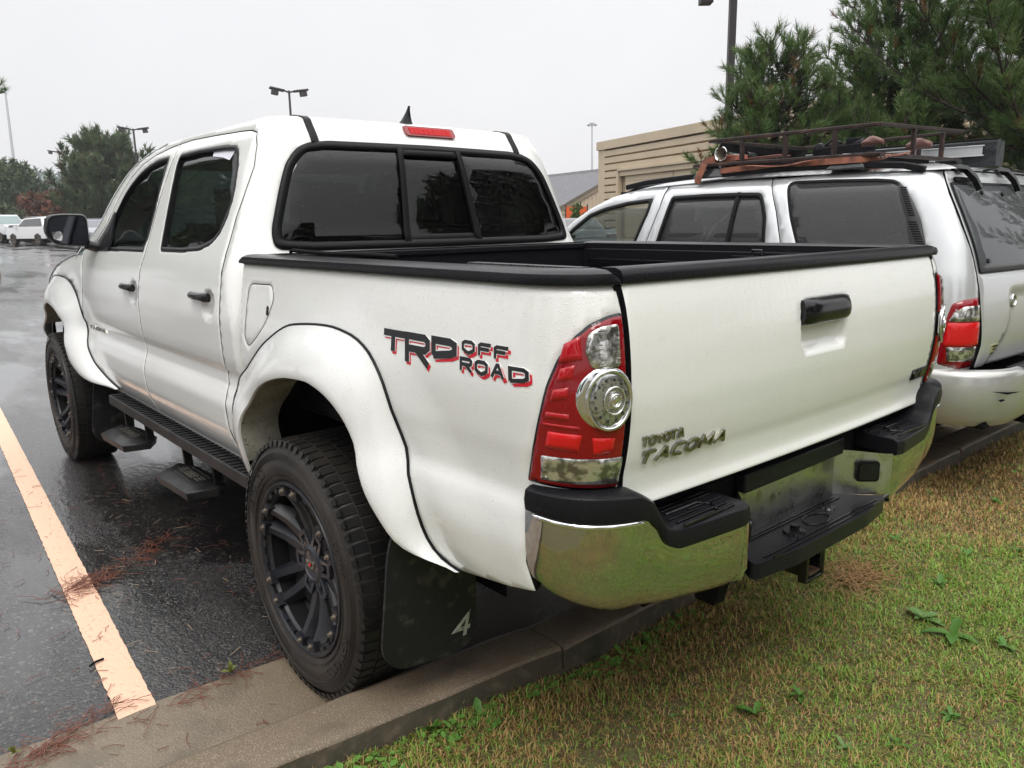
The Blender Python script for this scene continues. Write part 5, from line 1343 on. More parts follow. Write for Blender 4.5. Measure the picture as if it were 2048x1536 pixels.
s3=ribbon(sp3,.026,[.3]*31).build('ratchet_strap',strap_m,None,smooth=60,fixn=True); tag(s3,'dark orange strap running crosswise below the rear end of the rack','strap','straps on the rusty roof rack')
q=MB(); q.prism(rr(0,0,.30,.10,.01),lambda u,v,h:Vector((.50+u,-2.20+v*1.4,1.728+h-.04*u)),0,.003); 
tag(q.build('folded_strap',mat('pink_strap',(.55,.22,.18),.6,bump=(60,.4)),None,fixn=True),'pale pink folded strap lying in the rack behind the chrome horn','strap')
# chrome trumpet horn, bell towards the near side
q=MB(); PX,PY,PZ=.672,-2.065,1.758
q.rev([(.034,.001),(.039,.006),(.043,.004),(.041,-.004),(.030,-.020),(.021,-.045),(.015,-.085),(.0115,-.13),(.010,-.26)],(PX,PY,PZ),n=32)
H=thing('trumpet_horn','chrome trumpet horn lying in the front of the roof rack','horn',(.67,-2.15,1.72))
q.build('trumpet',chrome_b,H,smooth=50)
MB().cyl((PX,-2.325,PZ),(PX,-2.40,PZ-.004),.024,n=18).build('horn_driver',blk_gloss,H,bevel=.004)
q=MB().rev([(.034,.001),(.022,-.015),(.012,-.04),(.0,-.06)],(PX,PY,PZ),n=28); q.build('trumpet_throat',bolt_m,H,smooth=60)
# jack and leather bundles
q=MB(); q.bar([(.36,-2.55,1.76),(-.02,-2.45,1.765)],.05,.045); q.rev([(.0,-.03),(.035,-.02),(.04,0),(.035,.02),(0,.03)],(.33,-2.54,1.775),axis='y',n=16); q.cyl((.14,-2.5,1.78),(.03,-2.47,1.79),.024,n=14); q.tube([(.28,-2.5,1.79),(.24,-2.5,1.82),(.18,-2.5,1.80)],.008,8)
q.box((.10,-2.49,1.79),(.08,.05,.06))
tag(q.build('lifting_jack',blk,None,bevel=.006),'black lifting jack lying inside the roof rack','jack')
for i,(x,y,z,s_,lb) in enumerate(((-.10,-2.28,1.765,1.0,'rolled brown leather strap bundle nearest the middle of the roof rack'),(-.20,-2.60,1.76,1.15,'wrinkled brown leather pouch near the rear crossbar of the rack'))):
    q=MB(); rows_=[]
    for k in range(9):
        t=k/8; r=(.024*math.sin(math.pi*(.12+.80*t))**.5)*s_; rows_.append([(x+.055*s_-.11*s_*t,y+r*math.cos(a)*(1+.15*math.sin(3*a+k)),z+r*math.sin(a)*(1+.1*math.cos(2*a+k))+.012*math.sin(t*3)) for a in [2*math.pi*j/16 for j in range(16)]])
    q.grid(rows_,closed=True); q.f+=[tuple(range(16))[::-1],tuple(range(128,144))]; q.m+=[0,0]
    o=q.build('leather_bundle',mat('leather',(.16,.075,.062),.45,bump=(40,.5)) if i==0 else bpy.data.materials['leather'],None,smooth=60,fixn=True); tag(o,lb,'bundle','leather bundles in the rack')
# awning: black vinyl bag with a silver aluminium channel
A=thing('awning','black rolled awning bag with a silver channel on the far side of the rack','awning',(.2,-3.2,1.66))
q=MB(); rows_=[]
for x in (.95,.60,.20,-.10,-.30,-.385,-.39):
    k=1 if x>-.38 else .85; rows_.append([(x,-3.165,1.665),(x,-3.158,1.70),(x,-3.155,1.76),(x,-3.16,1.800*1),(x,-3.20,1.812),(x,-3.27,1.80),(x,-3.28,1.72),(x,-3.27,1.665)])
q.grid(rows_,closed=True); q.f+=[tuple(range(48,56))]; q.m+=[0]
q.build('vinyl_bag',mat('black_vinyl',(.018,.020,.024),.3,bump=(14,1.2),beads=.2),A,fixn=True,smooth=50)
q=MB(); q.box((.30,-3.150,1.752),(1.24,.006,.046)); q.box((.30,-3.1465,1.779),(1.26,.010,.006)); q.box((.30,-3.1465,1.725),(1.26,.010,.006)); q.build('silver_channel',mat('aluminium',(.70,.71,.72),.35,metal=.6),A,bevel=.001)
MB().tube([(.9,-3.16,1.812),(-.39,-3.16,1.812)],.006,8).build('awning_piping',blk_matte,A)
# ================================================================ SETTING
def gz(x): return .0115*(max(0,x-8)) if x<140 else .0115*132
def kx(y): return pch([(-40,-.95),(-6,-.62),(-2.4,-.525),(.1,-.52),(1.26,-.44),(3,-.31),(8,.05)])(y)   # outer (grass side) edge of the kerb
# asphalt: one sheet to the horizon
asp=bpy.data.materials.new('wet_asphalt'); asp.use_nodes=True; n=asp.node_tree.nodes; l=asp.node_tree.links; b=n['Principled BSDF']
tc=n.new('ShaderNodeTexCoord'); P_=tc.outputs['Object']
def N_(s,d=5,vec=None,r=.55):
    t=n.new('ShaderNodeTexNoise'); t.inputs['Scale'].default_value=s; t.inputs['Detail'].default_value=d; t.inputs['Roughness'].default_value=r; l.new(vec or P_,t.inputs[0]); return t.outputs[0]
def Rg(s,a,b_,c,d):
    t=n.new('ShaderNodeMapRange'); 
    for i,v in zip((1,2,3,4),(a,b_,c,d)): t.inputs[i].default_value=v
    l.new(s,t.inputs[0]); return t.outputs[0]
def Mx(f,a,b_):
    t=n.new('ShaderNodeMix'); t.data_type='RGBA'; l.new(f,t.inputs[0])
    for i,c in ((6,a),(7,b_)):
        if isinstance(c,tuple): t.inputs[i].default_value=(*c,1)
        else: l.new(c,t.inputs[i])
    return t.outputs[2]
def Mt(op,a,b_):
    t=n.new('ShaderNodeMath'); t.operation=op
    for i,c in ((0,a),(1,b_)):
        if isinstance(c,(int,float)): t.inputs[i].default_value=c
        else: l.new(c,t.inputs[i])
    return t.outputs[0]
vo=n.new('ShaderNodeTexVoronoi'); vo.inputs['Scale'].default_value=110; l.new(P_,vo.inputs[0])
vc=n.new('ShaderNodeSeparateColor'); l.new(vo.outputs['Color'],vc.inputs[0])
base_c=Mx(Rg(vc.outputs[0],.78,1,0,1),(.015,.0142,.0145),(.10,.09,.075))
base_c=Mx(Rg(N_(1.1,4),.4,.7,0,.6),base_c,(.035,.029,.027))
l.new(base_c,b.inputs['Base Color'])
mp=n.new('ShaderNodeMapping'); mp.inputs['Scale'].default_value=(.35,1.0,1); mp.inputs['Rotation'].default_value=(0,0,.25); l.new(P_,mp.inputs[0])
wet=Rg(N_(1.05,5,mp.outputs[0]),.44,.58,0,1)       # standing water film
spx=n.new('ShaderNodeSeparateXYZ'); l.new(P_,spx.inputs[0])
def pud(cx,cy,rx,ry):
    dx=Mt('MULTIPLY',Mt('SUBTRACT',spx.outputs[0],cx),1/rx); dy=Mt('MULTIPLY',Mt('SUBTRACT',spx.outputs[1],cy),1/ry)
    return Mt('SUBTRACT',Mt('ADD',Mt('MULTIPLY',dx,dx),Mt('MULTIPLY',dy,dy)),Mt('MULTIPLY',N_(3,4),.9))
for cx,cy,rx,ry in ((1.75,.35,.95,.75),(3.9,1.7,1.3,.5),(2.6,2.3,.9,.3)):
    wet=Mt('MAXIMUM',wet,Rg(pud(cx,cy,rx,ry),.35,.65,1,0))
l.new(Mt('ADD',Rg(wet,0,1,.36,.05),Mt('MULTIPLY',N_(60,3),.10)),b.inputs['Roughness'])
b.inputs['Specular IOR Level'].default_value=.5; b.inputs['Coat Weight'].default_value=.85; l.new(Rg(wet,0,1,.20,.035),b.inputs['Coat Roughness']); b.inputs['Coat IOR'].default_value=1.36
grit=Mt('MULTIPLY',Mt('SUBTRACT',1,vo.outputs['Distance']),Rg(wet,0,1,1,.10))
bp=n.new('ShaderNodeBump'); bp.inputs['Distance'].default_value=.0042; l.new(grit,bp.inputs['Height'])
mp2=n.new('ShaderNodeMapping'); mp2.inputs['Scale'].default_value=(14,34,1); mp2.inputs['Rotation'].default_value=(0,0,.6); l.new(P_,mp2.inputs[0])
bp2=n.new('ShaderNodeBump'); l.new(Rg(wet,0,1,.0030,.0009),bp2.inputs['Distance']); l.new(N_(1,3,mp2.outputs[0]),bp2.inputs['Height']); l.new(bp.outputs[0],bp2.inputs['Normal'])
l.new(bp2.outputs[0],b.inputs['Normal'])
bp3=n.new('ShaderNodeBump'); l.new(Rg(wet,0,1,.0034,.0009),bp3.inputs['Distance']); l.new(N_(1,3,mp2.outputs[0]),bp3.inputs['Height']); l.new(bp3.outputs[0],b.inputs['Coat Normal'])
q=MB(); xs=[-60,-20,-4,0,4,8,20,40,60,80,110,140,300,900]; ys=[-600,-200,-80,-40,-20,-8,0,8,20,60,200,500]
q.grid([[(x,y,gz(x)-.02*0) for y in ys] for x in xs],flip=True); g0=q.build('asphalt',asp,smooth=0,fixn=False); tag(g0,kind='structure')
# concrete gutter, kerb, grass bed
conc=mat('gutter_concrete',(.160,.122,.082),.40,spec=.6,bump=(150,1.4),vary=(310,(.30,.25,.19),.54,.66),stain=(5,(.105,.085,.055),.50,.72),rvary=(3,.22))
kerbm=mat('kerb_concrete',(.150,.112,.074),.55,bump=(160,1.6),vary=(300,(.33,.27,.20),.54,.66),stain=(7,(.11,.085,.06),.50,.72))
ysg=[-40,-25,-15,-10,-7,-5,-4,-3,-2.5,-2,-1.5,-1,-.5,0,.5,1,1.5,2,2.5,3,4,6,8]
def gx(y): return kx(y)+.18+.475+.02*math.sin(y*1.3)*.5
q=MB(); q.grid([[(kx(y)+.17+(gx(y)-kx(y)-.17)*t,y,.004+.004*t*0+(.0 if t<1 else -.0)) for y in ysg] for t in (0,.5,1)]); tag(q.build('gutter',conc,smooth=0,fixn=True),kind='structure')
# kerb in lengths with real joints
joints=[8,3.6,.62,-2.4,-5.4,-8.4,-11.5,-18,-40]
joints=[8,3.35,.36,-2.7,-5.7,-8.7,-12,-20,-40]
q=MB()
for j in range(len(joints)-1):
    y1,y0=joints[j]-.006,joints[j+1]+.006; m_=max(2,int((y1-y0)/.10)) if y1>-3 else 6; rows_=[]
    rk=random.Random(j)
    for i in range(m_+1):
        y=y0+(y1-y0)*i/m_; x=kx(y); w_=lambda: rk.uniform(-.002,.002); dz=.006*(j%2)
        row=[(x-.006,y,-.1),(x-.002+w_()*1.5,y,.117+dz),(x+.005+w_(),y,.126+dz+w_()),(x+.03,y,.128+dz),(x+.15,y,.128+dz+w_()),(x+.168,y,.122+dz),(x+.178+w_(),y,.105+dz),(x+.19,y,-.05)]
        if i in (0,m_): row=[(p[0],p[1],p[2]-.006 if p[2]>0 else p[2]) for p in row]
        rows_.append(row)
    k=len(q.v); q.grid(rows_); q.f+=[tuple(k+i for i in range(8)),tuple(k+m_*8+i for i in reversed(range(8)))]; q.m+=[0,0]
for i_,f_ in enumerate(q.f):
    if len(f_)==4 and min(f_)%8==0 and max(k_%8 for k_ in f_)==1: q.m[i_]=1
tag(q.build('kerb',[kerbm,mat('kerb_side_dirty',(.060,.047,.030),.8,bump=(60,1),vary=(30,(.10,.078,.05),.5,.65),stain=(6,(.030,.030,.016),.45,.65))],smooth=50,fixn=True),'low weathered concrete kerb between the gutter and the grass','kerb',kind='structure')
def hgrass(x,y): return .050+.012*math.sin(x*2.1+y*1.3)+.010*math.sin(x*5+y*4.3)+.006*math.sin(x*11-y*9)-.012*sst(-.75,-.5,x)
soil=mat('soil',(.10,.072,.038),.95,vary=(60,(.10,.11,.035),.4,.6),bump=(60,2))
q=MB(); xs=[-14,-10,-7,-5]+[-4+.12*i for i in range(30)]; ys=[-12,-9,-7]+[-6+.2*i for i in range(44)]+[3.5,5,8]
rows_=[]
for i,x in enumerate(xs+[None]): rows_.append([(x if x is not None else kx(y)-.003, y, hgrass(x,y) if x is not None else .052) for y in ys])
rows_=[[(min(px_,kx(y)-.003),y,z) for (px_,y,z) in r] for r in rows_]
q.grid(rows_); tag(q.build('lawn_soil',soil,smooth=60,fixn=True),kind='structure')
q=MB(); q.grid([[(x,y,.05) for y in (-60,-12.05,)] for x in (-60,-.9)]); q.grid([[(x,y,.045) for y in (-60,30)] for x in (-60,-14)]); 
tag(q.build('far_lawn',mat('far_lawn',(.075,.085,.025),.9,vary=(30,(.13,.10,.04),.4,.6)),smooth=0,fixn=True),kind='structure')
# grass blades: one mass
rng=np.random.default_rng(3)
def blades(name,nb,region,hmin,hmax,wd,mats,weights,lean=.9,dens_f=None):
    x=rng.uniform(region[0],region[1],nb); y=rng.uniform(region[2],region[3],nb)
    kxx=np.interp(y,[-40,-6,-2.4,.1,1.26,3,8],[-.95,-.62,-.525,-.52,-.44,-.31,.05])
    ok=x<kxx-.004
    d=np.hypot(x+2.06,y-1.86); ok&=(rng.random(nb)<np.clip(2.6/np.maximum(d,.3),.12,1)**1.2)
    x,y,d=x[ok],y[ok],d[ok]; m=len(x)
    z=.050+.012*np.sin(x*2.1+y*1.3)+.010*np.sin(x*5+y*4.3)+.006*np.sin(x*11-y*9)-.004
    cl=np.sin(x*17+3*np.sin(y*11))*np.sin(y*19+3*np.sin(x*13)); a=rng.uniform(0,2*np.pi,m); L=(1+.35*cl)*rng.uniform(hmin,hmax,m)*np.clip(.8+d*.06,1,1.5); tl=rng.uniform(.25,1.25,m)*lean; w_=wd*rng.uniform(.6,1.4,m)*np.clip(.7+d*.22,1,2.4)
    dx,dy=np.cos(a),np.sin(a); px_,py_=-dy,dx
    b2=a+rng.uniform(-.9,.9,m)
    h1=L*.55*np.cos(tl*.6); r1=L*.55*np.sin(tl*.6); h2=h1+L*.45*np.cos(np.minimum(tl*1.5,1.75)); r2=L*.45*np.sin(np.minimum(tl*1.5,1.75))
    V=np.zeros((m,5,3)); 
    V[:,0]=np.stack([x-px_*w_/2,y-py_*w_/2,z],1); V[:,1]=np.stack([x+px_*w_/2,y+py_*w_/2,z],1)
    mx_,my_=x+dx*r1,y+dy*r1
    V[:,2]=np.stack([mx_+px_*w_*.42,my_+py_*w_*.42,z+h1],1); V[:,3]=np.stack([mx_-px_*w_*.42,my_-py_*w_*.42,z+h1],1)
    V[:,4]=np.stack([mx_+np.cos(b2)*r2,my_+np.sin(b2)*r2,np.maximum(z+h2,z+.004)],1)
    # dry / green patches
    pt=np.sin(x*3.1+1.2*np.sin(y*2.3))+np.sin(y*2.7+1.7*np.sin(x*1.9))+.8*np.sin(x*9+y*7)*.5
    cum=np.cumsum(weights,0)
    gmask=1/(1+np.exp(-(pt*1.1)))
    # dry near the kerb/wheel edge, greener further out
    gmask=np.clip(gmask*.60+.36*np.clip((-x-.7)/1.2,0,1)*np.clip((1.6-y)/1.2,0,1)+.15,0.22,.95)*np.where((y<-1.6)&(x>-1.1),.45,1)
    u=rng.random(m); g=rng.random(m)<gmask
    mi=np.where(g,np.where(u<.35,0,np.where(u<.8,1,2)),np.where(u<.40,3,np.where(u<.72,4,5))).astype(np.int32)
    me=bpy.data.meshes.new(name); me.vertices.add(m*5); me.vertices.foreach_set('co',V.reshape(-1))
    me.loops.add(m*7); me.polygons.add(m*2)
    base_=np.arange(m)[:,None]*5; li=np.concatenate([base_+np.array([0,1,2,3]),base_+np.array([3,2,4])],1).reshape(-1)
    me.loops.foreach_set('vertex_index',li.astype(np.int32))
    ls=np.stack([np.arange(m)*7,np.arange(m)*7+4],1).reshape(-1); me.polygons.foreach_set('loop_start',ls.astype(np.int32))
    for M in mats: me.materials.append(M)
    me.polygons.foreach_set('material_index',np.repeat(mi,2)); me.update(calc_edges=True); me.validate()
    o=bpy.data.objects.new(name,me); C.objects.link(o); return o
def leafm(nm,c,c2,tr=.35):
    M=bpy.data.materials.new(nm); M.use_nodes=True; nn=M.node_tree.nodes; ll=M.node_tree.links; bb=nn['Principled BSDF']
    t=nn.new('ShaderNodeTexCoord'); no=nn.new('ShaderNodeTexNoise'); no.inputs['Scale'].default_value=25 if nm.startswith('g') else 3; ll.new(t.outputs['Object'],no.inputs[0])
    mr_=nn.new('ShaderNodeMapRange'); mr_.inputs[1].default_value=.35; mr_.inputs[2].default_value=.65; ll.new(no.outputs[0],mr_.inputs[0])
    m2=nn.new('ShaderNodeMix'); m2.data_type='RGBA'; m2.inputs[6].default_value=(*c,1); m2.inputs[7].default_value=(*c2,1); ll.new(mr_.outputs[0],m2.inputs[0]); ll.new(m2.outputs[2],bb.inputs['Base Color'])
    bb.inputs['Roughness'].default_value=.5; bb.inputs['Specular IOR Level'].default_value=.35
    o_=nn['Material Output']; ts=nn.new('ShaderNodeBsdfTranslucent'); ll.new(m2.outputs[2],ts.inputs[0]); ms=nn.new('ShaderNodeMixShader'); ms.inputs[0].default_value=tr*.7
    ll.new(bb.outputs[0],ms.inputs[1]); ll.new(ts.outputs[0],ms.inputs[2]); ll.new(ms.outputs[0],o_.inputs[0]); return M
gm=[leafm('g1',(.13,.26,.035),(.19,.33,.05)),leafm('g2',(.24,.34,.06),(.29,.36,.075)),leafm('g3',(.30,.50,.08),(.20,.38,.05)),
    leafm('g4',(.58,.39,.165),(.46,.29,.11)),leafm('g5',(.38,.235,.095),(.50,.33,.13)),leafm('g6',(.20,.11,.05),(.13,.075,.038))]
gr=blades('grass',1250000,(-4.6,-.3,-6.6,2.2),.012,.038,.0026,gm,[1],lean=1.35); tag(gr,'short patchy green and straw coloured lawn grass','grass',kind='stuff')
# broadleaf weeds in the lawn
wm=leafm('weed_leaf',(.065,.17,.025),(.11,.24,.04),.3); wm2=leafm('weed_leaf_pale',(.15,.25,.08),(.11,.22,.05),.3)
def weed(loc,nl,size,lab,seed,up=.6,mt=None,grp='broadleaf weeds in the lawn'):
    rg=random.Random(seed); q=MB()
    for k in range(nl):
        a=2*math.pi*k/nl+rg.uniform(-.5,.5); L=size*.82*rg.uniform(.6,1.1); wd=L*rg.uniform(.24,.36); el=rg.uniform(.25,1.25)*(up+.15); rows_=[]
        for i in range(6):
            t=i/5; r=L*t*math.cos(el)*(1-.15*t); z=L*(math.sin(el)*t-.35*t*t*math.cos(el))+.012; ww=wd*(math.sin(math.pi*min(1,t*.85+.12))**.8)*(1+.25*(i%2))*.5
            c=Vector((r*math.cos(a),r*math.sin(a),z)); s=Vector((-math.sin(a),math.cos(a),0))
            rows_.append([c-s*ww+Vector((0,0,ww*.35)),c,c+s*ww+Vector((0,0,ww*.35))])
        q.grid(rows_)
    o=q.build('weed_plant',mt or wm,None,smooth=60,loc=loc); tag(o,lab,'weed',grp); return o
def gp(u,v,z=.07):
    """photo direction -> point on the lawn (used once to note where each weed grows)"""
    d=RT*((u-1024)/1552.6448)+UP*(-(v-768)/1552.6448)+FW; c=Vector((-2.0594,1.8632,1.3943)); t=(z-c.z)/d.z; p=c+d*t; return (p.x,p.y,hgrass(p.x,p.y)-.005)
WEEDS=[((1845,1230),7,.11,'large pale leafy weed at the centre of the lawn',1,wm2),((1905,1262),4,.13,'tall dandelion leaf right of the largest pale weed',2,None),((1790,1075),6,.06,'small weed cluster near the tow hitch dry patch',3,None),
((1880,1165),6,.08,'dark green weed tuft above the largest pale weed',4,None),((1600,1385),7,.055,'bright weed rosette low in the middle of the lawn',5,None),((1510,1420),4,.085,'tall upright leaf weed left of the bright rosette',6,None),
((1570,1350),3,.05,'two leaved weed just behind the bright rosette',7,wm2),((1690,1480),4,.05,'small pale weed near the bottom edge of the lawn',8,wm2),((1795,1470),4,.06,'weed with one long leaf near the bottom edge',9,None),
((1905,1420),6,.06,'low dark weed at the lower right of the lawn',10,None),((2010,1290),5,.06,'weed rosette at the right edge, level with the large pale weed',11,None),((2035,1105),7,.06,'bright weed clump at the far right edge of the lawn',12,None),
((1935,1115),7,.055,'three leaf weed clump upper right of the lawn',13,None),((1860,985),4,.05,'small weed in the brown patch behind the bumper',14,None),((960,1420),9,.075,'broad weed growing against the kerb below the mud flap',15,None),
((1085,1350),8,.07,'trailing weed beside the kerb, second from the mud flap',16,None),((1190,1290),10,.075,'wide leafy weed beside the kerb joint',17,None),((860,1450),8,.08,'bright green weed nearest the kerb at the bottom left of the lawn',18,None),
((690,1515),6,.09,'thin leaved weed at the bottom edge beside the kerb',19,None),((1130,1290),6,.05,'tiny weed at the foot of the kerb near its crack',20,None),((740,1490),7,.06,'low weed between two larger ones at the lower kerb',21,None),((1345,1420),5,.035,'little pale weed at the left of the open lawn',22,wm2),((1480,1100),4,.05,'small weed in the shade under the chrome bumper',23,None),((1990,1000),6,.05,'weed clump near the upper right lawn edge',24,None)]
for (u,v),nl,s_,lb,sd_,mt in WEEDS: weed(gp(u,v),nl,s_,lb,sd_,mt=mt)
# low broad leaved ground cover along the foot of the kerb and in the turf
q=MB(); rg=random.Random(21)
for k in range(620):
    if k<380: y=rg.choice((1.45,1.1,.78,.5,.22,.05,1.75))+rg.gauss(0,.09); x=kx(y)-.02-abs(rg.gauss(0,.05))
    else: cx_,cy_=rg.Random(k//9).uniform(-3.2,-.7) if False else (-.75-2.3*((k//9*0.61803)%1),1.3-4.2*((k//9*.3819)%1)); x=cx_+rg.gauss(0,.03); y=cy_+rg.gauss(0,.03)
    if x>kx(y)-.01: continue
    a=rg.uniform(0,6.28); L=rg.uniform(.012,.030); z=hgrass(x,y)+rg.uniform(.008,.030); tl=rg.uniform(-.25,.55); d=Vector((math.cos(a),math.sin(a),tl)); s=Vector((-math.sin(a),math.cos(a),0))*L*.34; c=Vector((x,y,z))
    q.add([c,c+d*L*.35-s+Vector((0,0,.002)),c+d*L*.75-s*.8,c+d*L,c+d*L*.75+s*.8,c+d*L*.35+s+Vector((0,0,.002))],[(0,1,2,3),(0,3,4,5)])
tag(q.build('broadleaf_cover',leafm('cover_leaf',(.085,.21,.035),(.15,.30,.055),.3),smooth=0),'small broad leaved ground cover along the kerb and through the turf','ground cover',kind='stuff')
# dry straw patch
q=MB(); rg=random.Random(8); c0=gp(1710,1140)
for k in range(260):
    x,y=c0[0]+rg.gauss(0,.05),c0[1]+rg.gauss(0,.08); a=rg.uniform(0,6.28); L=rg.uniform(.04,.11); z=c0[2]+.012+rg.random()*.02
    q.bar([(x,y,z),(x+L*.5*math.cos(a),y+L*.5*math.sin(a),z+.010),(x+L*math.cos(a+.4),y+L*math.sin(a+.4),z)],.002,.0015)
tag(q.build('dry_straw',leafm('g_straw',(.50,.32,.15),(.40,.24,.11)),smooth=0),'patch of pale dry straw on the lawn behind the tow hitch','straw',kind='stuff')
# parking line
lm=mat('line_paint',(.80,.50,.345),.5,bump=(70,.8),vary=(55,(.50,.33,.22),.60,.66),spec=.5)
q=MB(); rg=random.Random(2); L0=[];n_=260
for i in range(n_+1):
    t=i/n_; x=.213+(6.6-.213)*t; yr=1.338-.056*(x-.211); yl=yr+.104
    j=lambda: rg.uniform(-.0018,.0018)
    L0.append([(x+(j() if i else 0),yr+j(),.0045),(x,yr+.05,.0046),(x+(j() if i else -.004),yl+j(),.0045)])
q.grid(L0,flip=True); 
o=q.build('parking_line',lm,smooth=0,fixn=False); tag(o,kind='structure')
lm.node_tree.nodes['Principled BSDF'].inputs['Coat Weight'].default_value=.1
# fallen pine needles
nm1=mat('brown_needle',(.17,.055,.030),.35,spec=.6); nm2=mat('pale_needle',(.30,.22,.15),.4)
def needles(name,c,n_,sx,sy,lab,rot=0,mt=nm1,L=(.05,.11),z=.006,seed=1,kind=None):
    rg=random.Random(seed); q=MB()
    for k in range(n_):
        u,v=rg.gauss(0,sx),rg.gauss(0,sy); x=c[0]+u*math.cos(rot)-v*math.sin(rot); y=c[1]+u*math.sin(rot)+v*math.cos(rot); a=rot+rg.gauss(0,.9); LL=rg.uniform(*L); cv=rg.uniform(-.5,.5); zz=z+rg.random()*.008
        q.bar([(x,y,zz),(x+LL*.5*math.cos(a),y+LL*.5*math.sin(a),zz+.003),(x+LL*.5*(math.cos(a)+math.cos(a+cv)),y+LL*.5*(math.sin(a)+math.sin(a+cv)),zz)],.0016,.0012)
    o=q.build(name,mt,None,smooth=0); tag(o,lab,'pine needles',kind='stuff'); return o
def g0p(u,v,z=0.005):
    d=RT*((u-1024)/1552.6448)+UP*(-(v-768)/1552.6448)+FW; c=Vector((-2.0594,1.8632,1.3943)); t=(z-c.z)/d.z; p=c+d*t; return (p.x,p.y)
for i,(u,v,nn_,sx,sy,ro,lb) in enumerate(((165,1172,120,.07,.035,-1.1,'clump of brown pine needles lying across the painted parking line'),(285,1112,60,.085,.018,-.9,'streak of brown pine needles on the asphalt beside the parking line'),
   (430,1370,34,.10,.010,-1.45,'pine needles caught in the seam between asphalt and gutter'),(110,1490,70,.12,.03,-1.2,'brown pine needles along the gutter at the bottom left'),(60,1520,40,.10,.04,-1.0,'pine needles beside the gutter seam nearest the corner'))):
    needles('pine_needles',g0p(u,v),nn_,sx,sy,lb,ro,seed=i+3,z=.007)
rg=random.Random(77); q=MB()
for k in range(230):
    x=rg.uniform(-.2,3.2); y=rg.uniform(.6,2.3); a=rg.uniform(0,6.28); L=rg.uniform(.025,.08)
    q.bar([(x,y,.0075),(x+L*.5*math.cos(a),y+L*.5*math.sin(a),.010),(x+L*math.cos(a+.25),y+L*math.sin(a+.25),.0075)],.0016,.0012)
tag(q.build('scattered_needles',nm1,smooth=0),'single pine needles scattered over the wet asphalt','pine needles',kind='stuff')
q=MB()
for k in range(70):
    x=rg.uniform(-.2,2.6); y=rg.uniform(.6,2.2); a=rg.uniform(0,6.28); L=rg.uniform(.02,.06)
    q.bar([(x,y,.0075),(x+L*math.cos(a),y+L*math.sin(a),.008)],.0022,.0014)
tag(q.build('pale_debris',nm2,smooth=0),'pale bits of bark and straw scattered over the wet asphalt','debris',kind='stuff')
tw_=g0p(180,1335); q=MB().tube([(tw_[0],tw_[1],.010),(tw_[0]+.012,tw_[1]-.02,.012),(tw_[0]+.02,tw_[1]-.045,.009)],.004,6); tag(q.build('twig',blk_matte,None),'short black twig beside the parking line','twig')
weed((*g0p(462,1352),.006),9,.05,'small grass tuft rooted in the gutter seam near the rear tyre',31,up=1.0,grp='tufts in the gutter seam',mt=leafm('g_tuft',(.22,.22,.06),(.12,.16,.03)))
weed((*g0p(30,1515),.006),8,.04,'tiny green tuft in the gutter seam at the photo corner',32,up=1.0,grp='tufts in the gutter seam',mt=bpy.data.materials['g_tuft'])
# ================================================================ TREES
bark=mat('pine_bark',(.060,.042,.032),.9,vary=(9,(.035,.028,.024),.4,.6),bump=(30,1.5))
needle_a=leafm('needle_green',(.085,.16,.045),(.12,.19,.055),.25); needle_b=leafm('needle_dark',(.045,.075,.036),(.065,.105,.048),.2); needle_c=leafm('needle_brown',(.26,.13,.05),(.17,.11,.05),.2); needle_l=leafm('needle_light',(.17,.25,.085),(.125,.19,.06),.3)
def tufts(name,parent,P,D,S,mi,mats,per=34,wd=.0022,seed=1,spread=1.0):
    """needle clusters: P positions, D directions, S needle lengths"""
    r=np.random.default_rng(seed); P=np.array(P,float); D=np.array(D,float); S=np.array(S,float); m=len(P)
    D/=np.linalg.norm(D,axis=1)[:,None]+1e-9
    Pn=np.repeat(P,per,0); Dn=np.repeat(D,per,0); Sn=np.repeat(S,per)*r.uniform(.7,1.1,m*per)
    off=r.uniform(-.35,1,(m*per,1))*Sn[:,None]*.9
    rv=r.normal(size=(m*per,3)); rv/=np.linalg.norm(rv,axis=1)[:,None]
    d=Dn*.75+rv*spread; d/=np.linalg.norm(d,axis=1)[:,None]
    a=Pn+Dn*off; t=a+d*Sn[:,None]; sidev=np.cross(d,r.normal(size=d.shape)); sidev/=np.linalg.norm(sidev,axis=1)[:,None]+1e-9
    w_=(wd*r.uniform(.8,1.3,m*per))[:,None]; V=np.stack([a-sidev*w_,a+sidev*w_,t],1); k=len(V)
    me=bpy.data.meshes.new(name); me.vertices.add(k*3); O=np.array(org(parent)); me.vertices.foreach_set('co',(V.reshape(-1,3)-O).reshape(-1)); me.loops.add(k*3); me.polygons.add(k)
    me.loops.foreach_set('vertex_index',np.arange(k*3,dtype=np.int32)); me.polygons.foreach_set('loop_start',(np.arange(k)*3).astype(np.int32))
    for M in mats: me.materials.append(M)
    me.polygons.foreach_set('material_index',np.repeat(np.array(mi,np.int32),per)); me.update(calc_edges=True)
    o=bpy.data.objects.new(name,me); C.objects.link(o); o.parent=parent; return o
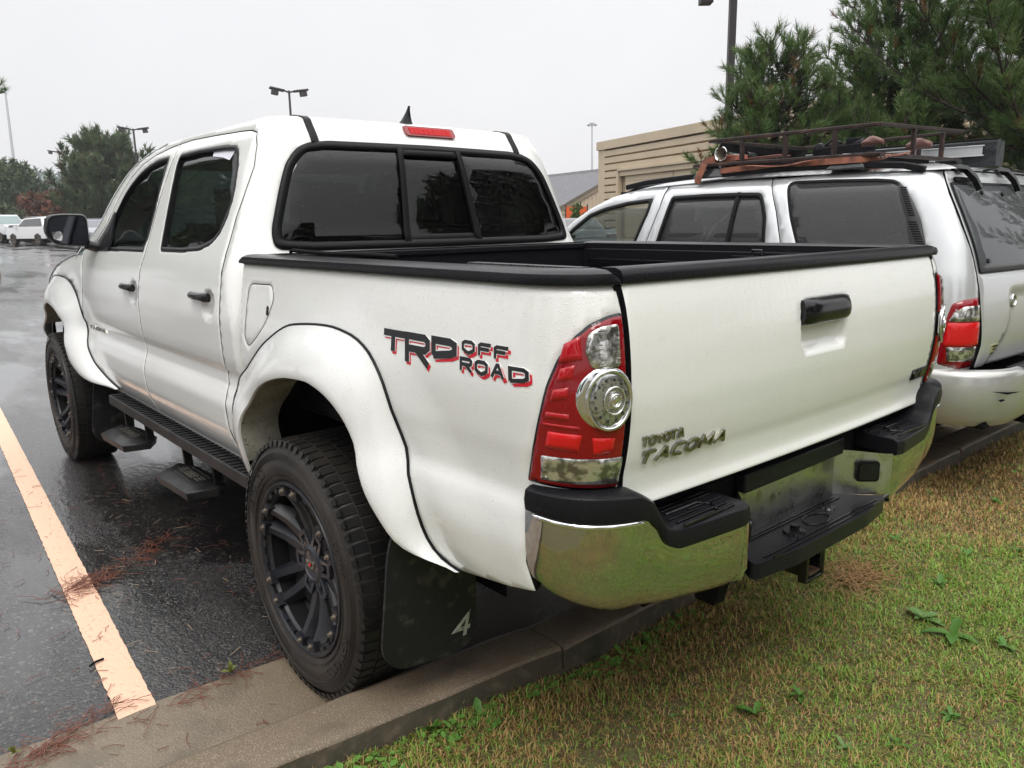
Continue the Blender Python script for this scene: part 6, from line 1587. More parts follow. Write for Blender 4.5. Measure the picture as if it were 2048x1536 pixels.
def pine(loc,H,Rc,label,seed,nb=46,per=34,nl=.16,wd=.0024,z0=.16,shape=None,tuft_step=.20,grp=None,leanv=(0,0),skipcam=None,twn=5,cmat=None,lo_dir=None):
    rg=random.Random(seed); t=thing('pine_tree',label,'tree',loc,grp); x0,y0,zg=loc
    q=MB(); pts=[(x0+leanv[0]*(k/8)**1.5+.05*math.sin(k*1.3+seed),y0+leanv[1]*(k/8)**1.5+.05*math.cos(k*1.7+seed),zg-.1+H*k/8) for k in range(9)]
    q.tube(pts,[H*.020*(1-k/8.6)+.015 for k in range(9)],12); q.build('trunk',bark,t,smooth=60)
    P=[];D=[];S=[];MI=[]; L=MB()
    for k in range(nb):
        f=z0+(1-z0)*((k+.5)/nb)**.95; z=H*f; a=k*2.39996+rg.uniform(-.4,.4); r=Rc*(shape(f) if shape else (1.05-f)**.7)*rg.uniform(.72,1.12)+.15
        i=f*8; i0=min(7,int(i)); fr=i-i0; bx=pts[i0][0]*(1-fr)+pts[i0+1][0]*fr; by=pts[i0][1]*(1-fr)+pts[i0+1][1]*fr
        dr=Vector((math.cos(a),math.sin(a),0)); el=rg.uniform(-.08,.30)+.5*f; bp_=[]
        ns=9; sid=Vector((-dr.y,dr.x,0)); wv=rg.uniform(-.25,.25)
        for s in range(ns+1):
            u=s/ns; bp_.append(Vector((bx,by,zg+z))+dr*r*u+sid*wv*r*u*u+Vector((0,0,r*(math.tan(el)*u*.55-.16*math.sin(u*math.pi)+.28*u*u))))
        L.tube(bp_,[max(.006,(.008+.010*r)*(1-.9*u_/ns)) for u_ in range(ns+1)],6)
        u=.28
        while u<=1.0:
            i=min(ns-1,int(u*ns)); p=bp_[i].lerp(bp_[i+1],u*ns-i); dd=(bp_[i+1]-bp_[i]).normalized()
            for j in range(twn):
                aa=rg.uniform(0,6.28); o1=dd.orthogonal().normalized(); o2=dd.cross(o1); tl=(.18+.42*(1.15-u)*min(1,r/2.0))*rg.uniform(.4,1.1); td=(dd*rg.uniform(.3,1.0)+o1*math.cos(aa)+o2*math.sin(aa)*.6+Vector((0,0,.45))).normalized()
                e=p+td*tl; L.tube([p,p.lerp(e,.5)+Vector((0,0,-.02)),e],[.006,.005,.004],4,caps=False)
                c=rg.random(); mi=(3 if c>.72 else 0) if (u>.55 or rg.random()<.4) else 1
                if rg.random()<.035: mi=2
                for w_ in ((1.0,.62) if tl>.25 else (1.0,)):
                    P.append(tuple(p.lerp(e,w_))); dv=(td+Vector((0,0,.5))).normalized(); D.append(tuple(dv)); S.append(nl*rg.uniform(.75,1.15)); MI.append(mi)
            u+=tuft_step/max(.5,r)*1.0
    L.build('limbs',bark,t,smooth=60)
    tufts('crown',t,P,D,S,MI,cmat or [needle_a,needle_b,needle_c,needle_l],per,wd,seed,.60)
    return t
def P3(u,v,d): 
    r=RT*((u-1024)/1552.6448)+UP*(-(v-768)/1552.6448)+FW; return Vector((-2.0594,1.8632,1.3943))+r*d
def at(u,d):
    """ground point at depth d below the photo column u"""
    p=P3(u,455,d); return (p.x,p.y,gz(p.x))
def pine_at(u,d,top,Rc,label,seed,**k):
    b_=at(u,d); b_=(b_[0],b_[1],0.0); pine(b_,P3(u,top,d).z,Rc,label,seed,**k)
cone=lambda f:(1.06-f)**.55
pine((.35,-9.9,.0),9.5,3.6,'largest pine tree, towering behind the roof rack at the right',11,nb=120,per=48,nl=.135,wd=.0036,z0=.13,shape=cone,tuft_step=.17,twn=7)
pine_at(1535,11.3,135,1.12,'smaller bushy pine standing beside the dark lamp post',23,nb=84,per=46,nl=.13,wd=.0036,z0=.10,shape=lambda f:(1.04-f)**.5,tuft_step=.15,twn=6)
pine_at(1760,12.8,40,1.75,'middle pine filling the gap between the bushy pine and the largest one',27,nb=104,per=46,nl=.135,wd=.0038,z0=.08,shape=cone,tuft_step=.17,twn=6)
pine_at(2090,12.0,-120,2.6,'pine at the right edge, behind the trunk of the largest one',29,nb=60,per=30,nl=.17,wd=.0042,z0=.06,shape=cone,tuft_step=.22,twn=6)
# far trees on the left
def broad(loc,H,Rc,label,seed,mats,n=900,leaf=.35,cname='tree',grp=None,lobes=9,trunk=.25,cat='tree'):
    rg=random.Random(seed); t=thing(cname,label,cat,loc,grp); x0,y0,zg=loc
    q=MB(); q.tube([(x0,y0,zg-.2),(x0+.1,y0,zg+H*.3),(x0,y0+.1,zg+H*.7)],[H*.03,H*.022,H*.008],8)
    P=[];D=[];S=[];MI=[]
    cs=[]
    for k in range(lobes):
        a=rg.uniform(0,6.28); rr_=Rc*rg.uniform(.15,.70); zz=H*rg.uniform(trunk+.12,.86); cs.append((Vector((x0+rr_*math.cos(a)*(1.1-zz/H*.6),y0+rr_*math.sin(a)*(1.1-zz/H*.6),zg+zz)),Rc*rg.uniform(.30,.5)*(1.15-.5*zz/H)))
        q.tube([(x0,y0,zg+H*.3),tuple(cs[-1][0].lerp(Vector((x0,y0,zg+H*.35)),.5)),tuple(cs[-1][0])],[H*.012,H*.008,H*.003],6)
    q.build('trunk',bark,t,smooth=60)
    for k in range(n):
        c,r=cs[k%lobes]; v=Vector((rg.gauss(0,1),rg.gauss(0,1),rg.gauss(0,1))).normalized()*r*rg.uniform(.55,1.12); v.z*=.85
        p=c+v; P.append(tuple(p)); D.append(tuple(v+Vector((0,0,r*.5)))); S.append(leaf*rg.uniform(.6,1.2)); MI.append(rg.choice(range(len(mats))))
    tufts('crown',t,P,D,S,MI,mats,14,leaf*.16,seed,1.3)
    return t
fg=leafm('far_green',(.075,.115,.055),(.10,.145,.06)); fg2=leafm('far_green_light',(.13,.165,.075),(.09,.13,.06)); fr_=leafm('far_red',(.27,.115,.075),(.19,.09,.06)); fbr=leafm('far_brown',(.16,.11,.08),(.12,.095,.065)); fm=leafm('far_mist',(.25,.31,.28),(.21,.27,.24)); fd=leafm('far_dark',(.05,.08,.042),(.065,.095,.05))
def pine_far(u,d,top,wpx,label,seed,lean=0,**k):
    b_=at(u,d); H=P3(u,top,d).z-b_[2]; return pine(b_,H,wpx/2/1552.6*d,label,seed,nl=.50,wd=.045,per=14,nb=80,z0=.10,tuft_step=.36,twn=5,shape=lambda f:(1.04-f)**.42*min(1,.62+f*1.8),cmat=[fg,fd,fbr,fg2],**k)
pine_far(228,62,292,215,'tall dark pine beside the lamp posts, behind the wing mirror',5)
broad(at(158,64),P3(158,318,64).z-at(158,64)[2],2.6,'brownish broadleaf tree leaning against the tall dark pine',41,[fbr,fg,fbr,fg2],n=420,leaf=.5)
broad(at(95,60),P3(95,380,60).z-at(95,60)[2],2.7,'low rusty red leaved tree behind the white parked cars',42,[fr_,fr_,fbr],n=700,leaf=.38,trunk=.0,lobes=12)
broad(at(22,82),P3(20,322,82).z-at(22,82)[2],4.6,'big green tree at the far left edge behind the cars',43,[fg,fg2,fd],n=900,leaf=.6,trunk=.02,lobes=16)
broad(at(-60,70),P3(-60,330,70).z-at(-60,70)[2],4.2,'green tree standing left of the far lot',44,[fg,fg2,fd],n=500,leaf=.6,trunk=.05)
broad(at(60,80),P3(60,360,80).z-at(60,80)[2],3.6,'dark green tree above the red leaved tree',45,[fd,fg,fd],n=600,leaf=.5,trunk=.02,lobes=12)
broad(at(150,78),P3(150,385,78).z-at(150,78)[2],3.0,'shadowy green tree filling the gap under the tall pine',46,[fd,fg,fbr],n=500,leaf=.5,trunk=.02,lobes=10)
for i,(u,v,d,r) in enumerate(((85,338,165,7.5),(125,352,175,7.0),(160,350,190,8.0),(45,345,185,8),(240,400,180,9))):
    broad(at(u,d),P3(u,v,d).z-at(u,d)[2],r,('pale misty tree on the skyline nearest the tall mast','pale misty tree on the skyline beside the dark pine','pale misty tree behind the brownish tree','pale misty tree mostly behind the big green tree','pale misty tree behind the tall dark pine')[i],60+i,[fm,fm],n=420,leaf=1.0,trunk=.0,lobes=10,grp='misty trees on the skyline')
# pine standing outside the left edge; one of its boughs reaches into the frame
b0=at(-420,8); t=thing('pine_tree','pine mostly outside the left edge, one bough tip against the sky','tree',(b0[0],b0[1],0))
MB().tube([(b0[0],b0[1],-.1),(b0[0]+.05,b0[1],2.2),(b0[0],b0[1]+.05,4.4),(b0[0],b0[1],6.2)],[.14,.11,.07,.02],10).build('trunk',bark,t,smooth=60)
rg=random.Random(9); q=MB(); P=[];D=[];S=[];MI=[]
tips=[P3(-3,186,7.2)]+[Vector((b0[0],b0[1],rg.uniform(1.4,6.2)))+Vector((math.cos(a),math.sin(a),.15))*rg.uniform(.7,1.25) for a in [rg.uniform(0,6.28) for _ in range(46)]]
for k,e in enumerate(tips):
    o=Vector((b0[0],b0[1],min(6.0,max(.8,e.z-.35)))); mid=o.lerp(e,.5)+Vector((0,0,-.06)); q.tube([o,mid,e],[.03,.016,.005],6)
    for f_ in ((.90,.95,1.0) if k==0 else (.4,.55,.7,.85,1.0)):
        p=mid.lerp(e,(f_-.5)*2) if f_>.5 else o.lerp(mid,f_*2); d=(e-mid).normalized()
        for _ in range(3 if k==0 else 5):
            w_=Vector((rg.gauss(0,1),rg.gauss(0,1),rg.gauss(.4,1)))*(.02 if k==0 else .10); P.append(tuple(p+w_)); D.append(tuple(d+Vector((0,0,.4)))); S.append(.075 if k==0 else .13); MI.append(rg.choice((0,0,1,3)))
q.build('limbs',bark,t,smooth=60)
tufts('crown',t,P,D,S,MI,[needle_a,needle_b,needle_c,needle_l],36,.0028,3,.7)
# trees behind the camera (mirrored in the rear glass and chrome)
for i,(x,y,H,r) in enumerate(((-15,-5.5,7.6,3.6),(-20,9,9.5,5),(-10.5,-12.5,10.5,3.8),(-7,15,8,4.5),(2,20,8,4.5),(12,24,9,5))):
    broad((x,y,0),H,r,('round green tree across the lawn behind the photographer','big tree across the lawn, left behind the photographer','spreading tree across the lawn, right behind the photographer','green tree to the left of the pickup','green tree left of the pickup, farther ahead','tall green tree in the row left of the pickup')[i],80+i,[fg,fd,fg2],n=520,leaf=.75,trunk=.10,lobes=14,grp='trees around the lot')
for i,(x,y,H,R2) in enumerate(((24,4.5,11,4.0),(30,10,12,4.6),(17,9,10,3.6),(38,5.5,12,4.5))):
    broad((x,y,gz(x)),H,R2,('tall tree ahead of the pickup on its left, nearest the lane','tall tree ahead of the pickup on its left, second row','tall tree left of the pickup bonnet','tall tree ahead of the pickup on its left, farthest along')[i],120+i,[fg,fd,fd],n=620,leaf=.6,trunk=.10,lobes=16,grp='trees around the lot')
broad((-13,-9.5,0),8.6,3.4,'tree across the lawn between two others behind the photographer',140,[fg,fd,fd],n=900,leaf=.5,trunk=.08,lobes=16,grp='trees around the lot')
broad((-16.5,-1.5,0),7.2,3.2,'rounded tree across the lawn straight behind the pickup',141,[fg,fd,fg2],n=700,leaf=.5,trunk=.08,lobes=14,grp='trees around the lot')
# ================================================================ LAMP POSTS AND MASTS
pole_m=mat('bronze_pole',(.045,.038,.040),.5,bump=(40,.2)); galv_m=mat('galvanised',(.40,.41,.43),.5,metal=.3)
def lamp(u,d,vtop,label,rad=.075,heads=((-1,.0),(1,.0)),sc_=1.0,rz=0):
    b_=at(u,d); H=P3(u,vtop,d).z-b_[2]; t=thing('lamp_post',label,'street lamp',b_,'shoebox lamp posts of the parking lot')
    MB().tube([(b_[0],b_[1],b_[2]),(b_[0],b_[1],b_[2]+H)],[rad,rad*.8],4).build('pole',pole_m,t,smooth=0)
    MB().box((b_[0],b_[1],b_[2]+.12),(rad*4,rad*4,.5)).build('base',mat('lamp_base',(.3,.29,.27),.8) if 'lamp_base' not in bpy.data.materials else bpy.data.materials['lamp_base'],t)
    v=Vector((math.cos(rz),math.sin(rz),0)); 
    for s,_ in heads:
        q=MB(); c=Vector((b_[0],b_[1],b_[2]+H))+v*s*.62*sc_; Rm=Matrix.Rotation(rz,3,'Z')@Matrix.Rotation(-.16*s,3,'Y')
        q.box(c+Vector((0,0,.03)),(.75*sc_,.36*sc_,.10*sc_),rot=Rm); q.box(c+v*s*.12*sc_+Vector((0,0,-.13*sc_)),(.34*sc_,.30*sc_,.24*sc_),rot=Rm); q.bar([Vector((b_[0],b_[1],b_[2]+H-.1)),Vector((b_[0],b_[1],b_[2]+H))+v*s*.3*sc_],.08,.08)
        q.build('lamp_head',pole_m,t,bevel=.02)
    return t
rz_=math.atan2(RT.y,RT.x)
lamp(597,42,190,'twin headed lamp post rising above the pickup roof',.075,rz=rz_+.5)
lamp(288,55,262,'twin headed lamp post standing in front of the tall dark pine',.09,rz=rz_+.4)
lamp(137,80,306,'most distant twin headed lamp post left of the dark pine',.09,rz=rz_+.4)
lamp(212,95,436,'short looking lamp post seen under the trees',.06,rz=rz_) if False else None
lamp(40,75,440,'x',.05) if False else None
# near lamp post on the right
b_=at(1448,14); t=thing('lamp_post','dark square lamp post rising between the building and the pines','street lamp',b_,'shoebox lamp posts of the parking lot')
MB().box((b_[0],b_[1],3.4),(.115,.115,6.8),rot=Matrix.Rotation(rz_,3,'Z')).build('pole',pole_m,t)
for s in (-1,):
    q=MB(); c=P3(1458+s*55,-20,14); q.box(c,(.70,.42,.12),rot=Matrix.Rotation(rz_,3,'Z')); q.box(P3(1458+s*46,-2,14),(.22,.26,.17),rot=Matrix.Rotation(rz_,3,'Z')); q.bar([P3(1458,-15,14),P3(1458+s*40,-18,14)],.06,.06); q.build('lamp_head',pole_m,t,bevel=.01)
def mast(u0,v0,u1,v1,d,label,r,crown=True):
    a=P3(u0,v0,d); b2=at(u1,d); t=thing('light_mast',label,'mast',tuple(b2)); 
    MB().tube([b2,(b2[0]*.5+a.x*.5,b2[1]*.5+a.y*.5,(b2[2]+a.z)/2),tuple(a)],[r*1.5,r*1.2,r*.8],8).build('mast_pole',galv_m,t,smooth=60)
    if crown:
        q=MB(); q.cyl(a+Vector((0,0,-.15)),a+Vector((0,0,.1)),r*3,n=12)
        for k in range(8):
            w_=2*math.pi*k/8; e=a+Vector((math.cos(w_)*.8,math.sin(w_)*.8,-.2)); q.bar([a,e],.08,.08); q.box(e+Vector((0,0,-.12)),(.3,.3,.22))
        q.build('mast_lights',galv_m,t)
mast(11,188,44,455,120,'very tall thin galvanised mast at the left edge',.17,False)
mast(1184,247,1184,445,150,'very tall high mast light beyond the pickup cab',.14)
# ================================================================ BUILDINGS
tan_=mat('tan_metal',(.60,.49,.345),.5,vary=(.8,(.53,.43,.30),.45,.75)); tan_d=mat('tan_trim',(.36,.29,.20),.6); cream=mat('cream_siding',(.66,.56,.43),.7,vary=(3,(.58,.49,.37),.4,.7)); shingle=mat('grey_shingle',(.17,.17,.18),.85,vary=(14,(.10,.10,.11),.42,.6),bump=(30,1))
A0=P3(1198,455,35); A0.z=gz(A0.x)-.2; wd=Vector((-math.cos(R_(17)),math.sin(R_(17)),0)); wn=Vector((wd.y,-wd.x,0)); wn=wn if wn.dot(Vector((-2,1.8,0))-A0)>0 else -wn
zt_=P3(1198,288,35).z; zb_=P3(1198,303,35).z
B=thing('louvred_building','tan metal building with ribbed louvred siding and a flat fascia','building',tuple(A0))
LL=22
def bx(t0,t1,z0,z1,o0,o1,mt,nm,par=B,bev=0):
    q=MB(); c=[A0+wd*t0+wn*o0,A0+wd*t1+wn*o0,A0+wd*t1+wn*o1,A0+wd*t0+wn*o1]
    q.add([(p.x,p.y,z0) for p in c]+[(p.x,p.y,z1) for p in c],[(3,2,1,0),(4,5,6,7),(0,1,5,4),(1,2,6,5),(2,3,7,6),(3,0,4,7)]); return q.build(nm,mt,par,smooth=0,fixn=True,bevel=bev)
bx(0,LL,A0.z,zb_,-9,-.12,tan_d,'wall')
bx(-.12,LL+.1,zb_-.02,zt_,-9,.10,tan_,'fascia')
bx(-.02,.52,A0.z,zb_-.02,-.10,.05,tan_,'corner_trim')
q=MB(); z=zb_-.10; 
dt0=1.62
while z>A0.z+.3:
    t1=LL if z>P3(1240,348,35).z-.02 else dt0
    a=A0+wd*.52; b2=A0+wd*t1
    q.add([(a+wn*.05)[:2]+(z,),(b2+wn*.05)[:2]+(z,),(b2+wn*-.03)[:2]+(z-.03,),(a+wn*-.03)[:2]+(z-.03,)] if False else [((a+wn*.05).x,(a+wn*.05).y,z),((b2+wn*.05).x,(b2+wn*.05).y,z),((b2+wn*.05).x,(b2+wn*.05).y,z-.215),((a+wn*.05).x,(a+wn*.05).y,z-.215),((a-wn*.08).x,(a-wn*.08).y,z+.05),((b2-wn*.08).x,(b2-wn*.08).y,z+.05),((b2-wn*.08).x,(b2-wn*.08).y,z-.255),((a-wn*.08).x,(a-wn*.08).y,z-.255)],[(0,1,2,3),(4,5,1,0),(3,2,6,7)])
    z-=.30
q.build('louvre_siding',tan_,B,smooth=0,fixn=False)
zd=P3(1240,348,35).z
bx(dt0,dt0+.14,A0.z,zd+.10,-.10,.12,tan_,'door_trim'); bx(dt0,LL,zd,zd+.10,-.10,.12,tan_,'door_trim')
for k in range(3): dw=3.4; bx(dt0+.5+k*(dw+.05),dt0+.5+k*(dw+.05)+dw,A0.z,zd-.03,-.10,-.04,tan_,'door_panel')
for k in range(5): bx(dt0+.5,LL,zd-.45-.6*k,zd-.43-.6*k,-.06,-.036,tan_d,'door_groove')
# shingled building behind
G=P3(1090,455,48); Hs=thing('shingled_building','cream board building with a grey shingled roof left of the tan one','building',(G.x,G.y,gz(G.x)))
r1=P3(1085,352,46); r2=P3(1215,337,43); e1=P3(1085,440,46); e2=P3(1215,355,43); 
q=MB(); e0=P3(1128,408,44); e3=P3(1216,357,43); ap_=P3(1240,333,43); ap0=P3(1060,352,50); lo0=P3(1060,440,48)
q.add([tuple(P3(1040,356,52)),tuple(P3(1230,334,46)),tuple(P3(1225,352,41)),tuple(P3(1120,413,41)),tuple(P3(1040,420,50))],[(0,1,2,3,4)])
q.add([tuple(P3(1040,356,52)+Vector((0,0,-.12))),tuple(P3(1230,334,46)+Vector((0,0,-.12))),tuple(P3(1225,352,41)+Vector((0,0,-.12))),tuple(P3(1120,413,41)+Vector((0,0,-.12))),tuple(P3(1040,420,50)+Vector((0,0,-.12)))],[(4,3,2,1,0)])
q.build('roof',shingle,Hs,smooth=0)
w0_=P3(1122,415,41.2); w1_=P3(1224,356,41.2)
q=MB(); g1=gz(w0_.x)-.3
q.add([(w0_.x,w0_.y,g1),(w1_.x,w1_.y,g1),(w1_.x,w1_.y,w1_.z),(w0_.x,w0_.y,w0_.z)],[(0,1,2,3)]); 
n3=Vector((w1_.y-w0_.y,-(w1_.x-w0_.x),0)).normalized(); n3=n3 if n3.dot(Vector((-2,1.8,0))-w0_)>0 else -n3
q.add([(p.x-n3.x*6,p.y-n3.y*6,p.z) for p in (Vector((w0_.x,w0_.y,g1)),Vector((w1_.x,w1_.y,g1)),w1_,w0_)],[(3,2,1,0)]); q.f+=[(0,4,5,1),(1,5,6,2),(2,6,7,3),(3,7,4,0)]; q.m+=[0]*4
q.build('wall',cream,Hs,smooth=0)
q=MB()
for k in range(14):
    t=k/13; p=w0_.lerp(w1_,t); q.bar([Vector((p.x,p.y,g1))+n3*.02,Vector((p.x,p.y,p.z-.15))+n3*.02],.03,.04)
q.bar([w0_+n3*.05+Vector((0,0,-.05)),w1_+n3*.05+Vector((0,0,-.05))],.08,.26); zz=P3(1140,426,41).z
q.bar([Vector((w0_.x,w0_.y,zz))+n3*.04,Vector((w1_.x,w1_.y,zz))+n3*.04],.06,.10)
q.build('board_trim',tan_d if False else cream,Hs,smooth=0)
# orange banner with a young tree in front
c=P3(1153,422,36); t=thing('orange_banner','orange banner behind a small green shrub by the cream building','sign',(c.x,c.y,gz(c.x)))
q=MB(); q.box(c+Vector((0,0,-.45)),(.04,.95,1.3),rot=Matrix.Rotation(rz_+R_(90),3,'Z')); q.build('banner_cloth',mat('orange_cloth',(.85,.13,.03),.6),t)
q=MB(); 
for s in (-.5,.5): p=c+RT*s; q.cyl((p.x,p.y,gz(c.x)),(p.x,p.y,c.z+.3),.03,n=6)
q.build('banner_post',pole_m,t)
sh=leafm('shrub_green',(.10,.20,.05),(.07,.15,.04)); b3=at(1153,34.5)
broad((b3[0],b3[1],b3[2]),P3(1155,402,34.5).z-b3[2],.55,'small bright green shrub in front of the orange banner',91,[sh,sh],n=60,leaf=.16,trunk=.35,lobes=6,cname='shrub',cat='shrub')
# ================================================================ FAR PARKED CARS
car_gl=mat('far_car_glass',(.03,.035,.04),.08,coat=1); car_glb=mat('far_car_glass_pale',(.20,.27,.27),.1,coat=1)
def far_car(name,label,u,d,heading,L,Wd,H,prof,gh,col,rear=True,glassm=None,hood=.9,lamps=True,extra=None,bump_c=None,grp='cars parked across the lot'):
    """prof: list of (x,z) body side outline (lower body); gh: greenhouse outline; heading in degrees (direction of the nose)"""
    b_=at(u,d); root=thing(name,label,'car' if 'truck' not in name else 'truck',b_,grp,rz=R_(heading)); ORG[root.name]=Vector((0,0,0))
    def mk(nm,poly,y0,y1,mt,par=root,tw=1.0,bev=.05):
        q=MB(); n_=len(poly)
        for y,k in ((-y1,tw),(-y1*.96,1),(y1*.96,1),(y1,tw)):
            cx=sum(p[0] for p in poly)/n_; cz=sum(p[1] for p in poly)/n_
            q.add([(cx+(p[0]-cx)*(k if k<1 else 1),y,cz+(p[1]-cz)*(k if k<1 else 1)) for p in poly],[])
        for j in range(3):
            for i in range(n_): q.f.append((j*n_+i,j*n_+(i+1)%n_,(j+1)*n_+(i+1)%n_,(j+1)*n_+i)); q.m.append(0)
        q.f+=[tuple(range(n_)),tuple(range(3*n_,4*n_))]; q.m+=[0,0]
        return q.build(nm,mt,par,smooth=35,fixn=True,bevel=bev,loc=(0,0,0))
    body=mk('body',rnd(prof,.06,3),0,Wd/2,col,tw=.94)
    # greenhouse with tumblehome
    q=MB(); zb=min(z for x,z in gh); zt=max(z for x,z in gh); n_=len(gh)
    for s in (-1,1): q.add([(x,s*(Wd/2*.97-(z-zb)/(zt-zb+1e-6)*Wd*.10),z) for x,z in gh],[])
    for i in range(n_): q.f.append((i,(i+1)%n_,n_+(i+1)%n_,n_+i)); q.m.append(0)
    q.f+=[tuple(range(n_)),tuple(range(n_,2*n_))]; q.m+=[0,0]
    q.build('cabin',col,root,smooth=0,fixn=True,bevel=.05,loc=(0,0,0))
    # side glass, front and rear glass, slightly proud
    cx=sum(x for x,z in gh)/n_
    ins=[(cx+(x-cx)*.86,zb+.05+(z-zb)*.80) for x,z in gh]
    for s in (-1,1):
        q=MB(); q.add([(x,s*(Wd/2*.97-(z-zb)/(zt-zb)*Wd*.10+.012),z) for x,z in ins],[tuple(range(n_))]); q.build('side_window',glassm or car_gl,root,smooth=0,loc=(0,0,0))
    for (a,b2) in ((gh[0],gh[1]),(gh[-1],gh[-2])):
        dxy=Vector((b2[0]-a[0],0,b2[1]-a[1])); nn=Vector((-dxy.z,0,dxy.x)).normalized(); nn=nn if (nn.x>0)==(a[0]>cx) else -nn
        q=MB(); p0=Vector((a[0],0,a[1]))+dxy*.12+nn*.012; p1=Vector((a[0],0,a[1]))+dxy*.86+nn*.012
        q.add([(p0.x,-Wd*.42,p0.z),(p0.x,Wd*.42,p0.z),(p1.x,Wd*.36,p1.z),(p1.x,-Wd*.36,p1.z)],[(0,1,2,3)]); q.build('windscreen' if a[0]>cx else 'rear_window',glassm or car_gl,root,smooth=0,loc=(0,0,0))
    xs_=[p[0] for p in prof]; xr,xf=min(xs_),max(xs_)
    wb=(xr+L*.20,xf-L*.19)
    for x in wb:
        for s in (-1,1): plain_wheel('wheel',(x,s*(Wd/2+.01),.34),.34,.22,s,root,bolt_m)
    q=MB(); q.box(((xr+xf)/2,0,.30),(L*.92,Wd*.9,.16)); 
    for x in wb: q.box((x,0,.42),(.82,Wd*1.005,.44))
    q.build('underside',blk_matte,root,loc=(0,0,0),bevel=.1)
    for s in (-1,1):
        if rear: MB().box((xr+.03,s*Wd*.40,.98),(.10,.26,.14)).build('tail_lamp',red_b,root,loc=(0,0,0),bevel=.02)
        MB().box((xf-.05,s*Wd*.38,.82),(.12,.34,.14)).build('headlamp',clear_l,root,loc=(0,0,0),bevel=.02)
        MB().box((gh[0][0]-.15,s*(Wd/2+.10),1.02),(.10,.16,.12)).build('wing_mirror',col,root,loc=(0,0,0),bevel=.02)
    MB().box((xr+.0,0,.50),(.08,Wd*.88,.28)).build('rear_bumper',bump_c or blk,root,loc=(0,0,0),bevel=.03)
    MB().box((xf-.0,0,.50),(.08,Wd*.88,.26)).build('front_bumper',bump_c or blk,root,loc=(0,0,0),bevel=.03)
    if extra: extra(root,xr,xf)
    return root
cw=mat('far_white',(.80,.80,.80),.3,coat=1); cg=mat('far_grey',(.20,.21,.25),.3,coat=1,metal=.3); cd=mat('far_charcoal',(.16,.17,.18),.3,coat=1,metal=.3); cs_=mat('far_silver',(.6,.61,.63),.3,coat=1,metal=.3)
suvp=[(-2.1,.36),(-2.15,.75),(-2.08,1.02),(2.0,1.0),(2.12,.75),(2.1,.34)]
suvg=[(.95,1.0),(.30,1.50),(-1.65,1.56),(-2.02,1.02)]
def ex_rear(root,xr,xf):
    MB().box((xr-.01,0,.78),(.03,.55,.14)).build('number_plate_recess',cs_,root,loc=(0,0,0),bevel=.01)
    MB().box((-.6,.0,1.575),(1.9,1.15,.03)).build('roof_rails',cs_,root,loc=(0,0,0),bevel=.01)
far_car('white_suv','small white crossover seen from its rear corner, left of the wing mirror',80,45,18,4.2,1.78,1.58,suvp,suvg,cw,extra=ex_rear)
pkp=[(-2.5,.45),(-2.55,1.0),(2.1,1.02),(2.5,.95),(2.55,.5)]
def ex_front(root,xr,xf):
    MB().box((xf+.02,0,.86),(.06,1.7,.20)).build('grille',blk,root,loc=(0,0,0),bevel=.02); MB().box((xf+.05,0,.60),(.06,.45,.12)).build('number_plate',cs_,root,loc=(0,0,0)); MB().box((xf-.6,0,1.06),(1.3,1.6,.16)).build('bonnet',cs_,root,loc=(0,0,0),bevel=.06)
far_car('grey_suv','grey and silver boxy vehicle facing the camera at the far left edge',4,50,200,4.7,1.95,1.80,[(-2.3,.45),(-2.35,1.08),(2.1,1.08),(2.3,1.0),(2.35,.5)],[(1.05,1.08),(.55,1.74),(-2.0,1.78),(-2.28,1.08)],cs_,glassm=car_glb,extra=ex_front,bump_c=cd)
far_car('grey_car','rounded grey car partly hidden by the windscreen pillar of the pickup',196,42,160,4.3,1.75,1.52,[(-2.1,.36),(-2.1,.85),(-1.7,1.0),(1.5,.96),(2.05,.80),(2.1,.36)],[(.9,.96),(.35,1.42),(-.3,1.50),(-1.0,1.42),(-1.75,.98)],cg,glassm=mat('far_car_glass_mid',(.12,.13,.15),.1,coat=1))
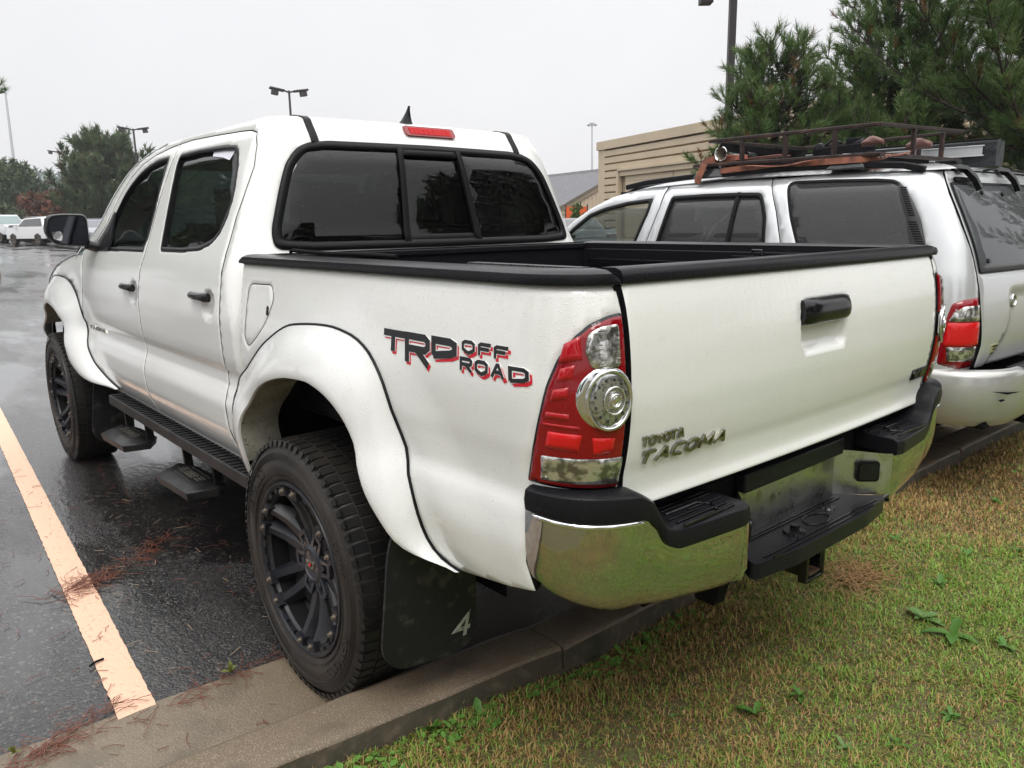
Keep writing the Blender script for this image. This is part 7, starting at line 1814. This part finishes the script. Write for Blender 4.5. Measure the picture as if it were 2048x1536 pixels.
far_car('dark_suv','dark roofed car parked just behind the small white crossover',108,52,8,4.6,1.85,1.70,suvp,[(1.0,1.0),(.45,1.60),(-1.8,1.64),(-2.05,1.02)],cs_)
far_car('white_car','white car mostly hidden between the crossover and the boxy vehicle',44,62,15,4.5,1.8,1.45,suvp,[(.9,1.0),(.30,1.40),(-1.2,1.42),(-1.9,1.02)],cw)
far_car('dark_car','dark car whose roof shows above the bed wall beyond the cab',1148,27,150,4.5,1.8,1.5,suvp,[(.9,1.0),(.30,1.38),(-1.2,1.40),(-1.9,1.02)],cd)
# planted island at the far left
I0=[(24.5,-1.6),(19.6,-.9),(18.4,-.2),(18.2,.8),(19,3.5),(24,4)]
q=MB(); pi=rnd(I0,.8,5); q.prism(pi,lambda u,v,h:Vector((u,v,h)),gz(20)-.1,gz(20)+.15); tag(q.build('island_kerb',kerbm,fixn=True,bevel=.02),kind='structure')
q=MB(); q.prism(inset(pi,.18),lambda u,v,h:Vector((u,v,h)),gz(20)+.10,gz(20)+.19); tag(q.build('island_grass',mat('island_green',(.10,.14,.04),.9,bump=(60,1.5),vary=(14,(.15,.14,.06),.4,.6)),fixn=True),'grassy end of a parking island at the far left','grass',kind='stuff')
for i,(x,y,sx,sy) in enumerate(((17.0,-1.3,1.3,.30),(15.8,-2.0,.9,.22))): needles('pine_needles',(x,y),220,sx,sy,('reddish needle litter washed up beside the parking island','thin streak of reddish litter in front of the parking island')[i],-1.2,L=(.10,.25),z=gz(x)+.012,seed=70+i)

# ================================================================ HAZE
hz=bpy.data.materials.new('haze_air'); hz.use_nodes=True; n=hz.node_tree.nodes; l=hz.node_tree.links; n.clear()
o_=n.new('ShaderNodeOutputMaterial'); pv=n.new('ShaderNodeVolumePrincipled'); pv.inputs['Color'].default_value=(.93,.94,.96,1); pv.inputs['Density'].default_value=.0007; pv.inputs['Anisotropy'].default_value=.2
l.new(pv.outputs[0],o_.inputs['Volume'])
q=MB().box((420,-50,13.5),(1100,1300,33)); h_=q.build('haze',hz,smooth=0); tag(h_,kind='stuff',label='thin grey rainy haze over the parking lot',cat='haze')
sc.cycles.volume_bounces=0
